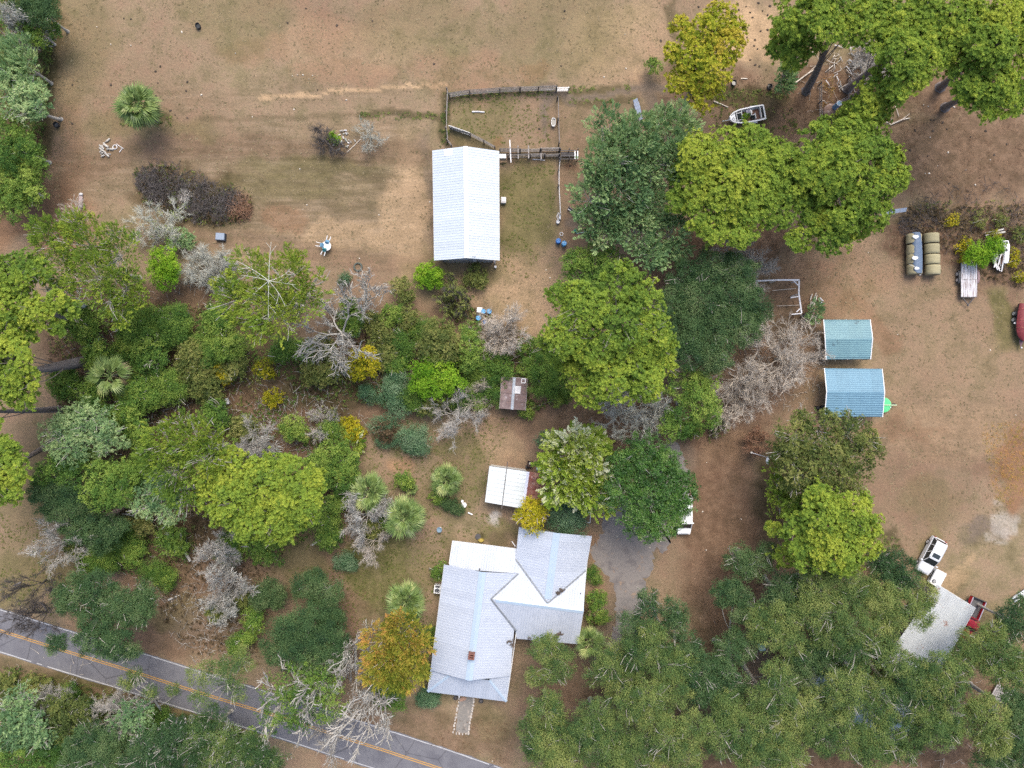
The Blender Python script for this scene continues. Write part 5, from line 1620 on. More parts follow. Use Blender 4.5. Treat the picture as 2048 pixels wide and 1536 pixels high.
for (ya) in (y0, y1):
    wl.add([(x0, ya, 0), (x1, ya, 0), (x1, ya, he + .1), (xm, ya, hr - .1), (x0, ya, he + .1)], [(0, 1, 2, 3, 4)])
wl.build('gable_wall', WALLG, barn)
wl = MB()
ext_wall(wl, (x0, y0), (x0, y1), 0, he + .1)
ext_wall(wl, (x1, y0), (x1, y1), 0, he + .1)
wl.build('side_wall', WALLG, barn)
dr = MB()
dr.box((xm - 1.2, y0 - .04, 1.2), (2.6, .06, 2.4))
dr.build('sliding_door', STEEL, barn)
for (x_, y_) in [(886, 521)]:
    pass
fb = MB()
for A, B in ((bn['NW'], bn['SW']), (bn['NE'], bn['SE'])):
    fb.beam(A - Vector((0, 0, .10)), B - Vector((0, 0, .10)), .06, .16)
fb.build('fascia', TRIM, barn)
ld = MB()
p0, p1 = V(950, 523, 2.0), V(948, 510, 4.9)
for dx in (-.14, .14):
    ld.beam(p0 + Vector((dx, -.05, 0)), p1 + Vector((dx, -.05, 0)), .05, .05)
for t in np.linspace(.1, .9, 6):
    p = p0.lerp(p1, t)
    ld.beam(p + Vector((-.14, -.05, 0)), p + Vector((.14, -.05, 0)), .03, .03)
solo('ladder', ld, CHALK, 'pale ladder leaning on the gable end of the white-roofed barn', 'ladder')

# --- house
HR = {
    'NW': (888.5, 1129, 3.36), 'RN': (965, 1144, 5.0), 'SWm': (861.5, 1340, 3.3), 'RS': (937.5, 1361, 5.0), 'SEm': (1020.5, 1352, 3.3), 'NEm': (1037.5, 1147, 3.36),
    'VS': (1033, 1262, 3.3), 'VA': (982, 1198, 4.5),
}
hv = {k: V(*v) for k, v in HR.items()}
house = thing('house', 'white metal-roofed farmhouse with crossing gables and a front porch', 'house', (*W(1000, 1220, 3), 0))
u = Vector((math.cos(math.radians(7.35)), -math.sin(math.radians(7.35)), 0))
v_ = Vector((math.sin(math.radians(7.35)), math.cos(math.radians(7.35)), 0))
roof_plane([hv['NW'], hv['RN'], hv['RS'], hv['SWm']], -u, house, GALV, rib=.016)
roof_plane([hv['RN'], hv['NEm'], hv['SEm'], hv['RS']], u, house, GALV, rib=.016)
cap(hv['RN'], hv['RS'], .85, house, CAP, drop=.16, lift=.07)
# cross wing
CR_W, CR_E = V(982, 1198, 4.5), V(1167, 1222, 4.5)
a0 = (v_.cross(Vector((0, 0, 1)))).dot(CR_W)
N1, N2 = V(905, 1082, 2.25), V(1034, 1098, 2.25)
NV = V(1037.5, 1147, 3.33)
NWL = V(897.5, 1137, 3.32)
roof_plane([N1, N2, NV, NWL], v_, house, GALV)
roof_plane([CR_W, NV, N2 + u * .02, V(1172, 1141.5, 2.85), CR_E], v_, house, GALV)
SE_, SW_ = V(1156, 1288, 3.12), V(1033, 1277, 3.08)
GALV_S = metal('greyed_steel_roofing', (0.38, 0.41, 0.46), (0.33, 0.36, 0.41), .6, .1, spots=((0.27, 0.29, 0.32), 1.4, .68))
roof_plane([CR_W, CR_E, SE_, SW_, V(1031, 1261, 3.32)], -v_, house, GALV_S)
cap(CR_W + u * .6, CR_E, .7, house, CAP, drop=.13, lift=.06)
# north-east block
E1, E2, AP = V(1038.5, 1054, 2.76), V(1183.5, 1072, 2.8), V(1095, 1206.5, 4.42)
RNE = V(1113.5, 1066, 4.42)
roof_plane([E1, RNE, AP, V(1031.5, 1118, 2.78)], -u, house, GALV, lift=.03, rib=.022)
roof_plane([RNE, E2, V(1171.5, 1141, 2.86), AP], u, house, GALV, lift=.03, rib=.022)
cap(RNE, AP - v_ * -.5, .85, house, CAP, drop=.16, lift=.09)
# porch skirt
P_SW, P_SE, P_W, P_E = V(855, 1383, 2.5), V(1013, 1403, 2.5), V(898, 1351, 3.42), V(979, 1360, 3.42)
P_W2, P_E2 = V(863, 1330, 3.27), V(1021.5, 1346, 3.27)
PM = V(938.5, 1360, 3.6)
roof_plane([P_SW, P_W, P_E, P_SE], -v_, house, GALV, lift=.02)
roof_plane([P_W2, V(899, 1340, 3.62), P_W, P_SW], -u, house, GALV, lift=-.01)
roof_plane([P_E, V(981, 1348, 3.62), P_E2, P_SE], u, house, GALV, lift=-.01)
for a, b in ((P_SW, P_W), (P_SE, P_E)):
    cap(a, b, .34, house, CAP, name='hip_cap', drop=.04, lift=.07)
gw = MB()
gw.poly(P_W + Vector((0, 0, -.2)), P_E + Vector((0, 0, -.2)), hv['RS'] + v_ * .3 + Vector((0, 0, -.1)))
gw.build('gable_wall', WALLW, house)
for a, b in ((V(982, 1198, 4.52), V(1037, 1147, 3.36)), (V(982, 1198, 4.52), V(1033, 1262, 3.33)), (V(1031.5, 1118, 2.8), AP), (AP, V(1171.5, 1141, 2.88))):
    cap(a, b, .17, house, VALLEY, name='valley_flashing', drop=.0, lift=.075)
stk = MB()
stk.box((*W(1122, 1180, 4.3), 4.27), (.30, .95, .04), rz=-.7)
wl = MB()
for lst in ([(894, 1140), (1031, 1158), (1015, 1345), (868, 1332)], [(1037, 1200), (1160, 1216), (1150, 1276), (1037, 1268)], [(1045, 1062), (1176, 1080), (1165, 1205), (1040, 1190)]):
    q_ = [W(x, y, 2) for x, y in lst]
    for i in range(4):
        ext_wall(wl, q_[i], q_[(i + 1) % 4], 0, 2.75)
wl.build('wall', WALLW, house)
fb = MB()
for a, b in ((P_SW, P_SE), (hv['NW'], hv['SWm']), (hv['SEm'], hv['VS']), (SW_, SE_), (SE_, CR_E), (E1, V(1031.5, 1118, 2.78)), (E2, V(1171.5, 1141, 2.86)), (N1, N2), (P_SW, hv['SWm']), (P_SE, hv['SEm']), (N1, V(898, 1128, 3.1))):
    fb.beam(a - Vector((0, 0, .12)), b - Vector((0, 0, .12)), .07, .16)
fb.build('fascia', TRIM, house)
for t in (0.03, .35, .65, .97):
    p = P_SW.lerp(P_SE, t) + v_ * .35
    pb = MB()
    pb.box((p.x, p.y, 1.25), (.14, .14, 2.5), rz=-math.radians(7.35))
    pb.build('porch_post', TRIM, house)
pf = MB()
a, b = P_SW + v_ * .3, P_SE + v_ * .3
pf.add([(a.x, a.y, .3), (b.x, b.y, .3), (b.x + v_.x * 2, b.y + v_.y * 2, .3), (a.x + v_.x * 2, a.y + v_.y * 2, .3)], [(0, 1, 2, 3)])
pf.build('porch_floor', CONC, house)
BRICK = mat('red_brick', (0.17, 0.075, 0.055), (0.12, 0.055, 0.045), 6, .9)
ch = MB()
cx, cy = W(943, 1312, 5.4)
for dx, dy, sx, sy in ((-.30, 0, .16, .76), (.30, 0, .16, .76), (0, -.30, .44, .16), (0, .30, .44, .16), (0, 0, .44, .12)):
    q_ = Vector((cx, cy, 0)) + u * dx + v_ * dy
    ch.box((q_.x, q_.y, 5.0), (sx, sy, 1.3), rz=-math.radians(7.35))
chim = ch.build('chimney', BRICK, house)
cf = MB()
cf.box((cx, cy, 5.3), (.44, .44, .02), rz=-math.radians(7.35))
cf.build('flue_opening', BLACK, chim)
for (x_, y_, z_) in ((959, 1139.5, 4.4), (1161, 1186, 3.7)):
    vp = MB()
    p = V(x_, y_, z_)
    vp.cyl((p.x, p.y, z_ - .5), .07, .8, 8)
    vp.build('vent_pipe', DARKM, house)
DEB = mat('dead_leaf_heap', (0.05, 0.04, 0.035), (0.09, 0.07, 0.055), 4, 1.0)


def clutter(name, label, cat, pts, m, group=None, z0=0.0, seed=1, size=.28, n=14):
    """an uneven low heap of overlapping flakes"""
    r = np.random.default_rng(seed)
    mb = MB()
    for (px, py, h) in pts:
        for _ in range(n):
            x, y = W(px + r.normal(0, 2.2), py + r.normal(0, 1.4), h)
            a = r.uniform(0, 2 * PI)
            d = Vector((math.cos(a), math.sin(a), r.uniform(-.3, .3))) * size * r.uniform(.5, 1.2)
            s = Vector((-d.y, d.x, .05)) * .4
            p = Vector((x, y, h + r.uniform(.02, .12)))
            mb.poly(p - d, p + s, p + d, p - s)
    return solo(name, mb, m, label, cat, group)


clutter('leaf_heap', 'dark heap of fallen leaves on the lower slope of the house roof', 'leaf heap', [(1115, 1271, 3.42), (1120, 1268, 3.45), (1108, 1276, 3.35)], DEB, seed=2, n=10)
clutter('leaf_heap', 'dark leaves caught near the eave above the house side yard', 'leaf heap', [(1021, 1283, 3.62), (1024, 1289, 3.56)], DEB, seed=3, n=7)
clutter('leaf_heap', 'dark leaves lodged in the roof valley of the house by the drive', 'leaf heap', [(1116, 1186, 4.25), (1124, 1180, 4.15)], DEB, seed=4, n=9)
clutter('leaf_heap', 'leaf litter washed to the roof edge under the oak at the house', 'leaf heap', [(1060, 1276, 3.22), (1075, 1278, 3.22), (1090, 1280, 3.22)], DEB, seed=5, n=8, size=.16)

# --- shed of white panels with a rusty lean-to
sh = 2.5
S1, S2, S3, S4 = V(979, 932, sh), V(1054, 943, sh + .25), V(1044, 1017, sh + .25), V(970, 1004, sh)
shed = thing('shed', 'flat-roofed shed of white roof sheets joined to a rusty red lean-to', 'shed', (*W(1020, 975, 1), 0))
PANW = mat('white_roof_sheet', (0.52, 0.555, 0.555), (0.46, 0.50, 0.50), .8, .6, .1, .05, spots=((0.12, 0.14, 0.13), 3.0, .70), vary=.06)
ex, ey = (S2 - S1).normalized(), (S4 - S1).normalized()
LX, LY = (S2 - S1).length, (S4 - S1).length
nrow = 9
for i in range(nrow):
    for (a, b) in ((0, .455), (.465, 1.0)):
        f0, f1 = i / nrow + .0025, (i + 1) / nrow - .0025
        g = lambda fx, fy: S1.lerp(S2, fx).lerp(S4.lerp(S3, fx), fy)
        mb = MB()
        zz = Vector((0, 0, random.uniform(0, .012)))
        lo_, hi_ = g(a, f0) + zz, g(a, f1) + zz + Vector((0, 0, .008))
        l2, h2 = g(b, f0) + zz, g(b, f1) + zz + Vector((0, 0, .008))
        dn = Vector((0, 0, .05))
        mb.add([lo_, l2, h2, hi_, lo_ - dn, l2 - dn, h2 - dn, hi_ - dn], [(3, 2, 1, 0), (0, 1, 5, 4), (1, 2, 6, 5), (2, 3, 7, 6), (3, 0, 4, 7)])
        mb.build('roof_panel', PANW, shed)
bt = MB()
bt.beam(S1 + ex * LX * .46 - ey * .8 + Vector((0, 0, .02)), S1 + ex * LX * .46 + ey * (LY + .5) + Vector((0, 0, .02)), .09, .06)
bt.beam(S1 - Vector((0, 0, .06)), S4 - Vector((0, 0, .06)), .08, .12)
bt.beam(S1 - Vector((0, 0, .06)), S2 - Vector((0, 0, .06)), .08, .12)
bt.beam(S4 - Vector((0, 0, .06)), S3 - Vector((0, 0, .06)), .08, .12)
bt.build('roof_batten', WOODD, shed)
wl = MB()
for a, b in ((S1, S2), (S2, S3), (S3, S4), (S4, S1)):
    c_ = (S1 + S3) / 2
    ext_wall(wl, a.lerp(c_, .06), b.lerp(c_, .06), 0, sh - .1)
wl.build('wall', WALLW, shed)
fl = MB()
fl.beam(S2 + ex * .15 + Vector((0, 0, .04)), S3 + ex * .15 + Vector((0, 0, .04)), .32, .03)
fl.build('roof_flashing', metal('lilac_flashing', (0.52, 0.54, 0.62), (0.42, 0.44, 0.52), .5, .3), shed)
T2, T3 = V(1092, 948, sh - .15), V(1088, 1003, sh - .15)
for i in range(6):
    f0, f1 = i / 6 - .01, (i + 1) / 6 + .012
    A, B = S2 + ex * .3, S3 + ex * .25 - ey * .3
    mb = MB()
    nn = 5
    vs = []
    for j in range(nn + 1):
        t = j / nn
        bul = .42 * math.sin(PI * min(1, t * 1.05)) * .8
        for f in (f0, f1):
            p = A.lerp(B, f).lerp(T2.lerp(T3, f), t)
            vs.append(p + Vector((0, 0, bul + (.05 if f == f1 else 0) + random.uniform(-.012, .012))))
    mb.add(vs, [(2 * j, 2 * j + 2, 2 * j + 3, 2 * j + 1) for j in range(nn)])
    mb.build('rusty_sheet', RUST, shed)

# --- rusty outhouse
oh = 2.6
O1, O2, O3, O4 = V(1003, 754, oh), V(1055, 757, oh - .35), V(1051, 821, oh - .35), V(999, 817, oh)
OM1, OM2 = V(1029, 755, oh + .35), V(1024, 819, oh + .35)
oho = thing('outhouse', 'small outhouse with a brown rusted sheet roof and one white sheet', 'outhouse', (*W(1027, 787, 1), 0))
for i in range(4):
    f0, f1 = i / 4 + .004, (i + 1) / 4 - .004
    for (a, b, c_, d_) in ((O1, OM1, OM2, O4), (OM1, O2, O3, OM2)):
        p = [a.lerp(d_, f0), b.lerp(c_, f0), b.lerp(c_, f1), a.lerp(d_, f1)]
        z = Vector((0, 0, random.uniform(0, .03)))
        wm = (i == 1 and a is OM1)
        if wm:
            white_s = MB()
            cut = .55
            q_ = [p[0], p[0].lerp(p[1], cut), p[3].lerp(p[2], cut - .03), p[3]]
            white_s.poly(*[x + z + Vector((0, 0, .05)) for x in q_])
            white_s.build('white_sheet', CHALK, oho, label='white sheet patched on the rusted roof')
        mb = MB()
        mb.poly(*[x + z for x in p])
        mb.build('roof_sheet', RUSTB, oho)
cap(OM1, OM2, .34, oho, metal('pale_rusted_cap', (0.40, 0.45, 0.48), (0.26, 0.26, 0.28), .6, .3, scale=2.5), drop=.06, lift=.07)
fr = MB()
q_ = [V(1044, 757.5, 2.5), V(1051, 758, 2.45), V(1050.5, 766, 2.45), V(1042, 765.5, 2.52)]
for i in range(4):
    fr.beam(q_[i] + Vector((0, 0, .06)), q_[(i + 1) % 4] + Vector((0, 0, .06)), .09, .07)
fr.build('roof_hatch', CHALK, oho)
wl = MB()
c_ = (O1 + O3) / 2
for a, b in ((O1, O2), (O2, O3), (O3, O4), (O4, O1)):
    ext_wall(wl, a.lerp(c_, .1), b.lerp(c_, .1), 0, 2.15)
wl.build('wall', WOODD, oho)
fb = MB()
for a, b in ((O1, OM1), (OM1, O2), (O2, O3), (O4, O1)):
    fb.beam(a - Vector((0, 0, .04)), b - Vector((0, 0, .04)), .05, .08)
fb.build('roof_edging', mat('pale_weathered_edging', (0.42, 0.42, 0.40), (0.3, 0.3, 0.28), 3), oho)

# --- two blue carports
BLUE = metal('pale_blue_steel', (0.135, 0.245, 0.27), (0.11, 0.21, 0.245), .5, .1, spots=((0.065, 0.115, 0.135), .55, .58), vary=.05, scale=.9)
BLUE2 = metal('sky_blue_steel', (0.115, 0.225, 0.30), (0.105, 0.205, 0.275), .5, .1, spots=((0.06, 0.11, 0.15), .45, .62), vary=.05, scale=.9)


def carport(label, nw, ne, sw, se, rw, re, hh, hrr, m, curl, joints):
    a, b, c_, d_ = V(*nw, hh), V(*ne, hh), V(*sw, hh), V(*se, hh)
    r0, r1 = V(*rw, hrr), V(*re, hrr)
    cp = thing('carport', label, 'carport', ((a + d_) / 2).to_tuple()[:2] + (0,))
    js = [0] + joints + [1]
    for f0, f1 in zip(js[:-1], js[1:]):
        for (p0, p1, q0, q1, dn) in ((r0, r1, a, b, 1), (r0, r1, c_, d_, -1)):
            z = Vector((0, 0, .006 * js.index(f0)))
            P = [p0.lerp(p1, f0) + z, p0.lerp(p1, f1 + .004) + z, q0.lerp(q1, f1 + .004) + z, q0.lerp(q1, f0) + z]
            # ribs run along the ridge
            nn = (P[1] - P[0]).cross(P[3] - P[0]).normalized()
            if nn.z < 0:
                nn = -nn
            nr = 11
            mb = MB()
            for k in range(nr):
                t0, t1 = k / nr, (k + 1) / nr
                for (s0, z0), (s1, z1) in zip([(0, 0), (.42, 0), (.55, .035), (.85, .035), (1, 0)][:-1], [(0, 0), (.42, 0), (.55, .035), (.85, .035), (1, 0)][1:]):
                    ta, tb = t0 + (t1 - t0) * s0, t0 + (t1 - t0) * s1
                    e0 = P[0].lerp(P[3], ta) + nn * z0
                    e1 = P[1].lerp(P[2], ta) + nn * z0
                    g0 = P[0].lerp(P[3], tb) + nn * z1
                    g1 = P[1].lerp(P[2], tb) + nn * z1
                    # rounded eaves
                    for pt, tt in ((e0, ta), (e1, ta), (g0, tb), (g1, tb)):
                        if tt > .86:
                            pt.z -= (tt - .86) ** 2 * 22 * .35
                    mb.add([e0, e1, g1, g0], [(0, 1, 2, 3) if dn < 0 else (3, 2, 1, 0)])
            mb.build('roof_panel', m, cp)
    for (x, y, z) in ((a, r0, c_), (b, r1, d_)):
        tb = MB()
        tb.tube([x + Vector((0, 0, .01)), y + Vector((0, 0, .03)), z + Vector((0, 0, .01))], .06, 6)
        tb.build('edge_trim', WHITE, cp)
    for f in (0.02, .5, .98):
        for (p, q_) in ((a, b), (c_, d_)):
            g = p.lerp(q_, f)
            lg = MB()
            lg.box((g.x, g.y, hh / 2 - .05), (.07, .07, hh - .12))
            lg.build('leg', STEEL, cp)
    return cp


carport('pale blue carport with a stained ribbed roof, the smaller of the two', (1647, 639), (1740, 639), (1652, 719), (1741, 718.5), (1650, 678), (1745, 677), 2.2, 2.75, BLUE, 1, [.26, .52, .78])
carport('sky-blue carport whose ribbed roof has white edges, with a green disc below', (1648.5, 736.5), (1764, 737.5), (1649, 834), (1765, 834), (1653, 783), (1769, 784), 2.2, 2.85, BLUE2, 1, [.2, .4, .6, .8])
# --- building hidden by the oaks
GREYR = mat('old_grey_steel_roof', (0.40, 0.425, 0.435), (0.35, 0.37, 0.38), .8, .6, .1, .05, spots=((0.24, 0.13, 0.10), .5, .60), vary=.08)
WHR = mat('pale_blue_white_roof', (0.44, 0.47, 0.51), (0.37, 0.40, 0.45), .8, .55, .1, .05, spots=((0.16, 0.16, 0.16), 1.3, .64), vary=.06)
R1, R2, R3, R4 = V(1874, 1168, 3.2), V(1951, 1216, 2.7), V(1853, 1391, 2.7), V(1762, 1331, 3.2)
bld = thing('outbuilding', 'long outbuilding with a grey rust-spotted metal roof under the oaks', 'building', (*W(1850, 1275, 1), 0))
dwn = (R2 - R1).normalized()
roof_plane([R1, R2, R3, R4], R3 - R2, bld, GREYR, pw=.9)
wl = MB()
c_ = (R1 + R3) / 2
for a, b in ((R1, R2), (R2, R3), (R3, R4), (R4, R1)):
    ext_wall(wl, a.lerp(c_, .12), b.lerp(c_, .12), 0, 2.5)
wl.build('wall', WOODD, bld)
fb = MB()
for a, b in ((R1, R2), (R2, R3)):
    fb.beam(a - Vector((0, 0, .05)), b - Vector((0, 0, .05)), .06, .12)
fb.build('fascia', TRIM, bld)
Q1, Q2, Q3, Q4 = V(1666, 1300, 3.3), V(1840, 1418, 3.3), V(1792, 1502, 3.0), V(1620, 1384, 3.0)
QM1, QM2 = V(1644, 1343, 4.3), V(1818, 1461, 4.3)
b2 = thing('outbuilding', 'bluish-white roofed building almost hidden beneath the oaks', 'building', (*W(1730, 1400, 1), 0))
roof_plane([Q1, Q2, QM2, QM1], Q1 - QM1, b2, WHR)
roof_plane([QM1, QM2, Q3, Q4], Q4 - QM1, b2, WHR)
cap(QM1, QM2, .4, b2, CAP)
wl = MB()
c_ = (Q1 + Q3) / 2
for a, b in ((Q1, Q2), (Q2, Q3), (Q3, Q4), (Q4, Q1)):
    ext_wall(wl, a.lerp(c_, .08), b.lerp(c_, .08), 0, 2.9)
wl.build('wall', WALLW, b2)

# ------------------------------------------------------------------ fences and the cattle pen
def plank_fence(name, label, pts, hgt, m, npl=4, bay=2.4, post=.13, group=None, pw=.16, cat='fence', postm=None, gap=None):
    """posts and single planks along ground pixels"""
    P = [Vector((*W(*p), 0)) for p in pts]
    root = thing(name, label, cat, tuple(P[0]), 0, group)
    r = np.random.default_rng(int(pts[0][0] + pts[0][1]))
    for a, b in zip(P[:-1], P[1:]):
        L = (b - a).length
        n = max(1, round(L / bay))
        d = (b - a).normalized()
        sd = Vector((-d.y, d.x, 0))
        for i in range(n + 1):
            if i == n and b is not P[-1]:
                continue
            p = a.lerp(b, i / n)
            mb = MB()
            mb.box((p.x, p.y, hgt / 2 + .06), (post, post, hgt + .12 + r.uniform(0, .15)), rz=r.uniform(0, .5))
            mb.build('post', postm or WOODD, root)
        for i in range(n):
            p, q_ = a.lerp(b, i / n), a.lerp(b, (i + 1) / n)
            for k in range(npl):
                if r.random() < .04:
                    continue
                z = hgt * (k + .6) / npl
                mb = MB()
                o = sd * (post / 2 + .03)
                mb.beam(p + o - d * .03 + Vector((0, 0, z + r.normal(0, .025))), q_ + o + d * .03 + Vector((0, 0, z + r.normal(0, .03))), .035, pw * r.uniform(.85, 1.1))
                mb.build('plank', m, root)
    return root


plank_fence('plank_fence', 'grey weathered plank fence along the upper side of the cattle pen', [(900, 197), (940, 191), (1000, 187), (1040, 185), (1112, 183)], 1.55, WOODG, 5, 2.6)
plank_fence('cattle_gate', 'short silvery rail gate closing the end of the upper pen fence', [(1113, 184), (1136, 184)], 1.3, STEEL, 5, 1.6, .08, cat='gate', postm=STEEL, pw=.10)
plank_fence('rail_fence', 'thin pale rail fence on the barn-yard side of the pen', [(895, 185), (893, 230), (893, 262), (895, 285), (904, 297)], 1.3, WOODG, 3, 2.5)
plank_fence('cattle_gate', 'silvery sheet gate on the diagonal inside the pen corner', [(900, 259), (940, 273)], 1.2, STEEL, 5, 2.9, .08, cat='gate', postm=STEEL, pw=.22)
plank_fence('plank_fence', 'grey diagonal plank fence running to the barn corner', [(941, 274), (968, 288), (990, 300)], 1.3, WOODG, 4, 2.2)
plank_fence('plank_fence', 'upper plank wall of the cattle chute from the barn', [(1000, 306), (1040, 306), (1080, 305), (1118, 304)], 1.5, WOODG, 5, 2.0)
plank_fence('plank_fence', 'lower plank wall of the cattle chute from the barn', [(1016, 318), (1060, 316), (1118, 315)], 1.4, WOODG, 5, 2.0)
plank_fence('rail_fence', 'pale rail fence at the drive side of the pen beside the oval trough', [(1114, 202), (1115, 245), (1117, 292)], 1.3, WOODG, 3, 2.4)
plank_fence('rail_fence', 'pale rail fence below the chute toward the water hoses', [(1118, 322), (1116, 345), (1116, 375), (1119, 432)], 1.3, CHALK, 2, 2.6, .10)
bx = MB()
a, b = V(999, 312, 1.3), V(1012, 312, 1.3)
bx.beam(a, b, .42 * 1.1, .03)
bx.beam(a - Vector((0, .24, .5)), b - Vector((0, .24, .5)), .03, 1.0)
solo('chute_lid', bx, STEEL, 'silvery lid over the mouth of the chute at the barn', 'lid')
for k, (x, ya, yb) in enumerate(((1020.5, 280, 325), (1036, 291, 318), (1057, 291, 317), (1082, 306, 318))):
    mb = MB()
    mb.beam(V(x - 1 if k == 0 else x, ya, 1.85), V(x + (1.5 if k == 0 else .5), yb, 1.85), .12, .10)
    for yy in (306, 316.5):
        q_ = Vector((*W(x, yy), .95))
        mb.box(tuple(q_), (.11, .11, 1.9))
    solo('crossbar', mb, CHALK if k == 0 else WOODG, ['long pale crossbar spanning the chute nearest the barn', 'grey crossbar over the chute, second from the barn', 'grey crossbar over the chute, third from the barn', 'short crossbar over the chute near the squeeze crate'][k], 'crossbar', 'crossbars over the cattle chute')
sq = thing('squeeze_crate', 'dark metal squeeze crate at the end of the cattle chute', 'cattle crate', (*W(1138, 310), 0))
for (ya, z_) in ((301, 1.5), (312, 1.5), (318, 1.3)):
    for zz in (.4, .8, 1.2, z_):
        mb = MB()
        mb.beam(V(1121, ya, zz), V(1155, ya, zz), .07, .09)
        mb.build('rail', DARKM, sq)
for (x_, y_) in ((1121, 301), (1121, 318), (1155, 301), (1155, 318), (1138, 301), (1138, 318)):
    mb = MB()
    p = W(x_, y_, .8)
    mb.box((*p, .8), (.10, .10, 1.6))
    mb.build('post', DARKM, sq)
mb = MB()
mb.beam(V(1122, 308, .5), V(1154, 308, .5), .5, .05)
mb.build('floor_plate', WOODD, sq)
for x_ in (1150, 1155.5):
    mb = MB()
    mb.beam(V(x_, 302, 1.55), V(x_, 318, 1.55), .08, .08)
    mb.build('end_bar', STEEL, sq)
# leaning sheet by the trail
mb = MB()
A, B = V(1270, 199, .5), V(1282, 240, .35)
d = (B - A).normalized()
s = Vector((-d.y, d.x, 0))
for i in range(6):
    f0, f1 = (i + .03) / 6, (i + .97) / 6
    w0 = .24 + .05 * math.sin(i)
    mb.add([A.lerp(B, f0) - s * w0, A.lerp(B, f1) - s * w0, A.lerp(B, f1) + s * w0 + Vector((0, 0, .35)), A.lerp(B, f0) + s * w0 + Vector((0, 0, .35)),
            A.lerp(B, f0) - s * w0 - Vector((0, 0, .3)), A.lerp(B, f1) - s * w0 - Vector((0, 0, .3))], [(0, 1, 2, 3), (4, 5, 1, 0)])
solo('metal_gate', mb, STEEL, 'leaning silvery metal gate standing open by the dirt trail', 'gate')
mb = MB()
for i in range(4):
    A, B = V(1760, 428, .9), V(1812, 421, .9)
    f0, f1 = (i + .02) / 4, (i + .98) / 4
    p, q_ = A.lerp(B, f0), A.lerp(B, f1)
    mb.add([p + Vector((0, .3, .3)), q_ + Vector((0, .3, .3)), q_ + Vector((0, -.15, 0)), p + Vector((0, -.15, 0))], [(3, 2, 1, 0)])
solo('metal_gate', mb, STEEL, 'silvery blue gate half under the pine by the hay bales', 'gate')
# pole frame beside the dark oak
pf = thing('pole_gateway', 'tall pale pole frame with corner braces next to the carports', 'frame', (*W(1597, 565), 0))
hh = 2.4
pp = [(1513, 562), (1554, 560), (1598, 560), (1597.5, 588), (1603, 626)]
for a, b in zip(pp[:-1], pp[1:]):
    mb = MB()
    mb.beam(V(*a, hh), V(*b, hh), .17, .12)
    mb.build('top_rail', CHALK, pf)
for p in pp:
    mb = MB()
    q_ = V(*p, hh)
    mb.box((q_.x, q_.y, hh / 2), (.13, .13, hh))
    mb.build('post', CHALK, pf)
for a, b in (((1586, 560.5), (1597.5, 572)), ((1602, 615), (1593, 624)), ((1513, 562), (1514, 572)), ((1583, 628.5), (1603, 627)), ((1581, 595.5), (1600, 592.5))):
    mb = MB()
    mb.beam(V(*a, hh - .05), V(*b, hh - .02), .12, .10)
    mb.build('brace', CHALK, pf)
wire = MB()
for (x0_, y0_, x1_, y1_) in ((1545, 581, 1592, 577), (1553, 612, 1600, 610)):
    wire.beam(V(x0_, y0_, .3), V(x1_, y1_, .3), .05, .05)
solo('pole', wire, BARK_TAN, 'thin fallen poles on the reddish dirt inside the pole frame', 'poles')
# grey rail pen by the blue tank
for (pts, lb) in (([(1636, 172), (1636, 208), (1637, 240)], 'thin rail fence beside the orange litter above the blue tank'), ([(1694, 160), (1694, 205), (1695, 240)], 'thin rail fence beside the oval stock trough'), ([(1644, 243), (1670, 240)], 'short rail at the foot of the pen by the blue tank')):
    plank_fence('rail_fence', lb, pts, 1.1, WOODG, 2, 2.6, .10)
# ------------------------------------------------------------------ objects
def rot_pts(pts, c, ang):
    ca, sa = math.cos(ang), math.sin(ang)
    return [Vector((c[0] + x * ca - y * sa, c[1] + x * sa + y * ca, z)) for x, y, z in pts]


GLASS = mat('dark_car_glass', (0.018, 0.024, 0.026), (0.022, 0.028, 0.03), 2, .12, bump=0, spec=.6)
SILV = mat('silver_white_paint', (0.66, 0.68, 0.70), (0.62, 0.64, 0.66), 2, .3, .25, bump=0, vary=0)
REDP = mat('red_car_paint', (0.42, 0.012, 0.025), (0.36, 0.012, 0.02), 2, .35, bump=0, vary=0)
RIM = mat('pale_wheel_rim', (0.62, 0.63, 0.64), (0.45, 0.46, 0.47), 4, .4, .4)
LAMP = mat('clear_lamp', (0.55, 0.56, 0.55), (0.45, 0.46, 0.46), 3, .2, bump=0)
TAIL = mat('red_lamp', (0.35, 0.02, 0.02), (0.25, 0.02, 0.02), 3, .25, bump=0)
PLAST = mat('black_plastic', (0.03, 0.03, 0.032), (0.045, 0.045, 0.045), 3, .6)


def wheel(root, x, y, R=.36, w=.24, rim=RIM, name='wheel'):
    sgn = 1 if y > 0 else -1
    t = MB()
    secs = []
    for (yy, rr) in ((-w / 2, R * .88), (-w / 2 + .03, R), (w / 2 - .03, R), (w / 2, R * .88)):
        secs.append([(x + rr * math.cos(a), y + yy * sgn, R + rr * math.sin(a)) for a in np.linspace(0, 2 * PI, 19)[:-1]])
    t.loft(secs)
    o = t.build(name, BLACK, root, local=True, smooth=False)
    r_ = MB()
    secs = [[(x + rr * math.cos(a), y + yy * sgn, R + rr * math.sin(a)) for a in np.linspace(0, 2 * PI, 15)[:-1]] for yy, rr in ((w / 2 + .004, R * .62), (w / 2 + .022, R * .55), (w / 2 - .03, R * .2))]
    r_.loft(secs)
    r_.build('rim', rim, o, local=True)


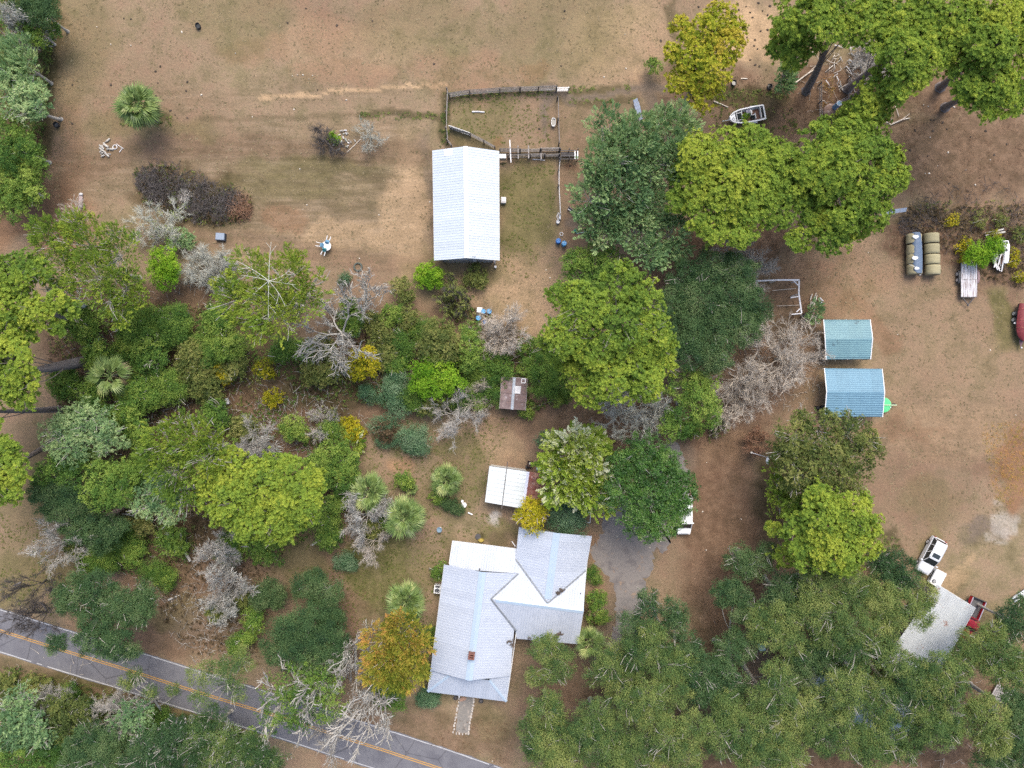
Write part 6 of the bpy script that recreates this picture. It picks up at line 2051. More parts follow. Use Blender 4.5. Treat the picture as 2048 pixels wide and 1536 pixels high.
def body_secs(st):
    """(x, half width, z bottom, z top): rounded box sections along x"""
    out = []
    for x, w, z0, z1 in st:
        c = min(.10, (z1 - z0) * .3)
        out.append([(x, -w + .03, z0), (x, w - .03, z0), (x, w, z0 + c), (x, w, z1 - c), (x, w - c * .9, z1), (x, -w + c * .9, z1), (x, -w, z1 - c), (x, -w, z0 + c)])
    return out


def quad_proud(mb, a, b, c, d, ins=.06, out=.006):
    a, b, c, d = map(Vector, (a, b, c, d))
    n = (b - a).cross(d - a).normalized()
    m = (a + b + c + d) / 4
    mb.poly(*[p.lerp(m, ins) + n * out for p in (a, b, c, d)])


def glasshouse(root, x0, x1, t0, t1, wb, wt, z0, z1, paint, posts=(), sunroof=None):
    """x0..x1 at the belt line, t0..t1 at the roof; windows as separate panes"""
    inner = MB()
    B = [(x0, -wb, z0), (x1, -wb, z0), (x1, wb, z0), (x0, wb, z0)]
    T_ = [(t0, -wt, z1 - .03), (t1, -wt, z1 - .03), (t1, wt, z1 - .03), (t0, wt, z1 - .03)]
    inner.add(B + T_, [(0, 1, 5, 4), (1, 2, 6, 5), (2, 3, 7, 6), (3, 0, 4, 7), (4, 5, 6, 7)])
    inner.build('cabin', paint, root, local=True)
    ws = MB()
    quad_proud(ws, B[1], B[2], T_[2], T_[1], .10)
    ws.build('windshield', GLASS, root, local=True)
    rw = MB()
    quad_proud(rw, B[3], B[0], T_[0], T_[3], .14)
    rw.build('rear_window', GLASS, root, local=True)
    cuts = [0] + list(posts) + [1]
    for sgn in (-1, 1):
        for f0, f1 in zip(cuts[:-1], cuts[1:]):
            sw = MB()
            lo = [Vector((x0 + (x1 - x0) * f, sgn * wb, z0)) for f in (f0, f1)]
            up = [Vector((t0 + (t1 - t0) * f, sgn * wt, z1 - .03)) for f in (f0, f1)]
            q_ = (lo[0], lo[1], up[1], up[0]) if sgn < 0 else (lo[1], lo[0], up[0], up[1])
            quad_proud(sw, *q_, .09)
            sw.build('side_window', GLASS, root, local=True)
    rf = MB()
    rf.loft([[(x, -w + .1, z), (x, w - .1, z), (x, w, z - .05), (x, -w, z - .05)] for x, w, z in ((t0 - .03, wt - .04, z1 - .02), (t0 + .15, wt + .02, z1 + .03), ((t0 + t1) / 2, wt + .02, z1 + .05), (t1 - .15, wt + .02, z1 + .03), (t1 + .03, wt - .04, z1 - .02))])
    rf.build('roof', paint, root, local=True)
    if sunroof:
        sr_ = MB()
        sr_.box((sunroof, 0, z1 + .052), (.55, .95, .02))
        sr_.build('sunroof', GLASS, root, local=True)


def suv(label, px, py, ang, paint, name='parked_car', L=4.7, hw=.92, zr=1.72, sun_=None, cat='car', van=False):
    x, y = W(px, py, 1.2)
    root = thing(name, label, cat, (x, y, 0), ang)
    h = L / 2
    b = MB()
    b.loft(body_secs([(-h, hw * .88, .42, .85), (-h + .10, hw * .96, .36, 1.0), (-h + .5, hw, .32, 1.06), (0, hw, .30, 1.07), (h - 1.5, hw, .30, 1.06), (h - .55, hw * .96, .32, 1.0), (h - .12, hw * .88, .36, .92), (h, hw * .76, .42, .80)]))
    b.build('body', paint, root, local=True)
    if van:
        glasshouse(root, -h + .05, h - .75, -h + .1, h - 1.5, hw - .04, hw - .14, 1.04, zr, paint, (.3, .62))
    else:
        glasshouse(root, -h + .12, h - 1.28, -h + .42, h - 2.02, hw - .05, hw - .22, 1.04, zr, paint, (.28, .62), sun_)
    hd = MB()
    hd.loft([[(xx, -w_, z_), (xx, -w_ * .5, z_ + .03), (xx, w_ * .5, z_ + .03), (xx, w_, z_)] for xx, w_, z_ in ((h - 1.26, hw - .16, 1.068), (h - .6, hw - .2, 1.02), (h - .16, hw - .26, .935))], closed=False, caps=False)
    hd.build('hood', paint, root, local=True)
    for s in (-1, 1):
        wheel(root, h - .92, s * (hw - .09))
        wheel(root, -h + .95, s * (hw - .09))
        m_ = MB()
        m_.box((h - 1.42, s * (hw + .12), 1.12), (.14, .24, .15), rz=s * .2)
        m_.build('mirror', paint, root, local=True)
        l_ = MB()
        l_.box((h - .08, s * (hw * .62), .80), (.12, .34, .14), rz=-s * .25)
        l_.build('headlight', LAMP, root, local=True)
        t_ = MB()
        t_.box((-h + .02, s * (hw * .80), .90), (.08, .16, .26))
        t_.build('tail_light', TAIL, root, local=True)
        ds = MB()
        for xx in (h - 1.6, -.35, -h + 1.35):
            ds.box((xx, s * (hw + .001), .70), (.012, .006, .62))
        ds.build('door_seam', PLAST, root, local=True)
        hn = MB()
        for xx in (.0, -1.15):
            hn.box((xx, s * (hw + .012), .95), (.18, .03, .035))
        hn.build('door_handle', PLAST, root, local=True)
        rr = MB()
        if not van:
            rr.tube([(-h + .6, s * (hw - .27), zr + .03), (-h + .7, s * (hw - .27), zr + .09), (h - 2.2, s * (hw - .27), zr + .09), (h - 2.1, s * (hw - .27), zr + .03)], .02, 6)
            rr.build('roof_rail', STEEL, root, local=True)
    for xx, sg in ((h + .02, 1), (-h - .02, -1)):
        bp = MB()
        bp.loft([[(xx + dx * sg, yy, z0), (xx + dx * sg, yy, z1), (xx + (dx - .12) * sg, yy, z1 + .03), (xx + (dx - .12) * sg, yy, z0)] for yy, dx, z0, z1 in ((-hw * .9, -.12, .36, .6), (-hw * .6, 0, .34, .62), (hw * .6, 0, .34, .62), (hw * .9, -.12, .36, .6))])
        bp.build('bumper', paint if sg > 0 else STEEL, root, local=True)
    g = MB()
    g.box((h + .0, 0, .72), (.05, hw * .8, .16))
    g.build('grille', PLAST, root, local=True)
    return root


a_suv = math.atan2(-57, -30)
suv('silver-white estate car with an open dark sunroof parked on bare dirt', 1866, 1113, a_suv, SILV, sun_=-.18)
suv('white van half covered by the glossy magnolia', 1369, 1030, -PI / 2, WHITE, name='parked_van', L=4.9, hw=.94, zr=1.95, cat='van', van=True)


def pickup(label, px, py, ang):
    x, y = W(px, py, 1.1)
    root = thing('pickup_truck', label, 'pickup truck', (x, y, 0), ang)
    hw, h = .94, 2.6
    b = MB()
    b.loft(body_secs([(-.15, hw, .40, 1.05), (h - 1.5, hw, .40, 1.05), (h - .5, hw * .97, .42, 1.0), (h - .1, hw * .88, .44, .92), (h, hw * .78, .48, .80)]))
    b.build('body', REDP, root, local=True)
    hd = MB()
    hd.loft([[(xx, -w_, z_), (xx, 0, z_ + .05), (xx, w_, z_)] for xx, w_, z_ in ((h - 1.2, hw - .1, 1.055), (h - .5, hw - .14, 1.02), (h - .1, hw - .2, .94))], closed=False, caps=False)
    hd.build('hood', REDP, root, local=True)
    glasshouse(root, -.1, 1.45, .08, .95, hw - .06, hw - .2, 1.03, 1.72, REDP)
    fl = MB()
    fl.box((-1.4, 0, .62), (2.35, hw * 1.75, .06))
    fl.build('bed_floor', mat('scuffed_bed', (0.14, 0.14, 0.14), (0.09, 0.09, 0.09), 3, .7), root, local=True)
    for s in (-1, 1):
        sd = MB()
        sd.box((-1.37, s * (hw - .07), .80), (2.4, .15, .52))
        sd.build('bed_side', REDP, root, local=True)
        wheel(root, h - .95, s * (hw - .08), .38)
        wheel(root, -1.55, s * (hw - .05), .38)
        rl = MB()
        rl.box((-1.37, s * (hw - .07), 1.075), (2.4, .10, .02))
        rl.build('bed_rail', STEEL, root, local=True)
        ml = MB()
        ml.box((1.35, s * (hw + .12), 1.12), (.14, .24, .16))
        ml.build('mirror', PLAST, root, local=True)
    tg = MB()
    tg.box((-2.6, 0, .82), (.10, hw * 1.9, .55))
    tg.build('tailgate', PLAST, root, local=True)
    hb = MB()
    hb.box((-.19, 0, .85), (.08, hw * 1.7, .5))
    hb.build('headboard', REDP, root, local=True)
    return root


pickup('red pickup truck with an open dark bed, half under the grey roof edge', 1944, 1238, math.atan2(-61, -26))

# white truck canopy between the car and the roof
ang = math.atan2(-57, -30)
c_ = W(1877, 1157, .9)
cn = thing('truck_canopy', 'white truck bed canopy with a round dark vent beside the silver car', 'truck canopy', (*c_, 0), ang)
mb = MB()
mb.loft([[(x_, -w_, .35), (x_, w_, .35), (x_, w_ - .05, .85), (x_, w_ - .2, 1.0), (x_, -w_ + .2, 1.0), (x_, -w_ + .05, .85)] for x_, w_ in ((-.98, .70), (-.9, .76), (.9, .76), (1.0, .70))])
mb.build('shell', WHITE, cn, local=True)
for s in (-1, 1):
    mb = MB()
    mb.box((0, s * .775, .62), (1.3, .02, .24))
    mb.build('side_window', GLASS, cn, local=True)
vt = MB()
vt.cyl((.55, -.38, 1.0), .26, .05, 18)
vo = vt.build('vent', PLAST, cn, local=True)
for k in range(3):
    mb = MB()
    mb.box((.55, -.38 + (k - 1) * .11, 1.06), (.40, .035, .02))
    mb.build('vent_slat', WHITE, vo, local=True)

# ------------------------------------------------------------------ boat by the pines
DECK = mat('brown_rotten_carpet', (0.14, 0.075, 0.055), (0.10, 0.06, 0.045), 4, 1.0)
GEL = mat('dirty_white_gelcoat', (0.66, 0.66, 0.66), (0.52, 0.53, 0.53), 1.6, .5, c3=(0.70, 0.70, 0.71), bump=.05, spots=((0.22, 0.21, 0.2), 3.0, .68))
bt_c = W(1494, 231, .8)
b_ang = math.atan2((226.5 - 240) * 1.0 * -1, 1527 - 1457)   # stern direction seen from the bow
boat = thing('boat', 'derelict open white motorboat with brown rotten decks among the weeds', 'boat', (*bt_c, 0), b_ang + PI)
# local x: bow forward
hl = 2.2
st = [(-hl, .92, .25, .95), (-1.2, .96, .22, .95), (0, .94, .22, .97), (.9, .88, .24, 1.0), (1.6, .70, .30, 1.03), (2.0, .46, .40, 1.06), (2.25, .20, .6, 1.08)]
mb = MB()
secs = []
for x, w, z0, z1 in st:
    secs.append([(x, -w, z1), (x, -w * .93, (z0 + z1) / 2), (x, -w * .5, z0), (x, w * .5, z0), (x, w * .93, (z0 + z1) / 2), (x, w, z1)])
mb.loft(secs, closed=False, caps=True)
mb.build('hull', GEL, boat, local=True)
gn = MB()
for s in (-1, 1):
    for (a, b) in zip(st[:-1], st[1:]):
        gn.add([(a[0], s * a[1], a[3] + .02), (b[0], s * b[1], b[3] + .02), (b[0], s * max(b[1] - .15, .02), b[3] + .03), (a[0], s * (a[1] - .15), a[3] + .03)], [(0, 1, 2, 3) if s < 0 else (3, 2, 1, 0)])
gn.box((-hl + .06, 0, .97), (.14, 1.6, .05))
gn.build('gunwale', GEL, boat, local=True)
fd = MB()
fd.add([(-2.05, -.66, .50), (1.3, -.60, .52), (1.3, .60, .52), (-2.05, .66, .50)], [(0, 1, 2, 3)])
fd.build('deck', DECK, boat, local=True)
fb_ = MB()
fb_.add([(1.52, -.50, 1.03), (2.18, -.12, 1.08), (2.18, .12, 1.08), (1.52, .50, 1.03)], [(0, 1, 2, 3)])
fb_.build('foredeck', GEL, boat, local=True)
sp_ = MB()
sp_.torus((1.84, .14, 1.08), .15, .035, n=16)
sp_.build('anchor_ring', STEEL, boat, local=True)
hs = MB()
for (x0, x1, y0, y1) in ((1.28, 1.34, -.66, .66), (.62, .70, -.66, .66), (-.52, -.46, -.62, .10), (-1.72, -1.66, -.68, .68), (.70, 1.28, .40, .46), (.70, 1.28, -.46, -.40), (-1.0, -.94, -.10, .60), (-.5, -.95, .08, .13)):
    hs.box(((x0 + x1) / 2, (y0 + y1) / 2, .78), (abs(x1 - x0), y1 - y0, .44))
hs.build('bulkhead', GEL, boat, local=True)
for nm, bx_ in (('hatch', (.99, 0, .88, .40, .56)), ('side_locker', (.99, .55, .9, .5, .16)), ('side_locker', (.99, -.55, .9, .5, .16)), ('battery_box', (-.72, .36, .72, .38, .42)), ('stern_locker', (-1.88, .40, .80, .26, .42)), ('stern_locker', (-1.88, -.2, .80, .26, .42))):
    mb = MB()
    mb.box((bx_[0], bx_[1], bx_[2]), (bx_[3], bx_[4], .06))
    mb.build(nm, GLASS if nm != 'side_locker' else PLAST, boat, local=True)
cs = MB()
cs.box((-.15, -.36, .80), (.46, .44, .52))
cs.box((-.28, -.36, 1.10), (.10, .40, .18), ry=.4)
cs.build('console', mat('faded_lilac_seat', (0.30, 0.28, 0.33), (0.22, 0.2, 0.25), 5, .8), boat, local=True)
se = MB()
se.box((-.55, -.34, .78), (.30, .38, .20))
se.build('seat', CHALK, boat, local=True)
for s in (-1, 1):
    tf = MB()
    tf.loft([[(-.85 + .42 * math.cos(t), s * (.86 + d_), .35 + .34 * math.sin(t)) for d_ in (0, .22)] for t in np.linspace(0, PI, 9)], closed=False, caps=False)
    tf.build('trailer_fender', WHITE, boat, local=True)
    wheel(boat, -.85, s * .95, .28, .18)
tb = MB()
tb.tube([(-2.0, 0, .3), (2.2, 0, .32), (3.0, 0, .4)], .05, 6)
tb.build('trailer_beam', STEEL, boat, local=True)
tree('lime', 'weed growing up through the deck of the derelict motorboat', 1.3, [(1488, 235, 5), (1492, 230, 4)], name='weed', cat='weed', sc=.5)

# ------------------------------------------------------------------ red boat at the edge
RB = mat('maroon_tarpaulin', (0.20, 0.025, 0.03), (0.15, 0.02, 0.025), 1.5, .6, c3=(0.24, 0.04, 0.045), bump=.1)
cb = W(2052, 645, 1.0)
rb = thing('covered_boat', 'maroon covered boat on a twin-axle trailer at the edge of the photo', 'boat', (*cb, 0), -PI / 2 - .10)
st = [(-2.3, .95, .45, 1.25), (-1.2, 1.06, .42, 1.45), (0, 1.10, .40, 1.55), (1.0, 1.02, .42, 1.45), (1.7, .80, .5, 1.30), (2.1, .48, .62, 1.18), (2.3, .12, .8, 1.1)]
mb = MB()
mb.loft([[(x, -w, .95), (x, -w * .9, z0), (x, w * .9, z0), (x, w, .95)] for x, w, z0, z1 in st], closed=False)
mb.build('hull', mat('dark_hull', (0.03, 0.03, 0.035), (0.05, 0.045, 0.05), 2, .4, bump=0), rb, local=True)
mb = MB()
mb.loft([[(x, -w * 1.02, .93), (x, -w * .8, .93 + (z1 - .93) * .7), (x, 0, z1), (x, w * .8, .93 + (z1 - .93) * .7), (x, w * 1.02, .93)] for x, w, z0, z1 in st], closed=False, caps=False)
mb.build('cover', RB, rb, local=True, smooth=True)
for x_, w_, z_ in ((-1.6, 1.03, 1.40), (-.2, 1.1, 1.54), (.7, 1.05, 1.50)):
    mb = MB()
    mb.tube([(x_, -w_ * 1.0, .98), (x_, -w_ * .8, .98 + (z_ - .93) * .68), (x_, 0, z_ + .02), (x_, w_ * .8, .98 + (z_ - .93) * .68), (x_, w_, .98)], .025, 5)
    mb.build('cover_bow', mat('faded_red_strap', (0.40, 0.14, 0.10), (0.3, 0.1, 0.08), 3), rb, local=True)
for s in (-1, 1):
    wheel(rb, -.28, s * 1.10, .34, .22)
    wheel(rb, -1.05, s * 1.10, .34, .22)
    mb = MB()
    mb.box((.15, s * 1.12, .62), (.2, .2, .16))
    mb.build('fender_step', CHALK, rb, local=True)
mb = MB()
mb.add([(1.6, -.5, .55), (1.6, .5, .55), (2.95, .06, .5), (2.95, -.06, .5)], [(0, 1, 2, 3)])
mb.tube([(1.4, 0, .5), (3.1, 0, .5)], .06, 6)
mb.build('trailer_tongue', mat('dusty_maroon_steel', (0.18, 0.10, 0.11), (0.12, 0.07, 0.08), 3), rb, local=True)
mb = MB()
mb.sphere((3.1, .05, .58), (.12, .1, .1))
mb.build('winch', CHALK, rb, local=True)

# ------------------------------------------------------------------ flatbed trailer
ctr = W(1938, 559.5, .7)
ft = thing('flatbed_trailer', 'flatbed trailer with peeling grey and white deck boards', 'trailer', (*ctr, 0), -PI / 2)
PEEL = mat('peeling_white_boards', (0.50, 0.49, 0.50), (0.38, 0.37, 0.38), 1.6, .9, stretch=(.5, 5, 1), c3=(0.19, 0.115, 0.09), bump=.3, vary=.12, lo=.42, hi=.62)
for i in range(8):
    for (x0, x1) in ((-2.12, -.02), (.02, 2.12)):
        mb = MB()
        mb.box(((x0 + x1) / 2 + random.uniform(-.03, .03), -.86 + i * .246, .70 + random.uniform(0, .012)), (x1 - x0, .232, .05))
        mb.build('plank', PEEL, ft, local=True)
mb = MB()
for s in (-1, 1):
    mb.beam((-2.15, s * .99, .64), (2.15, s * .99, .64), .06, .14)
for x_ in (-2.15, 2.16):
    mb.beam((x_, -1.0, .64), (x_, 1.0, .64), .06, .14)
mb.beam((2.15, -.75, .55), (3.1, 0, .5), .08, .10)
mb.beam((2.15, .75, .55), (3.1, 0, .5), .08, .10)
mb.build('frame', DARKM, ft, local=True)
mb = MB()
mb.box((3.15, 0, .5), (.25, .14, .14))
mb.build('coupler', DARKM, ft, local=True)
for s in (-1, 1):
    for x_ in (-.75, -.02):
        wheel(ft, x_, s * 1.17, .34, .22)
    fd = MB()
    fd.loft([[(-.38 + .85 * math.cos(t), s * (1.03 + d_), .42 + .36 * math.sin(t)) for d_ in (0, .28)] for t in np.linspace(0, PI, 9)], closed=False, caps=False)
    fd.build('fender', mat('dusty_pink_steel', (0.24, 0.15, 0.15), (0.18, 0.12, 0.12), 3) if s > 0 else PLAST, ft, local=True)

# ------------------------------------------------------------------ derelict boat in the brush
db = thing('derelict_boat', 'wrecked boat with one white side and a grey broken deck in the brush', 'boat', (*W(2000, 515), 0))
mb = MB()
pts = [(2003, 480, 1.1), (2017, 481, 1.15), (2020, 492, 1.15), (2018, 519, 1.1), (2016, 526, 1.05), (2009, 526, 1.0), (2010, 500, 1.05)]
top = [V(*p) for p in pts]
mb.poly(*reversed(top))
for a, b in zip(top, top[1:] + top[:1]):
    mb.poly(a, b, Vector((b.x, b.y, .1)), Vector((a.x, a.y, .1)))
mb.build('white_side', GEL, db)
mb = MB()
for (x, y, w, l, a, z) in ((2003, 500, .5, 1.4, .1, .6), (1998, 520, .35, 1.6, -.35, .55), (1990, 525, .3, 1.9, -.5, .6), (2006, 518, .35, 1.3, .15, .7), (2002, 486, .5, .8, .2, .7)):
    p = W(x, y, z)
    b_ = MB()
    b_.box((*p, z), (w, l, .06), rz=-a, rx=random.uniform(-.15, .15))
    b_.build('deck_board', mat('grey_broken_deck', (0.34, 0.35, 0.36), (0.22, 0.20, 0.19), 3, .8, c3=(0.42, 0.42, 0.42)) if x != 2006 else DECK, db)
b_ = MB()
for (x0, y0, x1, y1) in ((1996, 530, 2004, 502), (1986, 522, 1995, 540), (2003, 543, 2008, 512), (1993, 512, 1988, 535), (2000, 542, 1986, 520)):
    b_.beam(V(x0, y0, .75), V(x1, y1, .85), .10, .08)
b_.build('rail', CHALK, db)
b_ = MB()
b_.loft([[V(x - w, y, .75), V(x, y + 1, .05), V(x + w, y, .75)] for x, y, w in ((2003, 482, 9), (2000, 505, 13), (1999, 530, 10), (2002, 543, 2))], closed=False)
b_.build('hull', mat('stained_grey_hull', (0.26, 0.27, 0.27), (0.17, 0.16, 0.15), 2), db)
for k, (x, y, z) in enumerate(((2014, 485, 1.18), (2013.5, 500, 1.13))):
    b_ = MB()
    p = V(x, y, z)
    b_.box((p.x, p.y, z + .01), (.22, .28, .03), rz=.3)
    b_.build('cleat', PLAST, db)
for (x0, y0, x1, y1, lb) in ((1970, 469, 2007, 458, 'upper of two bleached poles lying above the derelict boat'), (1970, 470, 2010, 464, 'lower of two bleached poles lying above the derelict boat')):
    mb = MB()
    mb.tube([V(x0, y0 + (1 if 'lower' in lb else -3), .25), V((x0 + x1) / 2, (y0 + y1) / 2, .32), V(x1, y1, .35)], [.10, .12, .13], 7)
    solo('fallen_pole', mb, BARK_GREY, lb, 'pole', 'poles above the derelict boat')

# ------------------------------------------------------------------ hay bales and tarpaulin
HAY = mat('net_wrapped_hay', (0.30, 0.27, 0.165), (0.26, 0.23, 0.135), 1.2, 1.0, stretch=(1, 14, 1), c3=(0.34, 0.31, 0.20), bump=.5, vary=.10)
HAYE = mat('hay_end', (0.22, 0.18, 0.10), (0.15, 0.12, 0.07), 8, 1.0)


def bale(label, px, py, group, L=1.20, R=.86, seed=1):
    x, y = W(px, py, .9)
    root = thing('hay_bale', label, 'hay bale', (x, y, 0), random.uniform(-.03, .03), group)
    mb = MB()
    secs = []
    for yy, rr in ((-L / 2, .93), (-L / 2 + .08, 1.0), (-L / 4, 1.01), (0, 1.0), (L / 4, 1.012), (L / 2 - .08, 1.0), (L / 2, .93)):
        secs.append([(R * rr * math.cos(a) * 1.02, yy, max(R * rr * (1 + math.sin(a)) * .98, 0)) for a in np.linspace(0, 2 * PI, 29)[:-1]])
    mb.loft(secs, caps=False)
    mb.build('netting', HAY, root, local=True, smooth=True)
    for s in (-1, 1):
        e = MB()
        e.poly(*[(R * .93 * math.cos(a), s * L / 2, R * .93 * (1 + math.sin(a)) * .98) for a in np.linspace(0, 2 * PI * s, 25)[:-1]])
        e.build('bale_end', HAYE, root, local=True)
    return root


ordn = ['topmost', 'second', 'third', 'last']
for k, py in enumerate((476.5, 498, 519, 540)):
    bale('uncovered round hay bale, %s of its row counting from the brush' % ['first', 'second', 'third', 'last'][k], 1863 + k * .9, py, 'hay bales in the open row')
for k, py in enumerate((478, 500, 519, 539)):
    bale('round hay bale under the grey tarpaulin, %s of its row counting from the brush' % ['first', 'second', 'third', 'last'][k], 1828 + k * .4, py, 'hay bales under the tarpaulin')
TARP = mat('slate_blue_tarpaulin', (0.10, 0.14, 0.20), (0.08, 0.115, 0.17), 1.6, .6, c3=(0.12, 0.16, 0.22), bump=.4)
prof = [(464, 1825, 1838), (470, 1825.5, 1840), (480, 1826, 1841), (487, 1823, 1842), (493, 1821, 1842), (505, 1820, 1843), (515, 1819.5, 1843), (522, 1818, 1843), (529, 1819, 1843), (535, 1823, 1843), (541, 1829, 1842.5), (546, 1836, 1842)]
mb = MB()
cxw = W(1828.5, 500, .9)[0]
grid = []
for (py, xa, xb) in prof:
    row = []
    for t in np.linspace(0, 1, 9):
        px = xa - 1 + (xb + 3 - xa) * t
        x, y = W(px, py, 1.65)
        dx = x - cxw
        z = .84 * .98 + math.sqrt(max(.86 ** 2 - min(abs(dx), .855) ** 2, 0)) * 1.0 + .03 + random.uniform(0, .03)
        if abs(dx) > .8:
            z = min(z, .95 - (abs(dx) - .8) * 1.2)
        x, y = W(px, py, z)
        row.append((x, y, z))
    grid.append(row)
mb.add([p for r in grid for p in r], [(i * 9 + j, (i + 1) * 9 + j, (i + 1) * 9 + j + 1, i * 9 + j + 1) for i in range(len(grid) - 1) for j in range(8)])
tp = solo('tarpaulin', mb, TARP, 'slate-blue tarpaulin draped over one row of hay bales', 'tarpaulin', smooth=True)
for k, (x, y, s, lb) in enumerate(((1831, 473.5, .30, 'nearest the brush'), (1830, 516, .30, 'at the middle of the tarpaulin'), (1833.5, 537, .24, 'at the torn corner of the tarpaulin'))):
    mb = MB()
    x_, y_ = W(x, y, 1.72)
    mb.loft([[(x_ + s * q * math.cos(a) * 1.3, y_ + s * q * math.sin(a) * (.8 + .2 * math.sin(3 * a + k)), 1.70 + z) for a in np.linspace(0, 2 * PI, 9)[:-1]] for q, z in ((1, 0), (1.0, .08), (.7, .14))])
    solo('weight_bag', mb, WHITE, 'white weight bag on the tarpaulin ' + lb, 'bag', 'white bags weighing down the tarpaulin')
mb = MB()
mb.tube([V(1818.5, 529, 1.55), V(1826, 532, 1.78), V(1833, 535, 1.75)], .03, 5)
solo('rope', mb, CHALK, 'pale rope across the torn end of the tarpaulin', 'rope')
mb = MB()
x_, y_ = W(1839.5, 548.5, .1)
mb.sphere((x_, y_, .14), (.18, .16, .14), 8, 5)
solo('stone', mb, CHALK, 'pale round stone at the low end of the tarpaulin', 'stone')

# ------------------------------------------------------------------ garden table and chairs
TW = mat('white_plastic', (0.62, 0.66, 0.70), (0.55, 0.60, 0.64), 3, .5, bump=0)
tx, ty = W(652.5, 492, .7)
tab = thing('garden_table', 'round white garden table with chairs folded over it on the bare yard', 'table', (tx, ty, 0))
mb = MB()
mb.cyl((0, 0, .68), .58, .04, 24)
mb.build('tabletop', TW, tab, local=True)
mb = MB()
mb.torus((0, 0, .705), .57, .025, n=24, m=6)
mb.build('rim', WHITE, tab, local=True)
for k in range(4):
    a = k * PI / 2 + .25
    mb = MB()
    mb.beam((0, 0, .725), (.55 * math.cos(a), .55 * math.sin(a), .725), .05, .012)
    mb.build('spoke', WHITE, tab, local=True)
    mb = MB()
    mb.beam((.15 * math.cos(a), .15 * math.sin(a), .68), (.42 * math.cos(a), .42 * math.sin(a), 0), .04, .04)
    mb.build('leg', WHITE, tab, local=True)
TEAL = mat('teal_cushion', (0.03, 0.17, 0.19), (0.025, 0.13, 0.15), 4, .8)
STB = mat('steel_blue_cushion', (0.10, 0.22, 0.32), (0.08, 0.18, 0.27), 4, .8)
for k, (a, m_, lb) in enumerate(((1.25, STB, 'steel-blue garden chair tipped onto the white table toward the pasture'), (2.95, STB, 'steel-blue garden chair tipped onto the white table toward the brush pile'), (4.35, TEAL, 'teal garden chair tipped onto the white table toward the cypress'))):
    ch_ = thing('garden_chair', lb, 'chair', (tx + .56 * math.cos(a), ty + .56 * math.sin(a), 0), a, 'garden chairs round the white table')
    b_ = MB()
    b_.box((.02, 0, .82), (.36, .48, .06), ry=.15)
    b_.build('seat', m_, ch_, local=True)
    b_ = MB()
    b_.box((-.16, 0, .98), (.06, .46, .36), ry=.5)
    b_.build('backrest', m_, ch_, local=True)
    for yy in (-.20, .20):
        for z_, l_ in ((.88, .56), (.72, .5)):
            b_ = MB()
            b_.beam((.16, yy, z_), (.16 + l_, yy * 1.15, z_ + .02), .04, .04)
            b_.build('leg', WHITE, ch_, local=True)

# ------------------------------------------------------------------ barrels, tanks, troughs, tyres
BB = mat('blue_barrel_plastic', (0.02, 0.16, 0.46), (0.018, 0.14, 0.40), 3, .4, bump=0, vary=.1)
BC = mat('sky_blue_barrel_plastic', (0.07, 0.30, 0.55), (0.06, 0.26, 0.50), 3, .4, bump=0)


def barrel(label, px, py, m, R=.31, h=.9, cat='barrel', open_=False, group=None):
    x, y = W(px, py, 0)
    root = thing('barrel', label, cat, (x, y, 0), 0, group)
    mb = MB()
    mb.tube([(0, 0, 0), (0, 0, .05), (0, 0, h * .33), (0, 0, h * .36), (0, 0, h * .39), (0, 0, h * .66), (0, 0, h * .69), (0, 0, h - .04), (0, 0, h)], [R * .9, R, R, R * 1.05, R, R, R * 1.05, R, R * .92], 18)
    mb.build('drum', m, root, local=True)
    mb = MB()
    mb.torus((0, 0, h), R * .9, .025, n=18, m=6)
    mb.build('rim', m, root, local=True)
    for k in (-1, 1):
        b_ = MB()
        b_.cyl((k * R * .5, .04, h - .01), .05, .04, 8)
        b_.build('bung', CHALK if open_ else BLACK, root, local=True)
    return root


barrel('deep blue barrel nearest the lawn by the water hoses', 1116, 484, BB)
barrel('blue barrel with a pale lid beside the deep blue barrel', 1127.5, 489, BC, open_=True)
barrel('blue barrel half hidden under the huge bright pine', 1157.5, 572, BB)
barrel('sky-blue barrel next to the white box in the thicket', 967, 624, BC)
barrel('second sky-blue barrel by the white box, nearest the tan bare shrub', 978.5, 624, BC)
barrel('faded blue barrel under bare twigs, nearest the green climber', 957.5, 637, BC)
barrel('blue barrel under the tan bare shrub, lowest of the group', 971, 645, BB)
mb = MB()
x, y = W(959.5, 621)
mb.loft([[(x + sx * q, y + sy * q, z) for sx, sy in ((-.3, -.26), (.28, -.3), (.32, .26), (-.26, .3))] for q, z in ((1, 0), (1, .75), (1.08, .78), (1.08, .84))])
solo('white_box', mb, WHITE, 'white square box beside the sky-blue barrels', 'box')
# blue tank on the mound
x, y = W(1664, 219)
tk = thing('water_tank', 'tall slim blue water tank with a pale top beside the rail pen', 'tank', (x, y, 0))
TKB = mat('faded_blue_tank', (0.13, 0.24, 0.36), (0.11, 0.21, 0.32), 2, .5)
mb = MB()
mb.cyl((0, 0, 0), .30, 2.0, 20)
mb.build('cylinder', TKB, tk, local=True)
mb = MB()
mb.torus((0, 0, 2.0), .29, .05, n=20, m=6)
mb.build('rim', CHALK, tk, local=True)
mb = MB()
mb.cyl((0, 0, 1.99), .27, .02, 20)
mb.build('lid', mat('pale_blue_lid', (0.24, 0.38, 0.48), (0.2, 0.34, 0.44), 3), tk, local=True)
mb = MB()
x, y = W(1660, 225)
secs = [[(x + 1.02 * q * math.cos(a), y + .98 * q * math.sin(a), z) for a in np.linspace(0, 2 * PI, 25)[:-1]] for q, z in ((1, 0), (1, .42), (.86, .55), (.3, .68))]
mb.loft(secs)
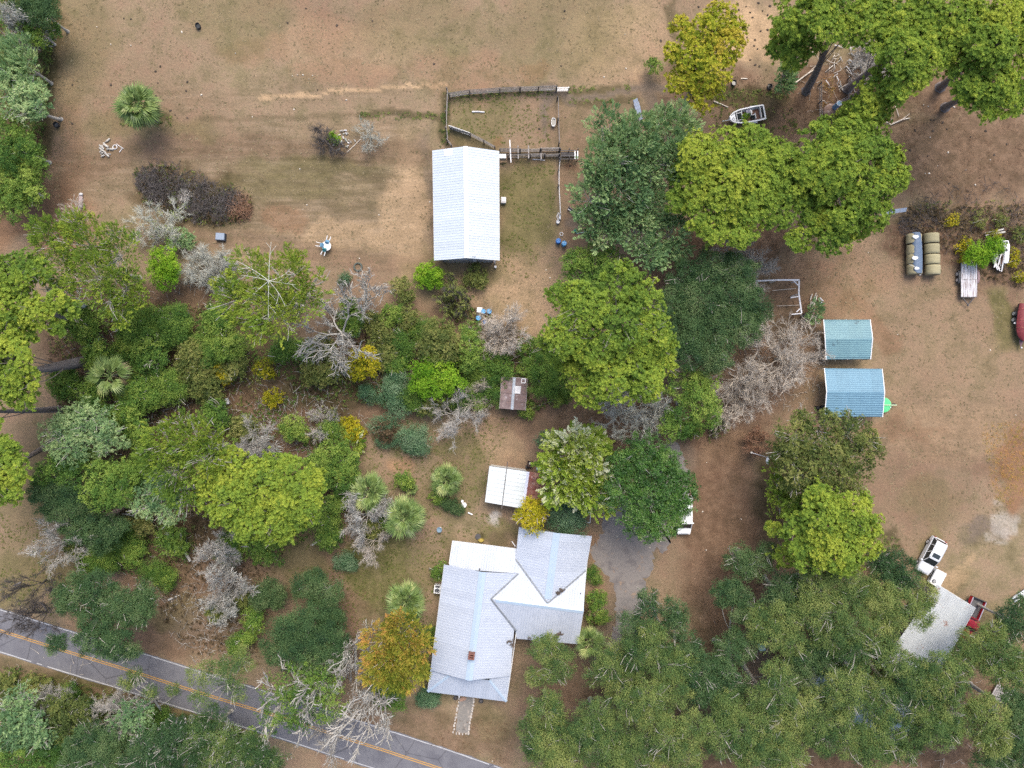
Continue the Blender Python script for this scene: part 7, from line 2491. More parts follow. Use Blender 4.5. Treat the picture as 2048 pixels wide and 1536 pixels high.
solo('well_cover', mb, mat('rusty_brown_cover', (0.22, 0.14, 0.105), (0.15, 0.095, 0.07), 2, .9, c3=(0.32, 0.25, 0.21)), 'round brown domed well cover at the foot of the blue tank', 'well cover')


def trough(label, px, py, rx, ry, rot, h=.5, m=STEEL, name='trough', inner=None):
    x, y = W(px, py, h)
    root = thing(name, label, 'trough', (x, y, 0), rot)
    A = np.linspace(0, 2 * PI, 25)[:-1]

    def ov(q, z):
        return [(rx * q * math.copysign(abs(math.cos(a)) ** .75, math.cos(a)), ry * q * math.copysign(abs(math.sin(a)) ** .75, math.sin(a)), z) for a in A]
    mb = MB()
    mb.loft([ov(.95, 0), ov(1, h), ov(1.05, h), ov(.92, h), ov(.88, .08)], caps=False)
    mb.poly(*ov(.88, .08))
    mb.build('tub', m, root, local=True)
    wt = MB()
    wt.poly(*ov(.9, h * .6))
    wt.build('water', inner or mat('dark_trough_water', (0.015, 0.018, 0.018), (0.02, 0.022, 0.02), 2, .08, bump=0), root, local=True)
    return root


trough('oval galvanised trough standing against the pen rail fence', 1107, 244, .26, .52, 0)
trough('rusty oval stock trough beside the thin rail fence', 1700.5, 221, .30, .58, 0, m=mat('rusty_pink_rim', (0.28, 0.20, 0.18), (0.2, 0.14, 0.12), 3))
trough('black round tub in the upper pasture', 395, 51, .29, .36, .3, .4, BLACK, 'feed_tub')
trough('black round tub at the pasture edge by the thicket', 111, 249, .30, .34, .5, .4, BLACK, 'feed_tub')
trough('black round tub between the yellowing pine and the small conifer', 1468.5, 165, .30, .34, 0, .45, BLACK, 'feed_tub')
trough('dark tub in the weeds beside the small conifer', 1540.5, 172, .30, .30, 0, .4, DARKM, 'feed_tub')
mb = MB()
x, y = W(1174.5, 341)
mb.torus((x, y, .14), .30, .13, n=20, m=8)
solo('tyre', mb, BLACK, 'black tyre lying on the dirt below the squeeze crate', 'tyre')
mb = MB()
x, y = W(2002, 1233, .4)
mb.torus((x, y, .3), .36, .16, n=18, m=8)
solo('tyre', mb, BLACK, 'black tyre beside the dark oak near the red pickup', 'tyre')
mb = MB()
x, y = W(716, 534, .1)
mb.torus((x, y, .12), .48, .11, n=20, m=6)
solo('tyre', mb, mat('mossy_tyre', (0.07, 0.085, 0.07), (0.05, 0.06, 0.05), 4), 'mossy tyre ring lying at the yard edge near the dead forked tree', 'tyre')
mb = MB()
x, y = W(1491, 258)
mb.torus((x, y, .06), .24, .06, n=16, m=6)
solo('iron_ring', mb, mat('dark_iron', (0.08, 0.05, 0.04), (0.06, 0.04, 0.035), 4), 'dark iron ring on the ground below the derelict motorboat', 'ring')
# feeder bench
fdr = thing('feed_bunk', 'low dark feed bunk with two pale rails beside the cedar', 'feeder', (*W(1145, 423), 0))
for off_ in (0, 4.2):
    mb = MB()
    mb.beam(V(1136 + off_ * .5, 418 - off_, .55), V(1155 + off_ * .3, 431 - off_, .55), .07, .08)
    mb.build('rail', CHALK if off_ == 0 else WOODG, fdr)
mb = MB()
mb.beam(V(1138, 416.5, .35), V(1155.5, 428.5, .35), .30, .05)
mb.build('tray', BLACK, fdr)
mb = MB()
for (x, y) in ((1136, 418), (1155, 431), (1138, 413.5), (1157, 427)):
    p = W(x, y, .3)
    mb.box((*p, .28), (.10, .10, .56))
mb.build('leg', WOODD, fdr)
# white tank junk at the fence end
jk = thing('pump_box', 'white pump casing at the end of the pale rail fence', 'pump', (*W(1118, 433), 0))
mb = MB()
p = W(1119, 432, .8)
mb.loft([[(p[0] + sx * q, p[1] + sy * q, z) for sx, sy in ((-.12, -.42), (.16, -.4), (.2, .1), (.08, .48), (-.06, .3))] for q, z in ((1, .0), (1, .8), (.7, .9))])
mb.build('casing', CHALK, jk)
mb = MB()
mb.tube([V(1117, 425, .9), V(1113.5, 433, .95), V(1116, 439, .9)], .05, 6)
mb.build('handle', CHALK, jk)
mb = MB()
p = W(1116, 443.5, .4)
mb.cyl((*p, 0), .22, .5, 14)
solo('bucket', mb, CHALK, 'white bucket below the white pump casing', 'bucket')
mb = MB()
p = W(1151, 462, .1)
mb.loft([[(p[0] + .24 * q * math.cos(a), p[1] + .18 * q * math.sin(a), z) for a in np.linspace(0, 2 * PI, 13)[:-1]] for q, z in ((.8, 0), (1, .35), (.9, .36), (.7, .08))])
solo('bucket', mb, mat('turquoise_plastic', (0.03, 0.34, 0.32), (0.03, 0.28, 0.27), 3, .5), 'turquoise bucket on the dark damp soil by the cedar', 'bucket')
mb = MB()
mb.tube([V(1152, 467, .05), V(1158, 466, .05), V(1166, 465, .05), V(1172, 463, .05), V(1178, 465, .05)], .04, 6)
solo('hose', mb, mat('pale_teal_hose', (0.30, 0.44, 0.42), (0.26, 0.38, 0.37), 3), 'pale teal hose end on the damp soil by the cedar', 'hose')
mb = MB()
p = W(1123, 468, .1)
mb.torus((*p, .08), .2, .04, n=14, m=5)
solo('hoop', mb, CHALK, 'small pale hoop above the deep blue barrel', 'hoop')
# green disc under the carport
x, y = W(1768, 810, .55)
gd = thing('green_disc', 'bright green round mower deck poking from the sky-blue carport', 'mower deck', (x, y, 0))
GRN = mat('bright_green_paint', (0.07, 0.42, 0.17), (0.06, 0.36, 0.14), 3, .45, bump=0)
mb = MB()
mb.loft([[(.92 * q * math.cos(a), .92 * q * math.sin(a), z) for a in np.linspace(0, 2 * PI, 33)[:-1]] for q, z in ((1, .35), (1, .52), (.97, .55), (.3, .58))])
mb.build('disc', GRN, gd, local=True)
mb = MB()
mb.torus((0, 0, .5), .90, .04, n=32, m=6)
mb.build('rim', mat('pale_green_rim', (0.28, 0.50, 0.25), (0.22, 0.42, 0.2), 3), gd, local=True)
mb = MB()
mb.beam((-.6, 0, .66), (1.55, 0, .66), .10, .06)
mb.build('hitch_arm', mat('pale_green_steel', (0.40, 0.50, 0.32), (0.3, 0.4, 0.25), 3), gd, local=True)
mb = MB()
mb.beam((1.0, .1, .5), (1.42, .13, .5), .16, .1)
mb.build('gearbox', BLACK, gd, local=True)
mb = MB()
mb.cyl((.78, -.30, .55), .06, .12, 8)
mb.build('cap', WHITE, gd, local=True)
for (x_, y_) in ((-.5, -.5), (-.5, .5), (.5, 0)):
    mb = MB()
    mb.box((x_, y_, .18), (.07, .07, .36))
    mb.build('leg', DARKM, gd, local=True)
# machinery poking from the carport's other side
mb = MB()
for (x, y) in ((1635, 815), (1640, 818), (1645, 814)):
    p = W(x, y, .5)
    mb.box((*p, .35), (.34, .30, .7), rz=x)
solo('machine', mb, BLACK, 'black machine poking out of the sky-blue carport beside the bare tan tree', 'machine')
# blue-topped crate by the brush pile
x, y = W(440, 473, .6)
bxs = thing('metal_box', 'dark box with a blue-grey lid below the reddish brush pile', 'box', (x, y, 0), -.06)
mb = MB()
mb.box((0, 0, .28), (1.16, .92, .56))
mb.build('case', mat('navy_box', (0.03, 0.04, 0.06), (0.04, 0.05, 0.07), 3, .6), bxs, local=True)
mb = MB()
mb.box((-.02, .03, .585), (1.06, .82, .05))
mb.build('lid', mat('blue_grey_lid', (0.20, 0.24, 0.30), (0.16, 0.20, 0.26), 5, .6), bxs, local=True)
# weathered plank with white ends
pk = thing('weathered_plank', 'pinkish weathered plank with white ends at the track side', 'plank', (*W(162, 398), 0))
mb = MB()
mb.beam(V(162, 387, .15), V(161, 412, .15), .45, .10)
mb.build('board', mat('pink_grey_board', (0.32, 0.26, 0.25), (0.25, 0.2, 0.19), 2), pk)
for (x, y) in ((161.5, 388), (160.5, 413)):
    mb = MB()
    p = W(x, y, .3)
    mb.sphere((*p, .27), (.26, .17, .10), 9, 5)
    mb.build('end_cap', CHALK, pk)

# ------------------------------------------------------------------ yard furniture near the house
x, y = W(1060, 928, .6)
gr = thing('fire_pit', 'dark brown iron grill standing at the corner of the white panel shed', 'grill', (x, y, 0), -.15)
IRN = mat('burnt_iron', (0.06, 0.04, 0.035), (0.09, 0.06, 0.05), 4, .8)
mb = MB()
mb.loft([[(sx * q, sy * q, z) for sx, sy in ((-.36, -.38), (.36, -.38), (.36, .38), (-.36, .38))] for q, z in ((.8, .3), (1, .75), (.9, .78), (.72, .5))])
mb.build('firebox', IRN, gr, local=True)
mb = MB()
mb.torus((0, .02, .8), .34, .03, n=4, m=5)
mb.build('grate_rim', IRN, gr, local=True)
mb = MB()
mb.sphere((-.04, .05, .66), (.10, .16, .12), 8, 5)
mb.build('ash_pan', CHALK, gr, local=True)
for (a, b) in ((-.3, -.3), (.3, -.3), (.3, .3), (-.3, .3)):
    mb = MB()
    mb.box((a, b, .18), (.05, .05, .36))
    mb.build('leg', IRN, gr, local=True)
mb = MB()
p = W(1054, 934, .3)
mb.cyl((*p, 0), .20, .35, 12)
p = W(1058, 934.5, .3)
mb.cyl((*p, 0), .14, .38, 10)
solo('ash_bin', mb, BLACK, 'black pots at the foot of the iron grill', 'pots')
mb = MB()
p = W(1078, 938, 1.0)
mb.sphere((*p, .8), (.38, .34, .5), 12, 8)
solo('gas_tank', mb, mat('pale_green_tank', (0.40, 0.50, 0.47), (0.33, 0.42, 0.40), 2, .5), 'pale green gas tank between the rusty lean-to and the lichened tree', 'tank')
x, y = W(880, 1057)
bb = thing('bird_bath', 'bird bath with a grey-blue bowl on a white stem on the lawn', 'bird bath', (x, y, 0))
mb = MB()
mb.tube([(0, 0, 0), (0, 0, .1), (0, 0, .6), (0, 0, .75)], [.2, .1, .07, .12], 12)
mb.build('stem', WHITE, bb, local=True)
mb = MB()
mb.loft([[(.34 * q * math.cos(a), .34 * q * math.sin(a), z) for a in np.linspace(0, 2 * PI, 17)[:-1]] for q, z in ((.4, .72), (1, .84), (.94, .85), (.35, .77))])
mb.build('bowl', mat('slate_blue_bowl', (0.16, 0.24, 0.30), (0.13, 0.2, 0.25), 4), bb, local=True)
for (px, py, R, lb) in ((928.5, 1009, .32, 'larger white stool beside the star-shaped palm'), (925, 1001.5, .17, 'smaller white stool beside the star-shaped palm')):
    x, y = W(px, py)
    st_ = thing('stool', lb, 'stool', (x, y, 0), .3)
    mb = MB()
    mb.cyl((0, 0, .36), R, .06, 14)
    mb.build('seat', WHITE, st_, local=True)
    for k in range(3):
        a = k * 2.1
        mb = MB()
        mb.beam((R * .5 * math.cos(a), R * .5 * math.sin(a), .36), (R * .85 * math.cos(a), R * .85 * math.sin(a), 0), .05, .05)
        mb.build('leg', CHALK, st_, local=True)
mb = MB()
mb.beam(V(936, 1025, .15), V(945, 1029, .15), .14, .12)
solo('white_board', mb, WHITE, 'short white board on the dirt between the shed and the house', 'board')
x, y = W(875, 1178, .6)
ac = thing('air_conditioner', 'white air conditioner unit against the side wall of the house', 'air conditioner', (x, y, 0), -math.radians(7.35))
mb = MB()
mb.box((0, 0, .42), (.82, 1.0, .84))
mb.build('case', WHITE, ac, local=True)
mb = MB()
mb.cyl((0, -.16, .84), .30, .02, 18)
mb.build('fan_opening', PLAST, ac, local=True)
mb = MB()
mb.torus((0, -.16, .87), .30, .03, n=18, m=5)
mb.torus((0, -.16, .87), .16, .02, n=14, m=5)
mb.build('fan_guard', STEEL, ac, local=True)
mb = MB()
mb.box((-.02, .34, .85), (.56, .24, .02))
mb.build('top_grille', PLAST, ac, local=True)
for (px, py, lb) in ((911.5, 1393, 'dark planter pot under the porch eave beside the white post base'), (962.5, 1399.5, 'dark planter pot under the porch eave beyond the walk')):
    x, y = W(px, py)
    pt = thing('planter', lb, 'planter', (x, y, 0), 0, 'planter pots by the porch')
    mb = MB()
    mb.loft([[(q * math.cos(a), q * math.sin(a), z) for a in np.linspace(0, 2 * PI, 17)[:-1]] for q, z in ((.20, 0), (.28, .42), (.22, .42), (.20, .36))], caps=False)
    mb.build('pot', BLACK, pt, local=True)
    mb = MB()
    mb.cyl((0, 0, .34), .20, .02, 14)
    mb.build('soil', WOODD, pt, local=True)
mb = MB()
p = W(918.5, 1392, .3)
mb.box((*p, .25), (.14, .22, .5))
solo('post_base', mb, WHITE, 'white post base beside the walk at the porch', 'post')
mb = MB()
q_ = [W(x, y) for x, y in ((922, 1394), (930, 1393.5), (933, 1396), (931, 1400), (924, 1402), (919, 1402.5))]
mb.loft([[(x, y, .012) for x, y in q_], [(x, y, .10) for x, y in q_]])
solo('step_stone', mb, mat('terracotta_step', (0.36, 0.22, 0.15), (0.3, 0.18, 0.12), 3), 'terracotta-coloured step stone at the porch end of the walk', 'step')
mb = MB()
x, y = W(956, 1073)
mb.cyl((x, y, 0), .36, .10, 16)
solo('manhole_cover', mb, DARKM, 'dark round septic lid by the lean-to roof of the house', 'lid')
mb = MB()
x, y = W(962, 1081.5, .5)
mb.loft([[(x + .36 * q * math.cos(a), y + .22 * q * math.sin(a), z) for a in np.linspace(0, 2 * PI, 11)[:-1]] for q, z in ((1, 0), (1.05, .3), (.8, .48))])
solo('yellow_bin', mb, mat('ochre_bin', (0.42, 0.32, 0.06), (0.34, 0.26, 0.06), 4), 'ochre-yellow heap beside the lean-to roof edge', 'bin')
mb = MB()
mb.beam(V(1024, 1083, 1.4), V(1031, 1093, 2.2), .10, .10)
solo('downpipe', mb, CHALK, 'white pipe propped in the corner of the house roofs', 'pipe')
mb = MB()
mb.box((*W(1007, 400, .6), .35), (.62, .70, .70))
mb.box((*W(1007.5, 400, .6), .74), (.50, .46, .10))
solo('water_heater_box', mb, CHALK, 'white utility box against the long side of the barn', 'box')
mb = MB()
p = W(991, 534, .3)
mb.cyl((*p, 0), .16, .5, 10)
p = W(989.5, 521.5, .8)
mb.cyl((p[0], p[1] - .2, 0), .10, 1.6, 10)
solo('stand_pipe', mb, CHALK, 'white standpipe at the barn gable corner', 'pipe')
# white box and rack beside the drive
wb = thing('utility_cart', 'small utility cart with a white tank beside the bluish shrub', 'cart', (*W(1172, 1030), 0), -.1)
mb = MB()
mb.sphere((0, .55, .62), (.52, .24, .26), 12, 7)
mb.build('tank', WHITE, wb, local=True)
for (x0, y0, x1, y1) in ((-.5, .2, .5, .2), (-.5, -.75, .6, -.85), (-.5, .2, -.5, -.75), (.5, .2, .55, -.85)):
    mb = MB()
    mb.beam((x0, y0, .4), (x1, y1, .4), .06, .06)
    mb.build('rail', STEEL, wb, local=True)
# bin in the grove
x, y = W(1524, 1296, .8)
bn_ = thing('bin', 'pale blue bin on the grey soil in the oak grove', 'bin', (x, y, 0), .2)
mb = MB()
mb.loft([[(sx * q, sy * q, z) for sx, sy in ((-.36, -.3), (.36, -.3), (.36, .3), (-.36, .3))] for q, z in ((.8, 0), (1, .85))])
mb.build('bin_body', mat('pale_blue_bin', (0.17, 0.33, 0.38), (0.14, 0.28, 0.33), 3, .5), bn_, local=True)
mb = MB()
mb.box((0, 0, .88), (.80, .66, .06))
mb.build('lid', mat('pale_blue_bin_lid', (0.28, 0.42, 0.46), (0.24, 0.38, 0.42), 3, .5), bn_, local=True)
# slatted deck and pontoon at the far edge
sd = thing('slatted_deck', 'worn slatted wooden deck half under the oaks at the photo edge', 'deck', (*W(1995, 1385), 0), -.5)
for i in range(7):
    mb = MB()
    mb.box((-.75 + i * .25, random.uniform(-.06, .06), .4), (.215, 1.9, .05))
    mb.build('plank', WOODG, sd, local=True)
for y_ in (-.7, .7):
    mb = MB()
    mb.box((0, y_, .33), (1.8, .1, .09))
    mb.build('joist', WOODD, sd, local=True)
sd2 = thing('slatted_deck', 'two pale bare rails beside the worn slatted deck', 'rails', (*W(2013, 1388), 0), -.5)
for i in range(2):
    mb = MB()
    mb.beam((i * .22, -1.0, .4), (i * .22, 1.0, .4), .07, .07)
    mb.build('rail', CHALK, sd2, local=True)
pt = thing('pontoon', 'silvery pontoon hull leaning at the photo edge above the dark oak', 'pontoon', (*W(2040, 1187), 0), math.atan2(17, 26))
for y_ in (-.22, .22):
    mb = MB()
    mb.tube([(-1.4, y_, .4), (-1.1, y_, .35), (2.2, y_, .35)], [.04, .15, .15], 10)
    mb.build('float', STEEL, pt, local=True)
mb = MB()
mb.box((.6, 0, .53), (2.9, .5, .04))
mb.build('deck', CHALK, pt, local=True)

# ------------------------------------------------------------------ roadside
SY = mat('yellow_sign_paint', (0.62, 0.34, 0.02), (0.55, 0.3, 0.02), 2, .5, bump=0)


def sign(label, px, py, boards, ang):
    x, y = W(px, py)
    root = thing('road_sign', label, 'sign', (x, y, 0), ang)
    mb = MB()
    mb.beam((0, 0, 0), (0, 0, 2.4), .07, .05)
    mb.build('post', STEEL, root, local=True)
    for (z, s, m_, dia, t) in boards:
        b_ = MB()
        if dia:
            b_.add([(.04, s * math.cos(a), z + s * math.sin(a)) for a in (0, PI / 2, PI, -PI / 2)] + [(.06, s * math.cos(a), z + s * math.sin(a)) for a in (0, PI / 2, PI, -PI / 2)], [(3, 2, 1, 0), (4, 5, 6, 7), (0, 1, 5, 4), (1, 2, 6, 5), (2, 3, 7, 6), (3, 0, 4, 7)])
        else:
            b_.box((.05, 0, z), (.02, s * 1.5, s * 1.5))
        b_.xform(Matrix.Translation((0, 0, z)) @ Matrix.Rotation(t, 4, 'Y') @ Matrix.Translation((0, 0, -z)))
        b_.build('sign_board', m_, root, local=True)
    return root


sign('road sign with a white board and a yellow diamond on the verge', 88, 1203, [(2.5, .42, WHITE, False, -.55), (1.75, .42, SY, True, -.5)], math.radians(200))
sign('orange-yellow diamond sign on the verge at the photo edge', 6, 1178, [(2.2, .48, SY, True, -.5)], math.radians(205))
mb = MB()
mb.beam(V(28, 1171, .12), V(42, 1164, .12), .18, .16)
solo('black_timber', mb, WOODD, 'short black timber lying in the grass by the verge', 'timber')
up = thing('utility_pole', 'grey utility pole with a white lamp head leaning over the dirt', 'pole', (*W(1503, 905), 0))
mb = MB()
mb.tube([V(1503, 905, 0), V(1503, 905.3, 6.4)], [.14, .10], 10)
for k in (0,):
    pass
mb.build('shaft', BARK_GREY, up)
q0 = V(1503, 905.3, 6.2)
mb = MB()
mb.tube([V(1536, 912, 6.1), V(1536, 916, 6.15)], .035, 6)
mb.beam(Vector((q0.x, q0.y, 6.15)), V(1536, 915, 6.15), .06, .06)
mb.build('arm', STEEL, up)
mb = MB()
p = V(1535, 921, 5.9)
mb.sphere((p.x, p.y, 5.95), (.20, .42, .16), 12, 6)
mb.build('lamp_head', WHITE, up)

# ------------------------------------------------------------------ logs, wood scraps, sticks
def log(label, a, b, r0, r1, m=BARK, group=None, name='log', cut=True, z=None, h0=None, h1=None, cat='log'):
    A, B = V(*a, h0 or 0), V(*b, h1 or 0)
    A.z = (h0 or 0) + r0
    B.z = (h1 or 0) + r1
    root = thing(name, label, cat, (A.x, A.y, 0), 0, group)
    mb = MB()
    M_ = A.lerp(B, .5) + Vector((random.uniform(-.05, .05), random.uniform(-.05, .05), 0))
    mb.tube([A, M_, B], [r0, (r0 + r1) / 2, r1], 10)
    mb.build('bark', m, root)
    if cut:
        for P_, Q_, r in ((A, B, r0), (B, A, r1)):
            d = (P_ - Q_).normalized()
            e = MB()
            e.tube([P_, P_ + d * .012], r * .86, 10)
            e.build('cut_face', CHALK, root)
    return root


log('thick sawn log with a pale cut face in the lower thicket', (258, 1008), (207, 1041), .34, .38, mat('brown_log_bark', (0.19, 0.14, 0.12), (0.12, 0.09, 0.075), 4, .95), h0=.6, h1=1.2)
log('grey rotten log slanting down in the dry thicket', (364, 1092), (382, 1122), .20, .16, BARK_GREY, cut=False, h1=.4)
log('bleached fallen log between the yellow bush and the feathery tree', (852, 679), (786, 710), .14, .26, BARK_TAN, cut=False)
log('lower end of the bleached fallen log, split off under twigs', (770, 722), (752, 736), .22, .30, BARK_TAN, cut=False)
log('broken mossy trunk leaning in the thicket heart', (470, 899), (545, 905), .34, .20, BARK, cut=False, h0=1.2, h1=.2)
log('pale upright snag beside the broken mossy trunk', (489, 898), (486, 862), .20, .10, BARK_GREY, cut=False, h0=.4, h1=1.4)
log('bleached stick log fallen by the yellowing pine', (1427, 203), (1456, 215), .09, .07, BARK_TAN, cut=False)
log('small white stick north of the derelict motorboat', (1481, 158), (1495, 158), .08, .06, BARK_TAN, cut=False)
log('white log chunk in the thicket clearing, longer of two', (454, 797), (457, 808), .24, .22, CHALK)
log('white log chunk in the thicket clearing, shorter of two', (450, 813), (447, 818), .18, .16, CHALK)
log('crooked pale trunk lying in the thicket by the road grass', (338, 1199), (360, 1190), .16, .08, BARK_GREY, cut=False)
log('thin bleached stick in the roadside dry grass', (460, 1272.5), (480, 1271), .05, .05, BARK_TAN, cut=False)
log('pale stick in the pen grass', (944, 224), (969, 225), .09, .09, CHALK, cut=False)
log('pale pole lying below the cattle chute', (1065, 319), (1090, 321), .07, .05, CHALK, cut=False)
r = np.random.default_rng(9)
for k, (x0, y0, x1, y1, rr) in enumerate([(208, 287, 220, 278, .17), (200, 291, 206, 297, .16), (204, 291, 208, 299, .15), (209, 289, 218, 295, .22), (200, 296, 212, 305, .17), (211, 306, 219, 314, .18), (201, 305, 206, 301, .17), (204, 314, 209, 311, .15), (214, 299, 218, 298, .2), (221, 299, 227, 300, .2), (203, 309, 207, 306, .14), (216, 308, 222, 309, .1)]):
    log('grey cut log in the small log heap by the track', (x0, y0), (x1, y1), rr * .7, rr * .62, BARK_GREY, 'cut logs heaped by the track', h0=.02 + .1 * (k % 3 == 2), h1=.02 + .1 * (k % 3 == 1))
mb = MB()
x, y = W(230.5, 294.5)
mb.torus((x, y, .08), .26, .05, n=16, m=6)
solo('metal_hoop', mb, CHALK, 'pale hoop lying beside the small log heap', 'hoop')
mb = MB()
mb.beam(V(233, 288, .08), V(247, 297.5, .08), .07, .07)
mb.beam(V(244, 297, .08), V(239, 304.5, .08), .07, .07)
solo('bent_pipe', mb, CHALK, 'white bent frame pieces beside the pale hoop', 'frame')
for k in range(26):
    x0, y0 = 684 + r.normal(0, 10), 277 + r.normal(0, 10)
    a = r.uniform(0, PI)
    l = r.uniform(2.5, 7)
    log('weathered wood scrap in the pile between two bare shrubs', (x0, y0), (x0 + l * math.cos(a), y0 + l * math.sin(a)), r.uniform(.06, .13), .06, [BARK_GREY, CHALK, BARK_LICHEN][k % 3], 'wood scraps between the bare shrubs', 'wood_scrap', cut=False, h0=r.uniform(0, .25), h1=r.uniform(0, .2), cat='wood scrap')
log('long pale pole beside the wood scraps', (694, 305), (722, 278), .05, .05, BARK_TAN, cut=False)
for k in range(64):
    while True:
        x0, y0 = r.normal(1705, 34), r.normal(145, 30)
        if not (1590 < x0 < 1790 and 80 < y0 < 215):
            continue
        break
    a = r.uniform(0, PI)
    l = r.uniform(7, 24)
    A = V(x0, y0, 0)
    B = V(x0 + l * math.cos(a), y0 + l * math.sin(a), 0)
    mb = MB()
    M_ = A.lerp(B, .5) + Vector((r.normal(0, .12), r.normal(0, .12), .08))
    z_ = r.uniform(.05, .3)
    mb.tube([A + Vector((0, 0, z_)), M_ + Vector((0, 0, z_)), B + Vector((0, 0, r.uniform(.05, .3)))], [r.uniform(.05, .08), .05, .035], 5)
    solo('fallen_branch', mb, [BARK_TAN, BARK_GREY, CHALK][k % 3], 'pale fallen branch on the reddish litter under the upper pines', 'branch', 'fallen branches under the upper pines')
for (x0, y0, x1, y1, lb) in ((1591, 118, 1626, 104, 'forked white branch by the open pine trunk'), (1589, 167, 1637, 134, 'long white bough lying above the orange litter'), (1756, 245, 1784, 250, 'white branch at the edge of the brown pasture'), (1784, 248, 1820, 236, 'longer white branch at the edge of the brown pasture'),
                             (1586, 118, 1586, 152, 'grey upright dead stem by the small conifer')):
    A, B = V(x0, y0, .15), V(x1, y1, .2)
    mb = MB()
    M_ = A.lerp(B, .5) + Vector((.1, .15, .1))
    mb.tube([A, M_, B], [.10, .08, .05], 6)
    mb.tube([M_, M_ + (B - A) * .25 + Vector((.3, .5, .15))], [.05, .03], 5)
    solo('fallen_branch', mb, BARK_TAN if 'grey' not in lb else BARK_GREY, lb, 'branch')
# pole heap by the carport
for k, (x0, y0, x1, y1) in enumerate(((1620, 601, 1624, 588), (1622, 612, 1632, 586), (1624, 614, 1634, 590), (1626, 612, 1633, 596), (1619, 614, 1622, 603), (1636, 598, 1644, 606), (1640, 596, 1646, 602), (1638, 604, 1642, 612))):
    log('pale peeled pole in the heap beside the smaller carport', (x0, y0), (x1, y1), .08, .06, BARK_TAN if k < 5 else CHALK, 'peeled poles heaped by the carport', 'peeled_pole', cut=False, h0=.05 + .05 * k, h1=.1, cat='pole')
mb = MB()
for (x, y) in ((1605, 632), (1610, 630), (1616, 634), (1612, 638)):
    p = W(x, y, .3)
    mb.box((*p, .2), (.36, .3, .4), rz=x)
solo('dark_stumps', mb, WOODD, 'dark blocks at the foot of the pole frame', 'blocks')
# ------------------------------------------------------------------ small litter on the pasture
DUNG = mat('cow_dung', (0.035, 0.028, 0.022), (0.055, 0.042, 0.032), 6, 1.0, vary=.3)
DG = [(1492, 13), (1480, 62), (1500, 25), (1518, 7), (1490, 48), (1505, 35), (1525, 22), (1540, 12), (1535, 30), (1478, 20), (1494, 75), (1510, 80), (1508, 92), (1515, 98), (1535, 60), (1521, 62), (1530, 110), (1510, 130), (1519, 133), (1500, 120), (1532, 140), (1475, 8), (1545, 45), (1560, 5), (1517, 6),
      (1129, 22), (1122, 132), (1107, 246), (1078, 258), (1240, 229), (1130, 235), (1205, 232), (1140, 332), (1186, 371), (1166, 373), (745, 42), (612, 17), (674, 51), (575, 46), (262, 38), (248, 37), (311, 143), (321, 133), (316, 166), (375, 164), (372, 182), (145, 170), (222, 170), (145, 247), (375, 236), (350, 230), (341, 222), (312, 192), (107, 163),
      (1416, 82), (1397, 14), (1391, 105), (1322, 82), (868, 128), (635, 180), (1829, 259), (1865, 262), (1830, 262), (1868, 240), (1885, 245), (1893, 258), (1941, 274), (1971, 262), (1898, 367), (2013, 288), (1855, 312), (1988, 310), (1862, 240), (2000, 350), (1820, 300), (1442, 262), (1478, 235)]
dm = []
for k in range(3):
    b_ = MB()
    rr = np.random.default_rng(k)
    A = np.linspace(0, 2 * PI, 10)[:-1]
    q = rr.uniform(.75, 1.2, 9)
    b_.loft([[(.2 * s * q[i] * math.cos(a), .17 * s * q[i] * math.sin(a), z) for i, a in enumerate(A)] for s, z in ((1, 0), (.95, .05), (.5, .08))])
    dm.append(b_.mesh('cow_dung'))
for k, (x, y) in enumerate(DG):
    o = link('cow_dung', dm[k % 3], DUNG)
    o.location = (*W(x, y), 0)
    o.rotation_euler = (0, 0, k * 1.3)
    s = .5 + .5 * ((k * 37) % 10) / 10
    o.scale = (s, s, 1)
    tag(o, 'dark cow dung pat dropped on the pasture', 'cow dung', 'cow dung pats on the pasture')
CHIP = [(194, 54), (222, 89), (262, 91), (364, 64), (471, 107), (505, 234), (403, 190), (585, 152), (595, 150), (606, 150), (618, 158), (625, 151), (588, 219), (693, 200), (1250, 69), (1208, 154), (1252, 137), (1169, 242), (600, 338), (614, 410), (606, 419), (719, 517), (758, 430), (860, 404), (868, 405), (1092, 540), (1100, 556), (1736, 505), (1795, 669), (1980, 700),
        (2031, 830), (1856, 213), (1948, 215), (1908, 214), (1847, 210), (1860, 275), (1896, 305), (1875, 332), (1850, 347), (1858, 347), (1931, 340), (1980, 320), (1950, 370), (1405, 1023), (1413, 925), (1226, 1038), (1234, 1072), (1283, 1082), (1321, 1083), (1300, 1095), (1205, 1024), (1482, 1038), (1412, 1100), (52, 1218), (198, 1404), (62, 1356), (72, 1373), (262, 1401), (207, 1381), (40, 1361), (262, 1402), (985, 1522), (568, 695), (538, 748)]
ROCK = mat('pale_chips', (0.60, 0.56, 0.48), (0.45, 0.40, 0.33), 5, .9, vary=.2)
cm = []
for k in range(3):
    b_ = MB()
    rr = np.random.default_rng(k + 9)
    A = np.linspace(0, 2 * PI, 7)[:-1]
    q = rr.uniform(.6, 1.2, 6)
    b_.loft([[(.16 * s * q[i] * math.cos(a), .12 * s * q[i] * math.sin(a), z) for i, a in enumerate(A)] for s, z in ((1, 0), (1, .05), (.6, .1))])
    cm.append(b_.mesh('pale_stone'))
for k, (x, y) in enumerate(CHIP):
    o = link('pale_stone', cm[k % 3], ROCK)
    o.location = (*W(x, y), 0)
    o.rotation_euler = (0, 0, k * 1.7)
    s = .45 + .5 * ((k * 53) % 10) / 10
    o.scale = (s, s, 1)
    tag(o, 'small pale stone lying on bare ground', 'stone', 'pale stones on the bare ground')

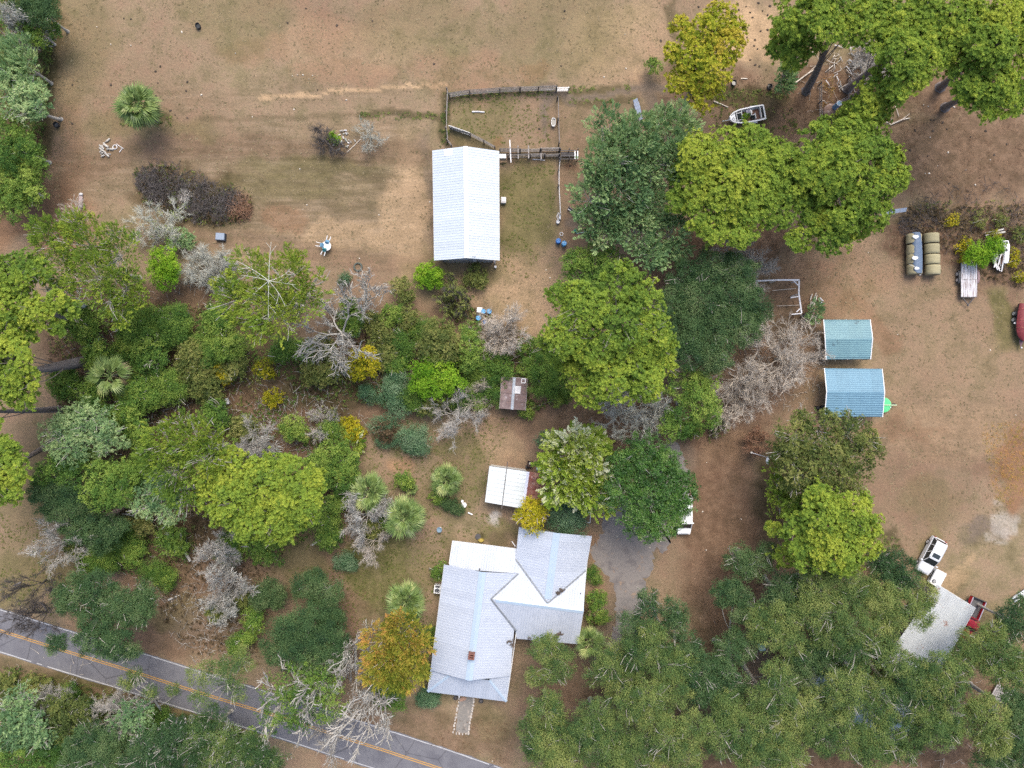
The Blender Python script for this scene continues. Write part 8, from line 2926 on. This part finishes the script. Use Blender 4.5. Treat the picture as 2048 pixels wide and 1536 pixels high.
# ------------------------------------------------------------------ brush piles and uncountable ground cover
def twig_heap(name, label, cat, blobs, n, m, hmax, L=(.5, 1.6), rad=.025, seed=1, kind=None):
    r = np.random.default_rng(seed)
    segs = []
    for _ in range(n):
        px, py, pr = blobs[r.integers(len(blobs))]
        a, q = r.uniform(0, 2 * PI), math.sqrt(r.random()) * pr
        f = 1 - (q / pr) ** 2
        z = r.uniform(.03, .15) + hmax * f * r.random() ** .5
        p = V(px + q * math.cos(a), py + q * math.sin(a), z)
        d = Vector((r.normal(), r.normal(), r.normal() * .22)).normalized() * r.uniform(*L)
        c = curve_pts(np.array(p - d / 2), np.array(p + d / 2), r, 3, .12)
        c[:, 2] = np.maximum(c[:, 2], .02)
        segs += chain(c, rad * r.uniform(.8, 1.5), rad * .6)
    o = link(name, seg_mesh(name, segs, nside=3), m)
    if kind:
        o['kind'] = kind
    else:
        tag(o, label, cat)
    return o


twig_heap('brush_pile', 'long dark grey-black brush pile of dead twigs in the yard', 'brush pile', [(325, 362, 44), (296, 360, 26), (345, 385, 38), (310, 385, 26), (385, 375, 34), (420, 395, 34), (440, 420, 28), (395, 420, 26), (460, 400, 26)], 2100, BARK_DARK, 1.0, seed=1, rad=.02)
twig_heap('brush_pile', 'whitish twig clump on the middle of the long brush pile', 'brush pile', [(370, 388, 16), (368, 400, 14)], 170, BARK_GREY, 1.2, (.4, 1.2), seed=2, rad=.016)
twig_heap('brush_pile', 'reddish-brown dry conifer brush at the end of the long brush pile', 'brush pile', [(478, 408, 28), (470, 420, 24), (486, 422, 20)], 520, BARK_RUST, 1.15, (.4, 1.2), seed=4, rad=.018)
twig_heap('brush_pile', 'heap of bleached sticks under the uppermost pines', 'brush pile', [(1748, 118, 26), (1760, 140, 18)], 220, BARK_GREY, .9, seed=5)
cover_later = [(290, 340), (330, 330), (400, 370), (480, 385), (510, 410), (490, 440), (440, 452), (370, 440), (290, 405), (272, 370)]
twig_heap('twigs', '', '', [(1900, 440, 70), (1980, 430, 70), (1850, 430, 36), (1960, 470, 50), (2020, 500, 40), (1820, 450, 24), (2040, 440, 40)], 1500, BARK_DARK, .5, (.3, 1.3), .018, 6, 'stuff')
twig_heap('twigs', '', '', [(200, 640, 110), (350, 720, 160), (300, 900, 150), (450, 900, 160), (300, 1080, 130), (620, 790, 120), (420, 1240, 90), (580, 850, 80), (820, 720, 90)], 1700, BARK_GREY, .5, (.3, 1.5), .02, 7, 'stuff')
twig_heap('twigs', '', '', [(1600, 1300, 180), (1300, 1420, 150), (1850, 1450, 150), (1480, 560, 60), (1580, 740, 80), (1700, 150, 110), (1490, 760, 70), (150, 1430, 170)], 1300, BARK_TAN, .15, (.3, 1.4), .022, 8, 'stuff')


def inside(poly, x, y):
    n = len(poly)
    c = np.zeros(len(x), bool)
    j = n - 1
    for i in range(n):
        xi, yi = poly[i]
        xj, yj = poly[j]
        k = ((yi > y) != (yj > y)) & (x < (xj - xi) * (y - yi) / (yj - yi + 1e-9) + xi)
        c ^= k
        j = i
    return c


def cover(name, polys, dens, lm, tm, size, zr, seed, tmean=.45, tsd=.18, clump=40, thr=.35):
    """ground cover too dense to count: sprays scattered in drifts over areas of the ground"""
    r = np.random.default_rng(seed)
    P = []
    for poly in polys:
        a = np.array(poly, float)
        lo, hi = a.min(0), a.max(0)
        n = int(dens * (hi[0] - lo[0]) * (hi[1] - lo[1]) / (S * S))
        x, y = r.uniform(lo[0], hi[0], n), r.uniform(lo[1], hi[1], n)
        k = inside(poly, x, y) & (vnoise(x, y, clump, seed + 50) * .65 + vnoise(x, y, clump / 3, seed + 51) * .35 > thr)
        P.append(np.stack([x[k], y[k]], -1))
    P = np.concatenate(P)
    n = len(P)
    z = r.uniform(zr[0], zr[1], n)
    w = np.stack([(P[:, 0] - 1024) / S, -(P[:, 1] - 768) / S, z], -1)
    t = tmean + (vnoise(P[:, 0], P[:, 1], 30, seed + 52) - .5) * .5 + r.normal(0, tsd, n)
    v, tt = spray_arrays(TM[tm], w, np.tile([0, 0, 1.0], (n, 1)) + r.normal(0, .35, (n, 3)), r.uniform(size * .6, size * 1.3, n), t, r)
    v[:, 2] = np.maximum(v[:, 2], .015)
    me = tri_mesh(name, v, tt)
    return link(name, me, LM[lm], kind='stuff')


THICK = [(90, 610), (180, 602), (420, 612), (470, 690), (560, 660), (640, 760), (700, 700), (760, 640), (900, 640), (930, 610), (1060, 670), (1130, 690), (1140, 790), (1060, 830), (990, 760), (900, 830), (760, 810), (700, 800), (650, 900), (700, 960), (640, 1060), (560, 1110), (440, 1090), (300, 1160), (180, 1130), (120, 1010), (140, 880), (110, 780)]
cover('undergrowth', [THICK], 4.5, 'green', 'broad', .7, (.05, .6), 61, .42, clump=60, thr=.52)
cover('undergrowth', [THICK], 5.0, 'olive', 'feather', .65, (.05, .4), 62, .45, clump=50, thr=.5)
cover('dry_weeds', [THICK, [(300, 1120), (560, 1110), (520, 1330), (430, 1340), (250, 1180)]], 5.0, 'brown', 'feather', .7, (.03, .35), 63, .5, clump=70, thr=.45)
cover('dry_weeds', [cover_later], 10, 'brown', 'feather', .7, (.03, .4), 75, .25, thr=.2)
cover('undergrowth', [cover_later], 5, 'olive', 'feather', .7, (.03, .45), 76, .25, thr=.45)
WEST = [(0, -10), (112, -10), (108, 120), (96, 240), (88, 330), (60, 420), (0, 425)]
cover('undergrowth', [WEST], 8, 'olive', 'feather', .95, (.1, .9), 64, .45, thr=.3)
cover('undergrowth', [WEST], 5, 'green', 'broad', .95, (.2, 1.2), 65, .4, thr=.45)
SOUTHB = [(-10, 1322), (180, 1372), (300, 1410), (480, 1470), (560, 1545), (-10, 1545)]
cover('undergrowth', [SOUTHB], 6, 'olive', 'feather', .9, (.05, .5), 66, .45, thr=.4)
cover('undergrowth', [SOUTHB], 4, 'green', 'broad', .9, (.05, .8), 67, .35, thr=.5)
cover('dry_weeds', [[(1800, 415), (2060, 410), (2060, 580), (1970, 560), (1900, 500), (1810, 455)]], 11, 'brown', 'feather', .7, (.03, .45), 68, .5, thr=.25)
cover('dry_weeds', [[(1420, 170), (1580, 190), (1600, 270), (1430, 262)], [(270, 335), (340, 325), (500, 380), (510, 430), (440, 455), (360, 440), (280, 400)], [(1830, 405), (2060, 400), (2060, 425), (1830, 425)]], 6, 'olive', 'feather', .6, (.02, .25), 69, .38, thr=.35)
cover('weeds', [[(240, 230), (345, 230), (345, 252), (240, 252)], [(720, 226), (890, 222), (890, 238), (720, 242)], [(1135, 172), (1260, 170), (1260, 183), (1135, 186)], [(1122, 196), (1270, 196), (1270, 206), (1122, 207)], [(880, 185), (900, 185), (898, 295), (880, 295)], [(905, 188), (1110, 178), (1112, 190), (905, 202)], [(1745, 1070), (1800, 1075), (1800, 1110), (1760, 1110)], [(1420, 180), (1560, 178), (1570, 200), (1420, 200)]], 9, 'olive', 'grass', .9, (0, .06), 70, .35, thr=.3)
cover('leaf_litter', [[(1090, 1290), (1500, 1100), (1800, 1160), (2060, 1250), (2060, 1545), (1050, 1545)], [(1330, 480), (1640, 480), (1640, 760), (1500, 900), (1320, 880)], [(1430, 150), (1850, 150), (2060, 200), (2060, 420), (1830, 400), (1600, 260)], THICK, [(1130, 800), (1330, 800), (1330, 900), (1100, 880)], [(880, 1440), (1050, 1440), (1010, 1530), (860, 1490)], [(640, 1180), (760, 1180), (740, 1290), (660, 1280)]], 6, 'litter', 'fine', .55, (0, .02), 71, .5, clump=50, thr=.3)
cover('leaf_litter', [[(1960, 850), (2060, 840), (2060, 1030), (1990, 1000)], [(1640, 150), (1670, 150), (1668, 220), (1640, 225)]], 14, 'rust', 'fine', .5, (0, .02), 72, .85, thr=.3)
FIELD = [(100, -10), (1400, -10), (1330, 170), (890, 180), (880, 520), (1000, 540), (1110, 420), (1120, 640), (1050, 640), (880, 620), (760, 560), (420, 590), (300, 480), (100, 420)]
YARD = [(1620, 470), (1810, 450), (1900, 500), (2060, 600), (2060, 850), (1990, 1120), (1780, 1090), (1760, 860), (1780, 640), (1620, 620)]
LAWN = [(680, 960), (760, 830), (900, 850), (1040, 830), (980, 930), (960, 1020), (1030, 1050), (900, 1080), (850, 1250), (690, 1280), (570, 1150), (640, 1060)]
cover('dry_grass', [FIELD, YARD, [(1110, 200), (1260, 200), (1200, 300), (1160, 380), (1110, 300)]], 3.5, 'straw', 'grass', .6, (-.04, .0), 73, .5, clump=26, thr=.4)
cover('grass', [LAWN, [(1000, 320), (1110, 330), (1110, 450), (1060, 560), (1000, 540)], [(905, 200), (1100, 195), (1100, 290), (1000, 290), (905, 255)], [(0, 1020), (90, 1040), (140, 1180), (120, 1240), (0, 1200)], [(0, 1335), (200, 1372), (330, 1412), (300, 1425), (0, 1365)]], 8, 'turf', 'grass', .6, (-.04, .0), 74, .5, clump=26, thr=.38)
